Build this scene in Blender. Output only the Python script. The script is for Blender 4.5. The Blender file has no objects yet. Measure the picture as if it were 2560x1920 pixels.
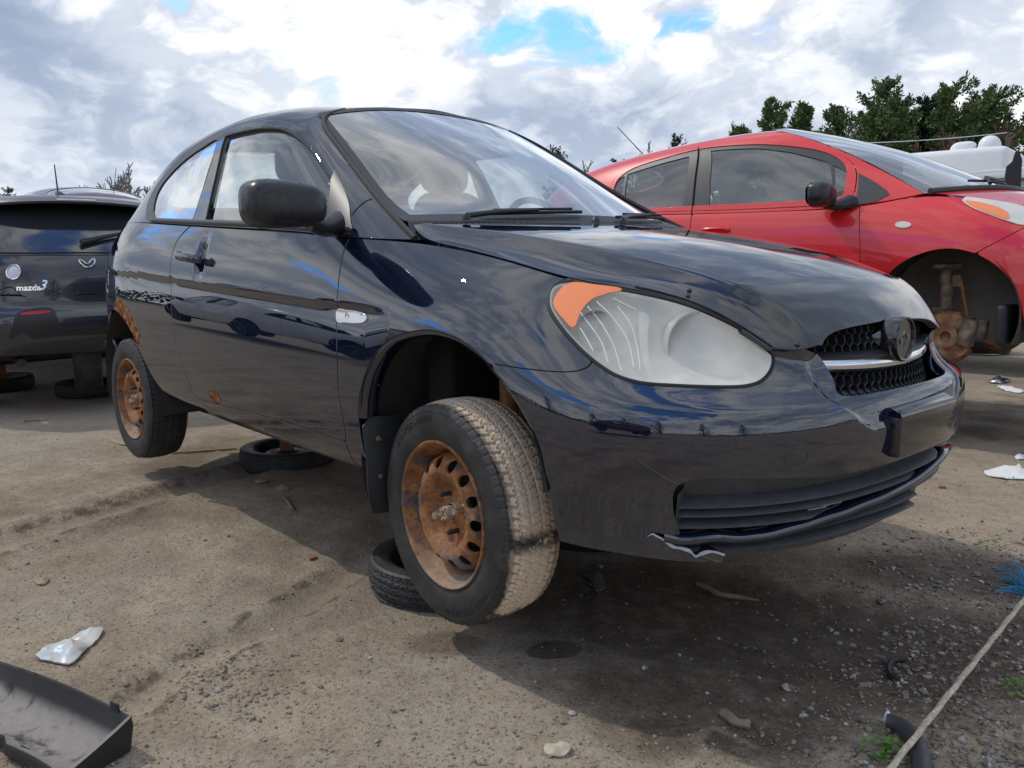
import bpy, bmesh, math, random
import numpy as np
from mathutils import Vector, Matrix, noise
from mathutils.geometry import delaunay_2d_cdt
random.seed(7); RNG = np.random.default_rng(7)
SC = bpy.context.scene
COL = SC.collection
rad = math.radians
# ------------------------------------------------------------------ camera
LIFT = 0.20                                     # how far the black car stands above its ride height
CF = 2063.6                                     # focal length in pixels of the 2560 px wide photograph
CR = np.array([[0.6671750480924643, 0.7448821226034213, -0.005298927121600749],
               [0.10812756406464116, -0.10388091149486464, -0.9886946880187246],
               [-0.7370114551974517, 0.6590594659458416, -0.14984904155488274]])
CP = np.array([1.67341882, -2.05922432, 0.84648716 + LIFT])
cam_d = bpy.data.cameras.new('camera')
cam = bpy.data.objects.new('camera', cam_d); COL.objects.link(cam)
cam_d.sensor_width = 36.0; cam_d.lens = CF / 2560 * 36.0
cam_d.clip_start = 0.05; cam_d.clip_end = 3000
m = Matrix.Identity(4)
for i in range(3):
    m[i][0] = CR[0][i]; m[i][1] = -CR[1][i]; m[i][2] = -CR[2][i]; m[i][3] = CP[i]
cam.matrix_world = m
SC.camera = cam

# ------------------------------------------------------------------ sky, sun, exposure
SUN_EL, SUN_AZ = rad(50), rad(202)              # azimuth measured from +X towards +Y
w = bpy.data.worlds.new('World'); SC.world = w; w.use_nodes = True
def build_world():
    nt = w.node_tree; N = nt.nodes; L = nt.links; N.clear()
    out = N.new('ShaderNodeOutputWorld'); bg = N.new('ShaderNodeBackground')
    sky = N.new('ShaderNodeTexSky'); sky.sky_type = 'NISHITA'; sky.sun_disc = False
    sky.sun_elevation = SUN_EL; sky.sun_rotation = rad(90) - SUN_AZ
    sky.air_density = 1.0; sky.dust_density = 0.6; sky.ozone_density = 1.6
    def math_(op, a, b=None, c=None, clamp=False):
        n = N.new('ShaderNodeMath'); n.operation = op; n.use_clamp = clamp
        for i, s in enumerate((a, b, c)):
            if s is None: continue
            if isinstance(s, (int, float)): n.inputs[i].default_value = s
            else: L.new(s, n.inputs[i])
        return n.outputs[0]
    def vmath(op, a, b):
        n = N.new('ShaderNodeVectorMath'); n.operation = op
        for i, s in enumerate((a, b)):
            if isinstance(s, tuple): n.inputs[i].default_value = s
            else: L.new(s, n.inputs[i])
        return n.outputs[0]
    def maprange(x, a, b, c=0.0, d=1.0, smooth=True):
        n = N.new('ShaderNodeMapRange'); n.interpolation_type = 'SMOOTHSTEP' if smooth else 'LINEAR'
        L.new(x, n.inputs[0])
        for i, s in enumerate((a, b, c, d)): n.inputs[i + 1].default_value = s
        return n.outputs[0]
    tc = N.new('ShaderNodeTexCoord')
    sep = N.new('ShaderNodeSeparateXYZ'); L.new(tc.outputs['Generated'], sep.inputs[0])
    z = math_('MAXIMUM', sep.outputs[2], 0.0)
    zz = math_('ADD', z, 0.42)
    px = math_('DIVIDE', sep.outputs[0], zz); py = math_('DIVIDE', sep.outputs[1], zz)
    comb = N.new('ShaderNodeCombineXYZ'); L.new(px, comb.inputs[0]); L.new(py, comb.inputs[1])
    P = vmath('ADD', comb.outputs[0], (CLOUD_OFF[0], CLOUD_OFF[1], 0.0))
    def fbm(vec, scale, detail, rough=0.55, dist=0.0, lac=2.1):
        n = N.new('ShaderNodeTexNoise'); n.inputs['Scale'].default_value = scale
        n.inputs['Detail'].default_value = detail; n.inputs['Roughness'].default_value = rough
        n.inputs['Distortion'].default_value = dist; n.inputs['Lacunarity'].default_value = lac
        L.new(vec, n.inputs['Vector']); return n.outputs['Fac']
    # three layers of the same sky: broad banks, billows, torn edges
    big = fbm(P, 0.80, 2.0)
    warp = N.new('ShaderNodeTexNoise'); warp.inputs['Scale'].default_value = 3.6; warp.inputs['Detail'].default_value = 4.0; L.new(P, warp.inputs['Vector'])
    Pw = vmath('ADD', P, vmath('MULTIPLY', vmath('SUBTRACT', warp.outputs['Color'], (0.5, 0.5, 0.5)), (0.22, 0.22, 0.0)))
    def field(v, det):
        a = fbm(v, 1.75, det, 0.54); b = fbm(v, 4.4, 6.0, 0.55)
        bill = math_('MULTIPLY', math_('ABSOLUTE', math_('SUBTRACT', b, 0.5)), 2.0)
        return math_('ADD', math_('MULTIPLY', a, 0.90), math_('MULTIPLY', math_('SUBTRACT', 0.42, bill), 0.26))
    d0 = field(Pw, 10.0)
    so = (math.cos(SUN_AZ) * 0.08, math.sin(SUN_AZ) * 0.08, 0.0)
    d1 = field(vmath('ADD', Pw, so), 6.0)
    base = math_('ADD', math_('MULTIPLY', d0, 0.70), math_('MULTIPLY', big, 0.45))
    # the cloud deck breaks up towards the lane side and overhead, as the mirror images in the paint show
    opn = N.new('ShaderNodeVectorMath'); opn.operation = 'DOT_PRODUCT'; L.new(tc.outputs['Generated'], opn.inputs[0]); opn.inputs[1].default_value = (0.25, -0.75, 0.62)
    dens = math_('SUBTRACT', math_('ADD', base, maprange(sep.outputs[2], 0.0, 0.30, 0.06, 0.0)), maprange(opn.outputs['Value'], -0.1, 0.9, 0.0, 0.030))
    cover = maprange(dens, COVER - 0.030, COVER + 0.030)
    bank = fbm(P, 1.35, 5.0, 0.5)
    thick = maprange(math_('ADD', math_('MULTIPLY', dens, 0.6), math_('MULTIPLY', bank, 0.45)), 0.50, 0.66)
    lit = math_('SUBTRACT', d0, d1)
    litf = maprange(lit, -0.075, 0.085, 0.0, 1.0)
    shade = math_('ADD', math_('MULTIPLY', thick, 0.56), math_('MULTIPLY', math_('SUBTRACT', 1.0, litf), 0.50), clamp=True)
    shade = math_('MULTIPLY', shade, maprange(sep.outputs[2], 0.0, 0.33, 0.50, 1.0))       # paler air near the horizon
    ramp = N.new('ShaderNodeValToRGB'); L.new(shade, ramp.inputs[0])
    e = ramp.color_ramp.elements
    e[0].position = 0.06; e[0].color = (1.0, 1.0, 1.0, 1)
    e[1].position = 0.95; e[1].color = (0.27, 0.34, 0.48, 1)
    for p_, c_ in ((0.26, (0.82, 0.85, 0.90, 1)), (0.45, (0.58, 0.64, 0.74, 1)), (0.66, (0.40, 0.47, 0.60, 1))):
        q = e.new(p_); q.color = c_
    cl = N.new('ShaderNodeMix'); cl.data_type = 'RGBA'; cl.blend_type = 'MULTIPLY'; cl.inputs[0].default_value = 1.0
    L.new(ramp.outputs[0], cl.inputs[6]); cl.inputs[7].default_value = (CLOUD_B, CLOUD_B, CLOUD_B, 1)
    skys = N.new('ShaderNodeMix'); skys.data_type = 'RGBA'; skys.blend_type = 'MULTIPLY'; skys.inputs[0].default_value = 1.0
    L.new(sky.outputs[0], skys.inputs[6]); skys.inputs[7].default_value = (0.46, 0.72, 1.06, 1)
    mix = N.new('ShaderNodeMix'); mix.data_type = 'RGBA'
    L.new(cover, mix.inputs[0]); L.new(skys.outputs[2], mix.inputs[6]); L.new(cl.outputs[2], mix.inputs[7])
    L.new(mix.outputs[2], bg.inputs[0]); bg.inputs[1].default_value = 0.15
    L.new(bg.outputs[0], out.inputs[0])
CLOUD_OFF = (7.895, 31.459); CLOUD_B = 4.1; COVER = 0.478
build_world()
sun_d = bpy.data.lights.new('sun', 'SUN'); sun_d.energy = 0.8; sun_d.angle = rad(0.9); sun_d.color = (1.0, 0.95, 0.87)
sun = bpy.data.objects.new('sun', sun_d); COL.objects.link(sun)
sd = Vector((math.cos(SUN_EL) * math.cos(SUN_AZ), math.cos(SUN_EL) * math.sin(SUN_AZ), math.sin(SUN_EL)))
sun.rotation_euler = sd.to_track_quat('Z', 'Y').to_euler(); sun.location = (0, -6, 12)
SC.view_settings.view_transform = 'Standard'; SC.view_settings.look = 'None'
SC.view_settings.exposure = 0.92; SC.view_settings.gamma = 1.0; SC.view_settings.use_curve_mapping = False
SC.render.engine = 'CYCLES'
SC.cycles.max_bounces = 8; SC.cycles.transparent_max_bounces = 12; SC.cycles.glossy_bounces = 5
SC.cycles.caustics_reflective = False; SC.cycles.caustics_refractive = False

# ------------------------------------------------------------------ pixel helpers (a pixel of the photograph gives a direction only)
def ray(u, v): return CR.T @ np.array([(u - 1280) / CF, (v - 960) / CF, 1.0])
def at(u, v, **k):
    d = ray(u, v); a, val = list(k.items())[0]; i = 'xyz'.index(a)
    return CP + (val - CP[i]) / d[i] * d
def project(X):
    q = (np.atleast_2d(X) - CP) @ CR.T
    return np.stack([1280 + CF * q[:, 0] / q[:, 2], 960 + CF * q[:, 1] / q[:, 2]], 1)
def crop(ox, oy, pts, s=3.45625): return [(ox + a / s, oy + b / s) for a, b in pts]

# ------------------------------------------------------------------ materials
MATS = {}
class NT:
    def __init__(s, name):
        s.m = bpy.data.materials.new(name); s.m.use_nodes = True; s.t = s.m.node_tree
        s.N = s.t.nodes; s.L = s.t.links; s.b = s.N['Principled BSDF']; s.out = s.N['Material Output']
        MATS[name] = s.m; s._tc = None
    def tc(s, k='Object'):
        if s._tc is None: s._tc = s.N.new('ShaderNodeTexCoord')
        return s._tc.outputs[k]
    def pos(s):
        g = s.N.new('ShaderNodeNewGeometry'); return g.outputs['Position']
    def set(s, **k):
        al = dict(color='Base Color', rough='Roughness', metal='Metallic', coat='Coat Weight', coatr='Coat Roughness', spec='Specular IOR Level', ior='IOR', trans='Transmission Weight', alpha='Alpha', emit='Emission Strength', emitc='Emission Color', sheen='Sheen Weight', sss='Subsurface Weight')
        for a, v in k.items():
            i = s.b.inputs[al[a]]
            if hasattr(v, 'is_output') or isinstance(v, bpy.types.NodeSocket): s.L.new(v, i)
            elif isinstance(v, tuple): i.default_value = (*v, 1) if len(v) == 3 else v
            else: i.default_value = v
        return s
    def link(s, v, i):
        if isinstance(v, bpy.types.NodeSocket): s.L.new(v, i)
        else: i.default_value = v
    def noise(s, scale, detail=4, rough=0.55, vec=None, dist=0.0, out='Fac'):
        n = s.N.new('ShaderNodeTexNoise'); n.inputs['Scale'].default_value = scale; n.inputs['Detail'].default_value = detail
        n.inputs['Roughness'].default_value = rough; n.inputs['Distortion'].default_value = dist
        s.L.new(vec or s.tc(), n.inputs['Vector']); return n.outputs[out]
    def voronoi(s, scale, vec=None, feature='F1', out='Distance', rnd=1.0):
        n = s.N.new('ShaderNodeTexVoronoi'); n.feature = feature; n.inputs['Scale'].default_value = scale
        n.inputs['Randomness'].default_value = rnd
        s.L.new(vec or s.tc(), n.inputs['Vector']); return n.outputs[out]
    def math(s, op, a, b=None, c=None, clamp=False):
        n = s.N.new('ShaderNodeMath'); n.operation = op; n.use_clamp = clamp
        for i, v in enumerate((a, b, c)):
            if v is not None: s.link(v, n.inputs[i])
        return n.outputs[0]
    def rng(s, x, a, b, c=0.0, d=1.0, smooth=True):
        n = s.N.new('ShaderNodeMapRange'); n.interpolation_type = 'SMOOTHSTEP' if smooth else 'LINEAR'
        s.link(x, n.inputs[0])
        for i, v in enumerate((a, b, c, d)): s.link(v, n.inputs[i + 1])
        return n.outputs[0]
    def mix(s, f, a, b, mode='MIX'):
        n = s.N.new('ShaderNodeMix'); n.data_type = 'RGBA'; n.blend_type = mode
        s.link(f, n.inputs[0])
        for i, v in ((6, a), (7, b)):
            if isinstance(v, tuple): n.inputs[i].default_value = (*v, 1) if len(v) == 3 else v
            else: s.L.new(v, n.inputs[i])
        return n.outputs[2]
    def ramp(s, x, stops):
        n = s.N.new('ShaderNodeValToRGB'); s.L.new(x, n.inputs[0]); e = n.color_ramp.elements
        while len(e) < len(stops): e.new(0.5)
        for i, (p, c) in enumerate(stops): e[i].position = p; e[i].color = (*c, 1)
        return n.outputs[0]
    def bump(s, h, strength=0.5, dist=0.01):
        n = s.N.new('ShaderNodeBump'); n.inputs['Strength'].default_value = strength; n.inputs['Distance'].default_value = dist
        s.L.new(h, n.inputs['Height']); s.L.new(n.outputs[0], s.b.inputs['Normal']); return s
    def sep(s, vec):
        n = s.N.new('ShaderNodeSeparateXYZ'); s.L.new(vec, n.inputs[0]); return n.outputs
    def mapping(s, vec, scale=(1, 1, 1), rot=(0, 0, 0), loc=(0, 0, 0)):
        n = s.N.new('ShaderNodeMapping'); s.L.new(vec, n.inputs[0]); n.inputs['Scale'].default_value = scale
        n.inputs['Rotation'].default_value = rot; n.inputs['Location'].default_value = loc; return n.outputs[0]

def plain(name, color, rough=0.6, metal=0.0, var=0.0, vscale=8.0, bump=0.0, bscale=60.0, **k):
    t = NT(name); t.set(color=color, rough=rough, metal=metal, **k)
    if var:
        f = t.noise(vscale, 5)
        t.set(color=t.mix(f, tuple(max(0, c * (1 - var)) for c in color), tuple(min(1, c * (1 + var)) for c in color)))
        t.set(rough=t.rng(t.noise(vscale * 2.3, 4), 0.3, 0.7, max(0.02, rough - 0.12), min(1, rough + 0.12)))
    if bump: t.bump(t.noise(bscale, 4), bump, 0.004)
    return t.m

# ------------------------------------------------------------------ object helpers
def tag(o, label=None, cat=None, group=None, kind=None):
    for k, v in (('label', label), ('category', cat), ('group', group), ('kind', kind)):
        if v: o[k] = v
    return o
def empty(name, loc=(0, 0, 0), rot=(0, 0, 0), label=None, cat=None, group=None, parent=None):
    o = bpy.data.objects.new(name, None); COL.objects.link(o); o.location = loc; o.rotation_euler = rot
    o.empty_display_size = 0.1; o.parent = parent
    return tag(o, label, cat, group)
def obj(name, V, F, mat, parent=None, smooth=True, normals=None, angle=None):
    me = bpy.data.meshes.new(name); me.from_pydata([tuple(map(float, v)) for v in V], [], [tuple(map(int, f)) for f in F])
    return link(name, me, mat, parent, smooth, normals, angle)
def link(name, me, mat, parent=None, smooth=True, normals=None, angle=None):
    o = bpy.data.objects.new(name, me); COL.objects.link(o); o.parent = parent
    if mat is not None:
        for mm in (mat if isinstance(mat, (list, tuple)) else [mat]): me.materials.append(MATS[mm] if isinstance(mm, str) else mm)
    if smooth: me.polygons.foreach_set('use_smooth', [True] * len(me.polygons))
    if angle is not None: me.set_sharp_from_angle(angle=rad(angle))
    if normals is not None: me.normals_split_custom_set_from_vertices([tuple(map(float, n)) for n in normals])
    return o
class MB:
    """collects shapes into one mesh"""
    def __init__(s): s.V = []; s.F = []
    def add(s, V, F):
        b = len(s.V); s.V += [tuple(map(float, v)) for v in V]; s.F += [tuple(int(i) + b for i in f) for f in F]; return s
    def box(s, c, d, rot=None, bev=0.0):
        c = np.array(c, float); d = np.array(d, float) / 2
        if bev <= 0:
            V = [np.array((x, y, z)) * d for x in (-1, 1) for y in (-1, 1) for z in (-1, 1)]
            F = [(0, 1, 3, 2), (4, 6, 7, 5), (0, 4, 5, 1), (2, 3, 7, 6), (0, 2, 6, 4), (1, 5, 7, 3)]
        else:
            bm = bmesh.new(); bmesh.ops.create_cube(bm, size=2)
            for v in bm.verts: v.co = Vector((v.co.x * d[0], v.co.y * d[1], v.co.z * d[2]))
            bmesh.ops.bevel(bm, geom=list(bm.edges), offset=min(bev, 0.9 * min(d)), segments=3, profile=0.5, affect='EDGES')
            bm.verts.index_update(); V = [np.array(v.co) for v in bm.verts]; F = [[v.index for v in f.verts] for f in bm.faces]; bm.free()
        if rot is not None:
            M = np.array(rot if hasattr(rot, 'to_3x3') is False else rot.to_3x3()) if not isinstance(rot, tuple) else np.array(__import__('mathutils').Euler(rot).to_matrix())
            V = [M @ v for v in V]
        return s.add([v + c for v in V], F)
    def tube(s, pts, r, n=8, cap=True, closed=False):
        P = [np.array(p, float) for p in pts]; R = r if hasattr(r, '__len__') else [r] * len(P)
        V = []; F = []; up = None
        for i, p in enumerate(P):
            if closed: t = P[(i + 1) % len(P)] - P[i - 1]
            else: t = P[min(i + 1, len(P) - 1)] - P[max(i - 1, 0)]
            t = t / (np.linalg.norm(t) + 1e-12)
            if up is None: up = np.array((0, 0, 1.0)) if abs(t[2]) < 0.9 else np.array((1.0, 0, 0))
            a = np.cross(t, up); a /= np.linalg.norm(a) + 1e-12; b = np.cross(a, t); up = b
            for k in range(n):
                th = 2 * math.pi * k / n; V.append(p + R[i] * (math.cos(th) * a + math.sin(th) * b))
        m_ = len(P)
        for i in range(m_ if closed else m_ - 1):
            for k in range(n):
                F.append((i * n + k, i * n + (k + 1) % n, ((i + 1) % m_) * n + (k + 1) % n, ((i + 1) % m_) * n + k))
        if cap and not closed: F.append(tuple(range(n))[::-1]); F.append(tuple((m_ - 1) * n + k for k in range(n)))
        return s.add(V, F)
    def lathe(s, prof, n=48, axis='y', c=(0, 0, 0), closed=False, arc=(0, 2 * math.pi)):
        """prof: (radius, along-axis)"""
        full = abs(arc[1] - arc[0] - 2 * math.pi) < 1e-6
        V = []; F = []; k = len(prof); nn = n if full else n + 1
        for i in range(nn):
            th = arc[0] + (arc[1] - arc[0]) * i / n
            for r, a in prof:
                x, y = r * math.cos(th), r * math.sin(th)
                V.append({'z': (x, y, a), 'y': (x, a, y), 'x': (a, x, y)}[axis])
        for i in range(n):
            j = (i + 1) % nn
            for q in range(k if closed else k - 1):
                q2 = (q + 1) % k; F.append((i * k + q, j * k + q, j * k + q2, i * k + q2))
        return s.add([np.array(v) + np.array(c) for v in V], F)
    def build(s, name, mat, parent=None, smooth=True, angle=40): 
        o = obj(name, s.V, s.F, mat, parent, smooth)
        me = o.data; bm = bmesh.new(); bm.from_mesh(me); bmesh.ops.recalc_face_normals(bm, faces=bm.faces); bm.to_mesh(me); bm.free()
        if smooth and angle: me.set_sharp_from_angle(angle=rad(angle))
        return o
def copy_tree(o, parent=None):
    c = o.copy(); COL.objects.link(c); c.parent = parent
    for ch in list(o.children): copy_tree(ch, c)
    return c

# ------------------------------------------------------------------ smooth master surfaces and the panels cut from them
def bspline_basis(t, kn, n, p=3):
    t = np.clip(np.asarray(t, float), kn[p], kn[n] - 1e-9)
    B = np.zeros((len(t), len(kn) - 1))
    for i in range(len(kn) - 1): B[:, i] = (t >= kn[i]) & (t < kn[i + 1])
    for d in range(1, p + 1):
        nb = np.zeros((len(t), len(kn) - 1 - d))
        for i in range(len(kn) - 1 - d):
            a = kn[i + d] - kn[i]; b = kn[i + d + 1] - kn[i + 1]
            if a > 1e-12: nb[:, i] += (t - kn[i]) / a * B[:, i]
            if b > 1e-12: nb[:, i] += (kn[i + d + 1] - t) / b * B[:, i + 1]
        B = nb
    return B[:, :n]
def avg_knots(pr, p=3):
    n = len(pr); kn = [pr[0]] * (p + 1)
    for j in range(1, n - p): kn.append(float(np.mean(pr[j:j + p])))
    return np.array(kn + [pr[-1]] * (p + 1))
OFF = np.array((0, 0, LIFT))                     # car frame -> world
class Surf:
    def __init__(s, P, disp=None, flip=False, pose=None):
        s.M, s.t = pose if pose else (np.eye(3), OFF)
        s.P = np.array(P, float); s.nu, s.nv = s.P.shape[:2]; s.disp = disp; s.flip = flip
        du = np.linalg.norm(np.diff(s.P, axis=0), axis=2).mean(1); dv = np.linalg.norm(np.diff(s.P, axis=1), axis=2).mean(0)
        s.pu = np.concatenate([[0], np.cumsum(du)]); s.pv = np.concatenate([[0], np.cumsum(dv)])
        s.ku = avg_knots(s.pu); s.kv = avg_knots(s.pv); s.U = s.pu[-1]; s.Vv = s.pv[-1]; s._g = None
    def raw(s, uv):
        uv = np.atleast_2d(uv); out = np.empty((len(uv), 3))
        for a in range(0, len(uv), 20000):
            q = uv[a:a + 20000]
            out[a:a + 20000] = np.einsum('ni,nj,ijk->nk', bspline_basis(q[:, 0], s.ku, s.nu), bspline_basis(q[:, 1], s.kv, s.nv), s.P, optimize=True)
        return out
    def _n(s, fn, uv, e=1e-3):
        uv = np.atleast_2d(uv); a = np.clip(uv[:, 0], e, s.U - e); b = np.clip(uv[:, 1], e, s.Vv - e)
        du = fn(np.stack([a + e, b], 1)) - fn(np.stack([a - e, b], 1)); dv = fn(np.stack([a, b + e], 1)) - fn(np.stack([a, b - e], 1))
        n = np.cross(du, dv); n /= np.linalg.norm(n, axis=1)[:, None] + 1e-15
        return -n if s.flip else n
    def pos(s, uv):
        X = s.raw(uv)
        if s.disp is not None: X = X + s._n(s.raw, uv) * s.disp(X)[:, None]
        return X
    def normal(s, uv): return s._n(s.pos, uv)
    def world(s, X): return X @ s.M.T + s.t
    def grid(s):
        if s._g is None:
            a, b = np.meshgrid(np.linspace(0, s.U, 300), np.linspace(0, s.Vv, 110), indexing='ij')
            uv = np.stack([a.ravel(), b.ravel()], 1); X = s.pos(uv); n = s.normal(uv)
            Xw = s.world(X); q = project(Xw); face = ((Xw - CP) * (n @ s.M.T)).sum(1) < 0
            dist = np.linalg.norm(Xw - CP, axis=1)
            s._g = (uv[face], q[face], dist[face])
        return s._g
    def px(s, pts):
        """where the photograph's pixels fall on this surface"""
        uv, q, dist = s.grid(); p = np.array(pts, float); e = 1e-3
        c = np.array([uv[int(np.argmin(np.linalg.norm(q - k, axis=1) + 2.0 * dist))] for k in p]); n = len(p); hi = np.array((s.U, s.Vv))
        for _ in range(14):
            cc = np.clip(np.concatenate([c, c + (e, 0), c + (0, e), c - (e, 0), c - (0, e)]), 0, hi)
            Q = project(s.world(s.pos(cc))).reshape(5, n, 2); D = cc.reshape(5, n, 2)
            Ju = (Q[1] - Q[3]) / (D[1] - D[3])[:, :1]; Jv = (Q[2] - Q[4]) / (D[2] - D[4])[:, 1:]
            r = p - Q[0]; det = Ju[:, 0] * Jv[:, 1] - Jv[:, 0] * Ju[:, 1]; det = np.where(np.abs(det) < 1e3, np.sign(det + 1e-9) * 1e3, det)
            st = np.stack([(r[:, 0] * Jv[:, 1] - Jv[:, 0] * r[:, 1]) / det, (Ju[:, 0] * r[:, 1] - r[:, 0] * Ju[:, 1]) / det], 1)
            ln = np.linalg.norm(st, axis=1)[:, None]; st = np.where(ln > 0.05, st * 0.05 / (ln + 1e-12), st)
            c = np.clip(c + st, 0, hi)
        return c
def smooth_curve(pts, n=None, closed=False, step=0.02):
    """Catmull-Rom through the points, evenly resampled"""
    P = np.array(pts, float); m_ = len(P); out = []
    rng_ = range(m_) if closed else range(m_ - 1)
    for i in rng_:
        if closed: a, b, c, d = P[i - 1], P[i], P[(i + 1) % m_], P[(i + 2) % m_]
        else: b, c = P[i], P[i + 1]; a = P[i - 1] if i > 0 else 2 * b - c; d = P[i + 2] if i + 2 < m_ else 2 * c - b
        # centripetal
        t0 = 0; t1 = t0 + max(1e-6, np.linalg.norm(b - a)) ** .5; t2 = t1 + max(1e-6, np.linalg.norm(c - b)) ** .5; t3 = t2 + max(1e-6, np.linalg.norm(d - c)) ** .5
        for t in np.linspace(t1, t2, 10, endpoint=False):
            A1 = (t1 - t) / (t1 - t0) * a + (t - t0) / (t1 - t0) * b; A2 = (t2 - t) / (t2 - t1) * b + (t - t1) / (t2 - t1) * c; A3 = (t3 - t) / (t3 - t2) * c + (t - t2) / (t3 - t2) * d
            B1 = (t2 - t) / (t2 - t0) * A1 + (t - t0) / (t2 - t0) * A2; B2 = (t3 - t) / (t3 - t1) * A2 + (t - t1) / (t3 - t1) * A3
            out.append((t2 - t) / (t2 - t1) * B1 + (t - t1) / (t2 - t1) * B2)
    if not closed: out.append(P[-1])
    return resample(np.array(out), step, closed)
def resample(P, step, closed=False):
    P = np.asarray(P, float); Q = np.vstack([P, P[:1]]) if closed else P
    d = np.linalg.norm(np.diff(Q, axis=0), axis=1); s = np.concatenate([[0], np.cumsum(d)])
    n = max(2, int(round(s[-1] / step)))
    t = np.linspace(0, s[-1], n + 1)
    R = np.stack([np.interp(t, s, Q[:, k]) for k in range(P.shape[1])], 1)
    return R[:-1] if closed else R
def inside(pts, poly):
    x, y = pts[:, 0], pts[:, 1]; r = np.zeros(len(pts), bool); n = len(poly)
    for i in range(n):
        x1, y1 = poly[i]; x2, y2 = poly[(i + 1) % n]
        if y1 == y2: continue
        c = ((y1 > y) != (y2 > y)) & (x < (x2 - x1) * (y - y1) / (y2 - y1) + x1); r ^= c
    return r
def area(poly):
    x, y = poly[:, 0], poly[:, 1]; return 0.5 * np.sum(x * np.roll(y, -1) - np.roll(x, -1) * y)
def inset_poly(poly, d):
    """move every outline point d inwards (negative: outwards)"""
    if area(poly) < 0: poly = poly[::-1]
    a = poly - np.roll(poly, 1, 0); b = np.roll(poly, -1, 0) - poly
    a /= np.linalg.norm(a, axis=1)[:, None] + 1e-12; b /= np.linalg.norm(b, axis=1)[:, None] + 1e-12
    n = np.stack([-(a + b)[:, 1], (a + b)[:, 0]], 1); ln = np.linalg.norm(n, axis=1)[:, None]; n /= ln + 1e-12
    c = np.clip((n * np.stack([-a[:, 1], a[:, 0]], 1)).sum(1), 0.5, 1)
    return poly + n * (d / c)[:, None]
def segdist(pts, poly):
    best = np.full(len(pts), 1e9); n = len(poly)
    for i in range(n):
        a = poly[i]; b = poly[(i + 1) % n]; ab = b - a; L2 = ab @ ab + 1e-15
        t = np.clip(((pts - a) @ ab) / L2, 0, 1); best = np.minimum(best, np.linalg.norm(pts - a - t[:, None] * ab, axis=1))
    return best
def tri2d(outer, holes=(), step=0.02):
    """triangulate an outline with holes, regular points inside; returns points, triangles, loops of boundary indices"""
    loops = []; pts = []; edges = []
    for lp in [outer, *holes]:
        b = len(pts); pts += [tuple(p) for p in lp]; k = len(lp); loops.append(list(range(b, b + k)))
        edges += [(b + i, b + (i + 1) % k) for i in range(k)]
    lo = outer.min(0); hi = outer.max(0)
    gx = np.arange(lo[0], hi[0], step); gy = np.arange(lo[1], hi[1], step * 0.87)
    X, Y = np.meshgrid(gx, gy); X = X + (np.arange(len(gy)) % 2)[:, None] * step / 2
    g = np.stack([X.ravel(), Y.ravel()], 1); ok = inside(g, outer)
    for h in holes: ok &= ~inside(g, h)
    g = g[ok]
    for lp in [outer, *holes]:
        if len(g): g = g[segdist(g, lp) > step * 0.55]
    pts += [tuple(p) for p in g]
    r = delaunay_2d_cdt([Vector((float(a), float(b))) for a, b in pts], edges, [], 0, 1e-7)
    P = np.array([tuple(v) for v in r[0]]); T = np.array([tuple(f) for f in r[2]], int)
    c = P[T].mean(1); ok = inside(c, outer)
    for h in holes: ok &= ~inside(c, h)
    T = T[ok]; mp = {}
    for new, orig in enumerate(r[3]):
        for o_ in orig: mp[o_] = new
    return P, T, [[mp[i] for i in lp] for lp in loops]
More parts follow.
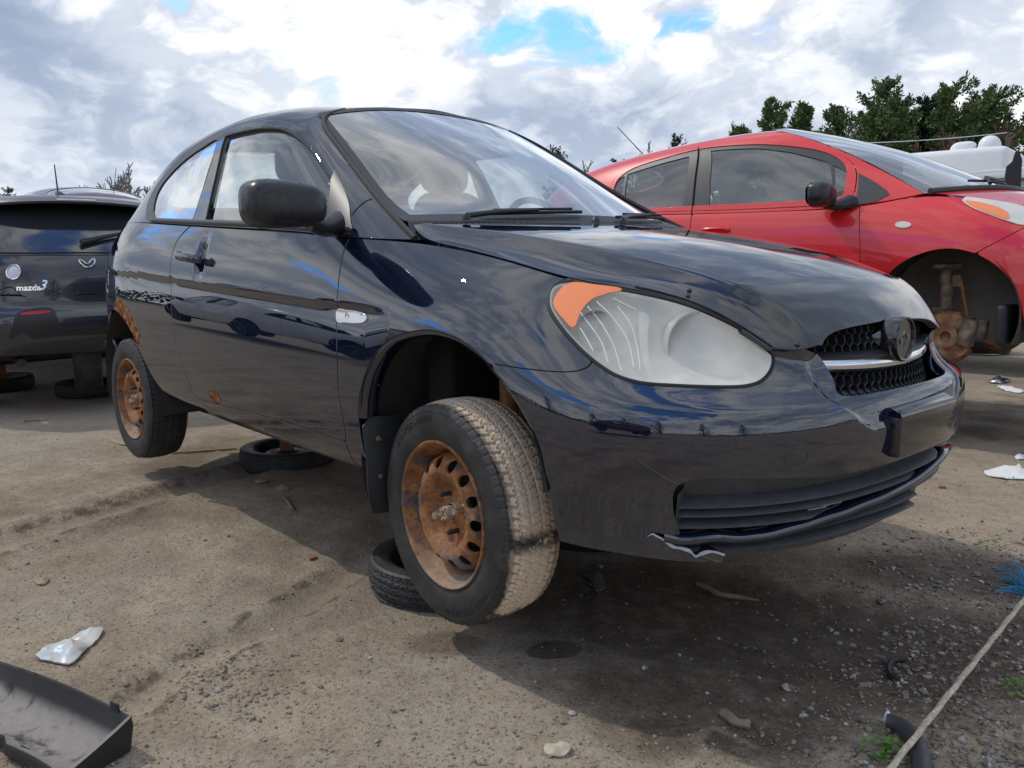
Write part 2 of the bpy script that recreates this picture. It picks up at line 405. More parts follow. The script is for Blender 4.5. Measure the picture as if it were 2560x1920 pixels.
def panel(name, surf, outer, mat, parent, holes=(), step=0.025, gap=0.0032, off=0.0, flange=0.014, flip=None, bstep=None, holegap=0.0, mirror=False, hole_flange=None):
    """a sheet-metal piece: the outline (surface coordinates) cut out of the master surface, edges rolled inwards"""
    bs = bstep or step
    o = resample(np.asarray(outer), bs, True)
    if area(o) < 0: o = o[::-1]
    o = inset_poly(o, gap)
    hs = []
    for h in holes:
        h = resample(np.asarray(h), bs, True); h = inset_poly(h, -holegap) if holegap else (h if area(h) > 0 else h[::-1])
        hs.append(h)
    P, T, loops = tri2d(o, hs, step)
    X = surf.pos(P); Nn = surf.normal(P)
    a, b, c = X[T[:, 0]], X[T[:, 1]], X[T[:, 2]]
    fl = ((np.cross(b - a, c - a) * Nn[T].mean(1)).sum(1) < 0)
    T = np.where(fl[:, None], T[:, ::-1], T)
    X = X + Nn * off; V = list(X); NN = list(Nn); F = [tuple(t) for t in T]
    eps = 1e-3
    if flange:
        Tu = (surf.pos(P + (eps, 0)) - surf.pos(P - (eps, 0))); Tv = (surf.pos(P + (0, eps)) - surf.pos(P - (0, eps)))
        for li, lp in enumerate(loops):
            k = len(lp); q = P[lp]; d = np.roll(q, -1, 0) - np.roll(q, 1, 0)
            nrm = np.stack([d[:, 1], -d[:, 0]], 1)                      # outward of the material for ccw outer loop
            ar = area(q)
            if (li == 0) != (ar > 0): nrm = -nrm
            nrm /= np.linalg.norm(nrm, axis=1)[:, None] + 1e-12
            t3 = nrm[:, :1] * Tu[lp] + nrm[:, 1:] * Tv[lp]; t3 /= np.linalg.norm(t3, axis=1)[:, None] + 1e-12
            fd = flange if (li == 0 or hole_flange is None) else hole_flange
            rows = [(0.0, 0.0, Nn[lp]), (0.0009, 0.0007, (Nn[lp] + t3)), (0.0012, 0.0025, t3), (0.0008, fd, t3)]
            prev = None
            for ri, (so_, dn, nr) in enumerate(rows):
                if ri == 0: idx = lp
                else:
                    idx = list(range(len(V), len(V) + k)); V += list(X[lp] + t3 * so_ - Nn[lp] * dn)
                    nr = nr / (np.linalg.norm(nr, axis=1)[:, None] + 1e-12); NN += list(nr)
                if prev is not None:
                    for i in range(k):
                        j = (i + 1) % k; F.append((prev[i], prev[j], idx[j], idx[i]) if (li == 0) else (prev[i], prev[j], idx[j], idx[i]))
                prev = idx
    V = np.array(V); NN = np.array(NN)
    # orient the flange quads along their normals
    F2 = []
    for f in F:
        if len(f) == 4:
            n_ = np.cross(V[f[1]] - V[f[0]], V[f[2]] - V[f[0]])
            if n_ @ (NN[f[0]] + NN[f[2]]) < 0: f = f[::-1]
        F2.append(f)
    if mirror: V = V * (1, -1, 1); NN = NN * (1, -1, 1); F2 = [f[::-1] for f in F2]
    return obj(name, V, F2, mat, parent, True, NN)
def sheet(name, surf, mat, parent, nu=60, nv=30, off=0.0, ur=None, vr=None, flip=False):
    """the plain rectangular surface, offset"""
    ua, ub = ur or (0, surf.U); va, vb = vr or (0, surf.Vv)
    a, b = np.meshgrid(np.linspace(ua, ub, nu), np.linspace(va, vb, nv), indexing='ij'); uv = np.stack([a.ravel(), b.ravel()], 1)
    X = surf.pos(uv); n = surf.normal(uv); X = X + n * off
    F = [(i * nv + j, (i + 1) * nv + j, (i + 1) * nv + j + 1, i * nv + j + 1) for i in range(nu - 1) for j in range(nv - 1)]
    return obj(name, X, F, mat, parent, True)
# ================================================================== the black hatchback (car frame: x forward from the front axle, y left, z up)
def S_columns():
    c = []
    R9 = lambda *r: list(r)
    # rear, from the centre line outwards (x, half width, z); then the right flank; then the nose
    c.append([(-3.05, 0, .24), (-3.13, 0, .30), (-3.19, 0, .40), (-3.215, 0, .52), (-3.21, 0, .64), (-3.17, 0, .74), (-3.15, 0, .84), (-3.14, 0, .94), (-3.12, 0, 1.03)])
    c.append([(-3.04, .22, .24), (-3.12, .23, .30), (-3.18, .24, .40), (-3.205, .24, .52), (-3.20, .24, .64), (-3.16, .24, .74), (-3.14, .24, .84), (-3.13, .23, .94), (-3.11, .22, 1.03)])
    c.append([(-2.98, .45, .24), (-3.06, .47, .30), (-3.12, .50, .40), (-3.15, .51, .52), (-3.145, .51, .64), (-3.12, .50, .74), (-3.10, .49, .84), (-3.09, .47, .94), (-3.06, .44, 1.03)])
    c.append([(-2.88, .62, .24), (-2.95, .66, .30), (-3.00, .69, .40), (-3.02, .71, .52), (-3.02, .71, .64), (-3.01, .70, .74), (-3.00, .69, .84), (-2.98, .66, .94), (-2.95, .61, 1.03)])
    c.append([(-2.75, .70, .24), (-2.80, .755, .30), (-2.83, .785, .40), (-2.84, .80, .52), (-2.84, .805, .66), (-2.84, .80, .78), (-2.83, .785, .88), (-2.80, .745, .97), (-2.77, .69, 1.035)])
    c.append([(-2.5, .73, .22), (-2.5, .785, .26), (-2.5, .815, .35), (-2.5, .838, .47), (-2.5, .850, .61), (-2.5, .847, .74), (-2.5, .832, .86), (-2.48, .80, .96), (-2.46, .745, 1.032)])
    c.append([(-2.2, .73, .20), (-2.2, .79, .23), (-2.2, .817, .30), (-2.2, .838, .40), (-2.2, .850, .54), (-2.2, .851, .68), (-2.2, .844, .80), (-2.2, .820, .92), (-2.2, .770, 1.018)])
    c.append([(-1.75, .73, .20), (-1.75, .79, .225), (-1.75, .817, .295), (-1.75, .837, .39), (-1.75, .848, .53), (-1.75, .851, .67), (-1.75, .846, .78), (-1.75, .826, .89), (-1.75, .785, .992)])
    c.append([(-1.2, .73, .19), (-1.2, .79, .22), (-1.2, .817, .29), (-1.2, .837, .38), (-1.2, .848, .52), (-1.2, .851, .65), (-1.2, .846, .76), (-1.2, .828, .86), (-1.2, .788, .962)])
    c.append([(-.75, .73, .19), (-.75, .79, .22), (-.75, .817, .29), (-.75, .837, .38), (-.75, .847, .50), (-.75, .850, .63), (-.75, .845, .74), (-.75, .826, .84), (-.75, .785, .937)])
    c.append([(-.45, .73, .19), (-.45, .79, .22), (-.45, .818, .285), (-.45, .837, .38), (-.45, .847, .50), (-.45, .849, .62), (-.45, .843, .725), (-.45, .820, .825), (-.45, .772, .912)])
    c.append([(-.20, .735, .19), (-.20, .79, .215), (-.20, .82, .28), (-.20, .84, .38), (-.20, .849, .50), (-.20, .850, .61), (-.20, .841, .71), (-.21, .80, .815), (-.22, .712, .900)])
    c.append([(.02, .735, .19), (.02, .79, .215), (.02, .82, .28), (.02, .84, .38), (.02, .85, .49), (.02, .851, .60), (.02, .840, .70), (.02, .79, .795), (.025, .690, .866)])
    c.append([(.22, .72, .19), (.22, .785, .215), (.225, .815, .28), (.23, .832, .37), (.23, .840, .47), (.23, .838, .575), (.225, .820, .67), (.21, .770, .76), (.20, .676, .829)])
    c.append([(.380, .772, .172), (.386, .785, .205), (.388, .790, .28), (.400, .810, .37), (.402, .816, .46), (.396, .810, .55), (.378, .782, .62), (.345, .728, .715), (.31, .650, .799)])
    c.append([(.505, .728, .158), (.512, .736, .195), (.515, .740, .28), (.535, .760, .37), (.540, .768, .46), (.530, .762, .543), (.488, .722, .59), (.435, .670, .69), (.38, .615, .789)])
    c.append([(.625, .632, .146), (.635, .641, .185), (.640, .645, .275), (.668, .670, .37), (.676, .678, .46), (.664, .672, .537), (.605, .628, .567), (.53, .588, .665), (.46, .575, .775)])
    c.append([(.715, .497, .140), (.728, .506, .18), (.735, .510, .27), (.768, .538, .37), (.778, .545, .46), (.765, .540, .532), (.702, .510, .557), (.635, .503, .640), (.56, .535, .753)])
    c.append([(.775, .340, .136), (.788, .347, .175), (.795, .350, .265), (.828, .368, .37), (.838, .372, .455), (.826, .37, .528), (.775, .365, .553), (.72, .405, .61), (.665, .485, .695)])
    c.append([(.805, .182, .135), (.818, .186, .175), (.825, .187, .265), (.856, .198, .37), (.866, .20, .455), (.856, .20, .528), (.815, .21, .555), (.775, .28, .60), (.727, .435, .643)])
    c.append([(.815, .063, .135), (.828, .065, .175), (.835, .065, .265), (.862, .07, .37), (.872, .07, .455), (.862, .07, .528), (.828, .08, .558), (.80, .12, .605), (.785, .23, .648)])
    return c
def crease(X):
    x, z = X[:, 0], X[:, 2]
    zc = np.interp(x, [-2.9, -2.57, -2.08, -1.75, -1.34, -.87, -.44, -.1], [.806, .804, .794, .781, .756, .738, .726, .716])
    amp = np.interp(x, [-2.85, -2.6, -1.8, -.45, -.30, -.18], [0, .45, .75, 1.0, .9, 0])
    q = z - zc; d = np.zeros(len(q))
    k = (q <= 0) & (q > -.024); t = -q[k] / .024; d[k] = -.0125 * (t * t * (3 - 2 * t) * 0.5 + t * 0.5)
    k = q <= -.024; t = np.clip((-q[k] - .024) / .17, 0, 1); d[k] = -.0125 * (1 - t) ** 2 * (1 + 0.6 * t)
    c = (x > .6); yl = np.interp(z, [.44, .47, .54], [.20, .245, .345])
    sst = lambda t: np.clip(t, 0, 1) ** 2 * (3 - 2 * np.clip(t, 0, 1))
    d2 = -.008 * sst((yl - np.abs(X[:, 1])) / .030 + .5) * sst((z - .445) / .05) * c
    hd = np.exp(-((np.abs((x + 1.478)) / .034) ** 3.0 + (np.abs(z - .856) / .062) ** 3.0)) * (X[:, 1] < 0) * -.020
    return d * amp + d2 + hd
def full_loop(cols):
    right = [[(x, -w_, z) for x, w_, z in c] for c in cols]
    left = [[(x, w_, z) for x, w_, z in c] for c in cols][::-1]
    if abs(cols[0][0][1]) < 1e-6: left = left[:-1] + [left[-1]]
    return right + left
S = Surf(full_loop(S_columns()), crease, flip=False)
# hood: rows from the cowl to the lip; (shut line x,w,z), (centre x,z), (crease w,z)
HR = [((-.285, .680, .945), (-.165, .963), (.655, .9475)), ((-.215, .706, .903), (-.09, .953), (.636, .938)), ((-.13, .700, .892), (-.02, .943), (.620, .929)),
      ((.03, .690, .865), (.12, .924), (.590, .910)), ((.17, .680, .836), (.26, .902), (.558, .887)), ((.31, .650, .800), (.40, .873), (.512, .860)),
      ((.43, .595, .783), (.52, .840), (.465, .830)), ((.55, .540, .756), (.625, .803), (.415, .797)), ((.64, .500, .712), (.71, .760), (.385, .755)),
      ((.70, .465, .668), (.765, .702), (.345, .693)), ((.725, .440, .643), (.80, .655), (.335, .650))]
def hood_rows():
    P = []
    for (xs, ws, zs), (xc, zc), (wk, zk) in HR:
        row = []
        for w_, z in ((ws, zs), (wk + .78 * (ws - wk), zk - .97 * (zk - zs)), (wk + .50 * (ws - wk), zk - .88 * (zk - zs)), (wk + .30 * (ws - wk), zk - .60 * (zk - zs)),
                      (wk + .10 * (ws - wk), zk - .14 * (zk - zs)), (wk + .004, zk), (wk - .006, zk + .001), (wk - .04, zk + .14 * (zc - zk)), (wk * .72, zc - .48 * (zc - zk)), (wk * .38, zc - .13 * (zc - zk)), (.02, zc)):
            f = (w_ / ws) ** 2.2; row.append((xc + (xs - xc) * f, -w_, z))
        P.append(row + [(a, -b, c) for a, b, c in row[::-1]])
    return P
H = Surf(hood_rows())
GC = [[(-0.234, 0.706, 0.903), (-0.43, 0.668, 0.988), (-0.675, 0.61, 1.115), (-0.9, 0.57, 1.254), (-1.1, 0.532, 1.367), (-1.1, 0.29, 1.42), (-1.08, 0.02, 1.437)],
      [(-0.345, 0.752, 0.906), (-0.505, 0.694, 1.000), (-0.72, 0.633, 1.1308), (-0.915, 0.606, 1.2518), (-1.115, 0.567, 1.369), (-1.13, 0.3, 1.426), (-1.125, 0.02, 1.44)],
      [(-0.45, 0.774, 0.913), (-0.565, 0.722, 1.011), (-0.75, 0.665, 1.1346), (-0.94, 0.63, 1.2525), (-1.15, 0.58, 1.374), (-1.19, 0.3, 1.4365), (-1.2, 0.02, 1.451)],
      [(-0.8, 0.784, 0.941), (-0.88, 0.745, 1.0518), (-1.0, 0.695, 1.1766), (-1.15, 0.647, 1.3089), (-1.32, 0.572, 1.414), (-1.36, 0.3, 1.4645), (-1.38, 0.02, 1.475)],
      [(-1.2, 0.787, 0.963), (-1.25, 0.75, 1.075), (-1.33, 0.7, 1.201), (-1.43, 0.652, 1.3345), (-1.55, 0.564, 1.438), (-1.58, 0.3, 1.4795), (-1.6, 0.02, 1.487)],
      [(-1.6, 0.786, 0.984), (-1.63, 0.75, 1.0846), (-1.69, 0.7, 1.2018), (-1.76, 0.648, 1.3315), (-1.84, 0.557, 1.434), (-1.87, 0.3, 1.4735), (-1.88, 0.02, 1.481)],
      [(-2.0, 0.777, 1.006), (-2.04, 0.74, 1.0968), (-2.09, 0.69, 1.2054), (-2.14, 0.634, 1.3175), (-2.19, 0.544, 1.408), (-2.2, 0.3, 1.4475), (-2.2, 0.02, 1.458)],
      [(-2.3, 0.76, 1.022), (-2.36, 0.718, 1.1006), (-2.42, 0.665, 1.1898), (-2.47, 0.6, 1.2765), (-2.51, 0.515, 1.354), (-2.53, 0.29, 1.3985), (-2.54, 0.02, 1.412)],
      [(-2.6, 0.728, 1.032), (-2.65, 0.69, 1.075), (-2.7, 0.64, 1.132), (-2.75, 0.572, 1.186), (-2.79, 0.49, 1.24), (-2.81, 0.28, 1.287), (-2.82, 0.02, 1.302)],
      [(-2.85, 0.68, 1.03), (-2.9, 0.64, 1.044), (-2.94, 0.59, 1.064), (-2.98, 0.53, 1.085), (-3.02, 0.455, 1.116), (-3.04, 0.27, 1.15), (-3.05, 0.02, 1.162)],
      [(-3.0, 0.59, 1.02), (-3.03, 0.56, 1.014), (-3.06, 0.52, 1.011), (-3.09, 0.47, 1.006), (-3.115, 0.41, 1.012), (-3.14, 0.25, 1.025), (-3.15, 0.02, 1.032)]]
G = Surf([[(x, -w_, z) for x, w_, z in c] + [(x, w_, z) for x, w_, z in c[::-1]] for c in GC], flip=True)
# windscreen: rows from the base to the header, columns from right to left
def wind_rows():
    P = []
    A = [(-.335, .676, .958), (-.47, .648, .995), (-.62, .612, 1.078), (-.78, .580, 1.183), (-.94, .553, 1.282), (-1.095, .520, 1.372)]
    Cc = [(-.13, .955), (-.27, 1.02), (-.46, 1.13), (-.67, 1.245), (-.88, 1.348), (-1.075, 1.432)]
    for (xs, ws, zs), (xc, zc) in zip(A, Cc):
        row = []
        for k in (1, .92, .75, .5, .25, .03):
            f = k ** 2.3; row.append((xc + (xs - xc) * f, -ws * k, zc + (zs - zc) * k ** 2.6))
        P.append(row + [(a, -b, c) for a, b, c in row[::-1]])
    return P
W = Surf(wind_rows(), flip=True)
# ------------------------------------------------------------------ car materials
def paint(name, color, flake=0.0, rough=0.3, coat_ior=1.6, dirt=0.0, specks=True, spec=0.5):
    t = NT(name); P = t.tc()
    base = color
    t.set(rough=rough, coat=1.0, coatr=0.02, spec=spec); t.b.inputs['Coat IOR'].default_value = coat_ior
    if specks:
        d = t.voronoi(240.0, P); m_ = t.noise(5.0, 3)
        sp = t.math('MULTIPLY', t.rng(d, 0.10, 0.05), t.rng(m_, 0.52, 0.66))
        x = t.mix(sp, base, (0.38, 0.36, 0.33))
        t.set(coatr=t.math('ADD', t.rng(t.noise(3.5, 5), 0.45, 0.75, 0.0, 0.012), t.math('MULTIPLY', sp, 0.5)))
    else: x = t.mix(0.0, base, base)
    if dirt:
        z = t.sep(P)[2]; n = t.noise(9.0, 6, 0.65); n2 = t.noise(70, 3)
        st = t.noise(1.0, 6, 0.7, t.mapping(P, (60, 60, 6)))
        f = t.math('MULTIPLY', t.rng(z, 0.27, 0.13), t.math('ADD', t.math('MULTIPLY', t.rng(st, 0.42, 0.75), 0.8), t.math('MULTIPLY', t.rng(n, 0.5, 0.75), 0.5)))
        f = t.math('MULTIPLY', f, dirt, clamp=True)
        x = t.mix(f, x, (0.20, 0.175, 0.145))
        film = t.math('ADD', t.rng(z, 0.50, 0.15, 0.0, 0.010), 0.0)
        x = t.mix(film, x, (0.16, 0.15, 0.14))
        t.set(coat=t.math('SUBTRACT', 1.0, f, clamp=True))
    t.set(color=x); return t
PB = paint('black_paint', (0.0040, 0.0085, 0.0240), dirt=0.8, rough=0.5, coat_ior=1.98, spec=0.0)
def rust_patch():
    """black paint eaten away by rust round the rear arch and at the door's lower rear corner"""
    t = paint('rusted_black_paint', (0.0040, 0.0085, 0.0240), dirt=0.8, rough=0.5, coat_ior=1.98, spec=0.0)
    col = t.b.inputs['Base Color'].links[0].from_socket; co = t.b.inputs['Coat Weight'].links[0].from_socket
    P = t.tc(); s = t.sep(P)
    r = t.math('POWER', t.math('ADD', t.math('POWER', t.math('SUBTRACT', s[0], -2.47), 2.0), t.math('POWER', t.math('SUBTRACT', s[2], 0.30), 2.0)), 0.5)
    edge = t.rng(r, 0.415, 0.325)
    ang = t.math('MULTIPLY', t.rng(s[2], 0.40, 0.53), t.rng(s[0], -2.60, -2.46))
    a = t.math('MULTIPLY', edge, ang)
    r2 = t.math('POWER', t.math('ADD', t.math('POWER', t.math('SUBTRACT', s[0], -1.42), 2.0), t.math('POWER', t.math('MULTIPLY', t.math('SUBTRACT', s[2], 0.328), 2.0), 2.0)), 0.5)
    b = t.rng(r2, 0.085, 0.02)
    n = t.noise(26, 6, 0.7)
    f = t.rng(t.math('ADD', t.math('MULTIPLY', t.math('MAXIMUM', a, b), 0.9), t.math('MULTIPLY', t.math('SUBTRACT', n, 0.5), 0.9)), 0.36, 0.46)
    f = t.math('MULTIPLY', f, t.rng(t.math('MAXIMUM', a, b), 0.05, 0.2))
    rc = t.ramp(t.noise(38, 6, 0.7), [(0.30, (0.035, 0.014, 0.008)), (0.45, (0.20, 0.075, 0.03)), (0.56, (0.33, 0.17, 0.09)), (0.66, (0.42, 0.33, 0.26)), (0.8, (0.12, 0.05, 0.03))])
    t.set(color=t.mix(f, col, rc), coat=t.math('MULTIPLY', co, t.math('SUBTRACT', 1.0, f)), rough=t.rng(f, 0, 1, 0.35, 0.9))
    t.bump(t.math('MULTIPLY', t.noise(55, 5), f), 0.9, 0.012)
rust_patch()
plain('black_trim', (0.018, 0.019, 0.021), 0.42)
plain('grey_trim', (0.045, 0.047, 0.050), 0.45); plain('dusty_plastic', (0.075, 0.078, 0.084), 0.5, var=.45, vscale=35)
plain('rubber_black', (0.012, 0.012, 0.013), 0.6)
plain('black_void', (0.004, 0.004, 0.004), 0.9)
plain('well_dark', (0.040, 0.039, 0.038), 0.8, var=0.5, vscale=12)
plain('underbody', (0.035, 0.03, 0.026), 0.85, var=0.5, vscale=10)
plain('interior_dark', (0.045, 0.046, 0.048), 0.8, var=0.2, vscale=40)
plain('seat_cloth', (0.075, 0.078, 0.082), 0.95, var=0.2, vscale=60)
plain('chrome', (0.72, 0.74, 0.77), 0.08, 1.0)
plain('dull_metal', (0.42, 0.42, 0.42), 0.35, 1.0, var=0.2, vscale=30)
plain('torn_plastic', (0.50, 0.54, 0.60), 0.7, var=0.3, vscale=60)
plain('pink_paper', (0.75, 0.42, 0.44), 0.8); plain('white_paper', (0.78, 0.78, 0.76), 0.8, var=0.06, vscale=30)
def glass(name, tint, refl=1.0, haze=0.0, ior=1.5, hazec=(0.55, 0.57, 0.58)):
    t = NT(name); N, L = t.N, t.L
    N.remove(t.b)
    tr = N.new('ShaderNodeBsdfTransparent'); tr.inputs[0].default_value = (*tint, 1)
    gl = N.new('ShaderNodeBsdfGlossy'); gl.inputs['Roughness'].default_value = 0.0; gl.inputs[0].default_value = (1, 1, 1, 1)
    ge_ = N.new('ShaderNodeNewGeometry'); dp = N.new('ShaderNodeVectorMath'); dp.operation = 'DOT_PRODUCT'; L.new(ge_.outputs['Normal'], dp.inputs[0]); L.new(ge_.outputs['Incoming'], dp.inputs[1])
    f0 = ((ior - 1) / (ior + 1)) ** 2; k5 = t.math('POWER', t.math('SUBTRACT', 1.0, t.math('ABSOLUTE', dp.outputs['Value']), clamp=True), 5.0)      # thin pane: the same from both sides
    f = t.math('MULTIPLY', t.math('ADD', f0, t.math('MULTIPLY', k5, 1 - f0)), refl, clamp=True)
    mx = N.new('ShaderNodeMixShader'); L.new(f, mx.inputs[0]); L.new(tr.outputs[0], mx.inputs[1]); L.new(gl.outputs[0], mx.inputs[2])
    res = mx.outputs[0]
    if haze:
        df = N.new('ShaderNodeBsdfDiffuse'); df.inputs[0].default_value = (*hazec, 1)
        h = t.rng(t.noise(6, 5, 0.6), 0.25, 0.8, haze * 0.5, haze * 1.4)
        m2 = N.new('ShaderNodeMixShader'); L.new(h, m2.inputs[0]); L.new(res, m2.inputs[1]); L.new(df.outputs[0], m2.inputs[2]); res = m2.outputs[0]
    L.new(res, t.out.inputs[0]); return t.m
glass('window_glass', (0.74, 0.80, 0.79), 2.6, haze=0.0, ior=1.6)
glass('windscreen_glass', (0.78, 0.84, 0.83), 3.0, haze=0.012, ior=1.6)
glass('dark_glass', (0.16, 0.18, 0.19), 1.4, haze=0.02, ior=1.55)
def lens():
    t = NT('hazed_lens'); N, L = t.N, t.L; N.remove(t.b)
    tr = N.new('ShaderNodeBsdfTransparent'); tr.inputs[0].default_value = (0.97, 0.97, 0.93, 1)
    gl = N.new('ShaderNodeBsdfGlossy'); gl.inputs['Roughness'].default_value = 0.06
    df = N.new('ShaderNodeBsdfDiffuse'); df.inputs[0].default_value = (0.97, 0.94, 0.81, 1)
    tl = N.new('ShaderNodeBsdfTranslucent'); tl.inputs[0].default_value = (0.95, 0.94, 0.86, 1)
    ad = N.new('ShaderNodeMixShader'); ad.inputs[0].default_value = 0.08; L.new(df.outputs[0], ad.inputs[1]); L.new(tl.outputs[0], ad.inputs[2])
    s = t.sep(t.tc()); n = t.noise(7, 5, 0.6)
    hz = t.math('ADD', t.rng(n, 0.3, 0.75, 0.30, 0.52), t.math('MULTIPLY', t.rng(s[0], 0.44, 0.64), 0.42))
    hz = t.math('MULTIPLY', hz, t.rng(s[0], .36, .46, .45, 1.0)); m1 = N.new('ShaderNodeMixShader'); L.new(hz, m1.inputs[0]); L.new(tr.outputs[0], m1.inputs[1]); L.new(ad.outputs[0], m1.inputs[2])
    fr = N.new('ShaderNodeFresnel'); fr.inputs[0].default_value = 1.5
    m2 = N.new('ShaderNodeMixShader'); L.new(fr.outputs[0], m2.inputs[0]); L.new(m1.outputs[0], m2.inputs[1]); L.new(gl.outputs[0], m2.inputs[2])
    L.new(m2.outputs[0], t.out.inputs[0])
lens()
plain('reflector_silver', (0.82, 0.82, 0.80), 0.22, 0.85)
plain('housing_pale', (0.86, 0.86, 0.81), 0.35, 0.0)
plain('amber_plastic', (1.0, 0.30, 0.12), 0.3)
plain('clear_marker', (0.75, 0.76, 0.78), 0.12, 0.3)
def smoked():
    t = NT('smoked_plastic'); t.set(color=(0.010, 0.011, 0.013), rough=0.16, coat=0.6, coatr=0.03)
    t.b.inputs['Coat IOR'].default_value = 1.6
    sp = t.math('MULTIPLY', t.rng(t.voronoi(190.0), 0.10, 0.05), t.rng(t.noise(6, 3), 0.55, 0.66))
    t.set(color=t.mix(sp, (0.012, 0.013, 0.015), (0.3, 0.3, 0.3)), rough=t.rng(t.noise(9, 5), 0.35, 0.7, 0.10, 0.24))
smoked()
# ------------------------------------------------------------------ wheels
def rubber(name, mud=0.0, base=(0.022, 0.022, 0.023)):
    t = NT(name); P = t.tc(); s = t.sep(P)                       # local: x forward, y outwards axis, z up, wheel centre at 0
    r = t.math('POWER', t.math('ADD', t.math('POWER', s[0], 2.0), t.math('POWER', s[2], 2.0)), 0.5)
    dust = t.rng(t.noise(14, 6, 0.65), 0.40, 0.78, 0.0, 0.30)
    c = t.mix(dust, base, (0.15, 0.14, 0.125))
    scuff = t.noise(1.0, 5, 0.6, t.mapping(P, (22, 22, 22)))
    if mud:
        n = t.noise(16, 6, 0.7); n2 = t.noise(120, 4, 0.7)
        tread = t.rng(r, 0.272, 0.279)
        high = t.rng(t.math('ADD', s[2], t.math('MULTIPLY', t.math('SUBTRACT', n, 0.5), 0.16)), -0.225, -0.195)
        notch = t.math('MULTIPLY', t.rng(t.math('ABSOLUTE', t.math('SUBTRACT', s[2], -0.01)), 0.0, 0.04), 1.0)
        gap = t.math('MAXIMUM', notch, t.rng(n, 0.50, 0.60))
        sh = t.rng(t.math('ADD', s[1], t.math('MULTIPLY', t.math('SUBTRACT', n, 0.5), 0.05)), -0.074, -0.064)
        m_ = t.math('MULTIPLY', t.math('MULTIPLY', tread, high), t.math('MULTIPLY', gap, sh))
        side = t.math('MULTIPLY', t.math('MULTIPLY', t.rng(n, 0.56, 0.63), t.rng(s[2], 0.20, 0.26)), t.rng(r, 0.24, 0.27))
        m_ = t.math('MULTIPLY', t.math('MAXIMUM', m_, side), mud, clamp=True)
        mc_ = t.mix(t.rng(n2, 0.3, 0.7), (0.66, 0.51, 0.36), (0.84, 0.69, 0.52)); deep = t.rng(r, 0.2885, 0.2925); mc_ = t.mix(deep, (0.36, 0.28, 0.20), mc_)
        c = t.mix(m_, c, mc_); t.bump(t.math('ADD', t.math('MULTIPLY', n2, m_), t.math('MULTIPLY', scuff, 0.15)), 0.8, 0.004)
        t.set(color=c, rough=t.rng(m_, 0, 1, 0.55, 0.95))
    else:
        t.set(color=c, rough=0.6); t.bump(t.noise(160, 3), 0.25, 0.002)
rubber('tyre_muddy', 1.0); rubber('tyre_rubber', 0.0); rubber('tyre_worn', 0.0, (0.028, 0.028, 0.029))
def rust(name, dark=0.0, pale=0.0):
    t = NT(name); P = t.tc(); n = t.noise(11, 7, 0.68); n2 = t.noise(75, 5, 0.7); n3 = t.noise(5.5, 5, 0.6, t.mapping(P, loc=(3, 1, 2)))
    c = t.ramp(n, [(0.28, (0.10, 0.036, 0.014)), (0.42, (0.27, 0.10, 0.033)), (0.54, (0.43, 0.185, 0.06)), (0.66, (0.52, 0.27, 0.11)), (0.80, (0.38, 0.24, 0.14))])
    c = t.mix(t.rng(n2, 0.35, 0.70, 0.0, 0.6), c, (0.10, 0.04, 0.02))
    if dark: c = t.mix(t.math('MULTIPLY', t.rng(n3, 0.54, 0.60), dark), c, t.mix(t.rng(n2, 0.3, 0.7), (0.012, 0.013, 0.016), (0.11, 0.13, 0.17)))
    if pale: c = t.mix(t.math('MULTIPLY', t.math('MULTIPLY', t.rng(t.sep(P)[2], -0.06, -0.16), t.rng(n3, 0.38, 0.5)), pale), c, (0.46, 0.37, 0.27))
    t.set(color=c, rough=t.rng(n2, 0.3, 0.7, 0.55, 0.9)); t.bump(t.math('ADD', n2, n), 0.5, 0.004)
rust('rust_steel'); rust('rust_wheel', 0.85, 0.40)
plain('mud_tan', (0.42, 0.34, 0.25), 0.95, var=0.2, vscale=30, bump=.4)
plain('mirror_black', (0.020, 0.021, 0.024), 0.33, var=0.3, vscale=25)
plain('flap_plastic', (0.018, 0.020, 0.023), 0.6, var=0.5, vscale=30)
plain('inner_fender', (0.20, 0.175, 0.15), 0.85, var=0.3, vscale=7)
plain('black_steel', (0.025, 0.025, 0.026), 0.5, var=0.4, vscale=15)
# ------------------------------------------------------------------ black hatchback: outlines traced on the master surfaces
car = empty('black_hatchback', (0, 0, LIFT), label='black two-door hatchback on rusty steel wheels, propped up, front bumper torn', cat='car')
def uvs(surf, pts): return surf.px(pts)
door_front = uvs(S, [(876, 592), (863, 617), (853, 655), (847, 698), (843, 745), (842, 800), (842, 860), (843, 910), (846, 980), (856, 1040), (863, 1083), (863, 1104)])
door_bot = uvs(S, [(863, 1105), (743, 1065), (625, 1030.6), (529, 1007), (498, 996.5), (481, 981), (474, 961)])
door_rear = uvs(S, [(474, 961), (468, 949), (454, 906), (442, 865), (432.5, 813), (428, 756), (425, 698), (425, 678), (427, 655), (432.5, 626), (442.5, 602), (465, 575), (477, 566)])
door_front[0, 1] = S.Vv - .002; door_rear[-1, 1] = S.Vv - .002
VT = S.Vv - .002
df_ = smooth_curve(door_front); db_ = smooth_curve(door_bot); dr_ = smooth_curve(door_rear)
door_poly = np.vstack([df_, db_[1:], dr_[1:]])
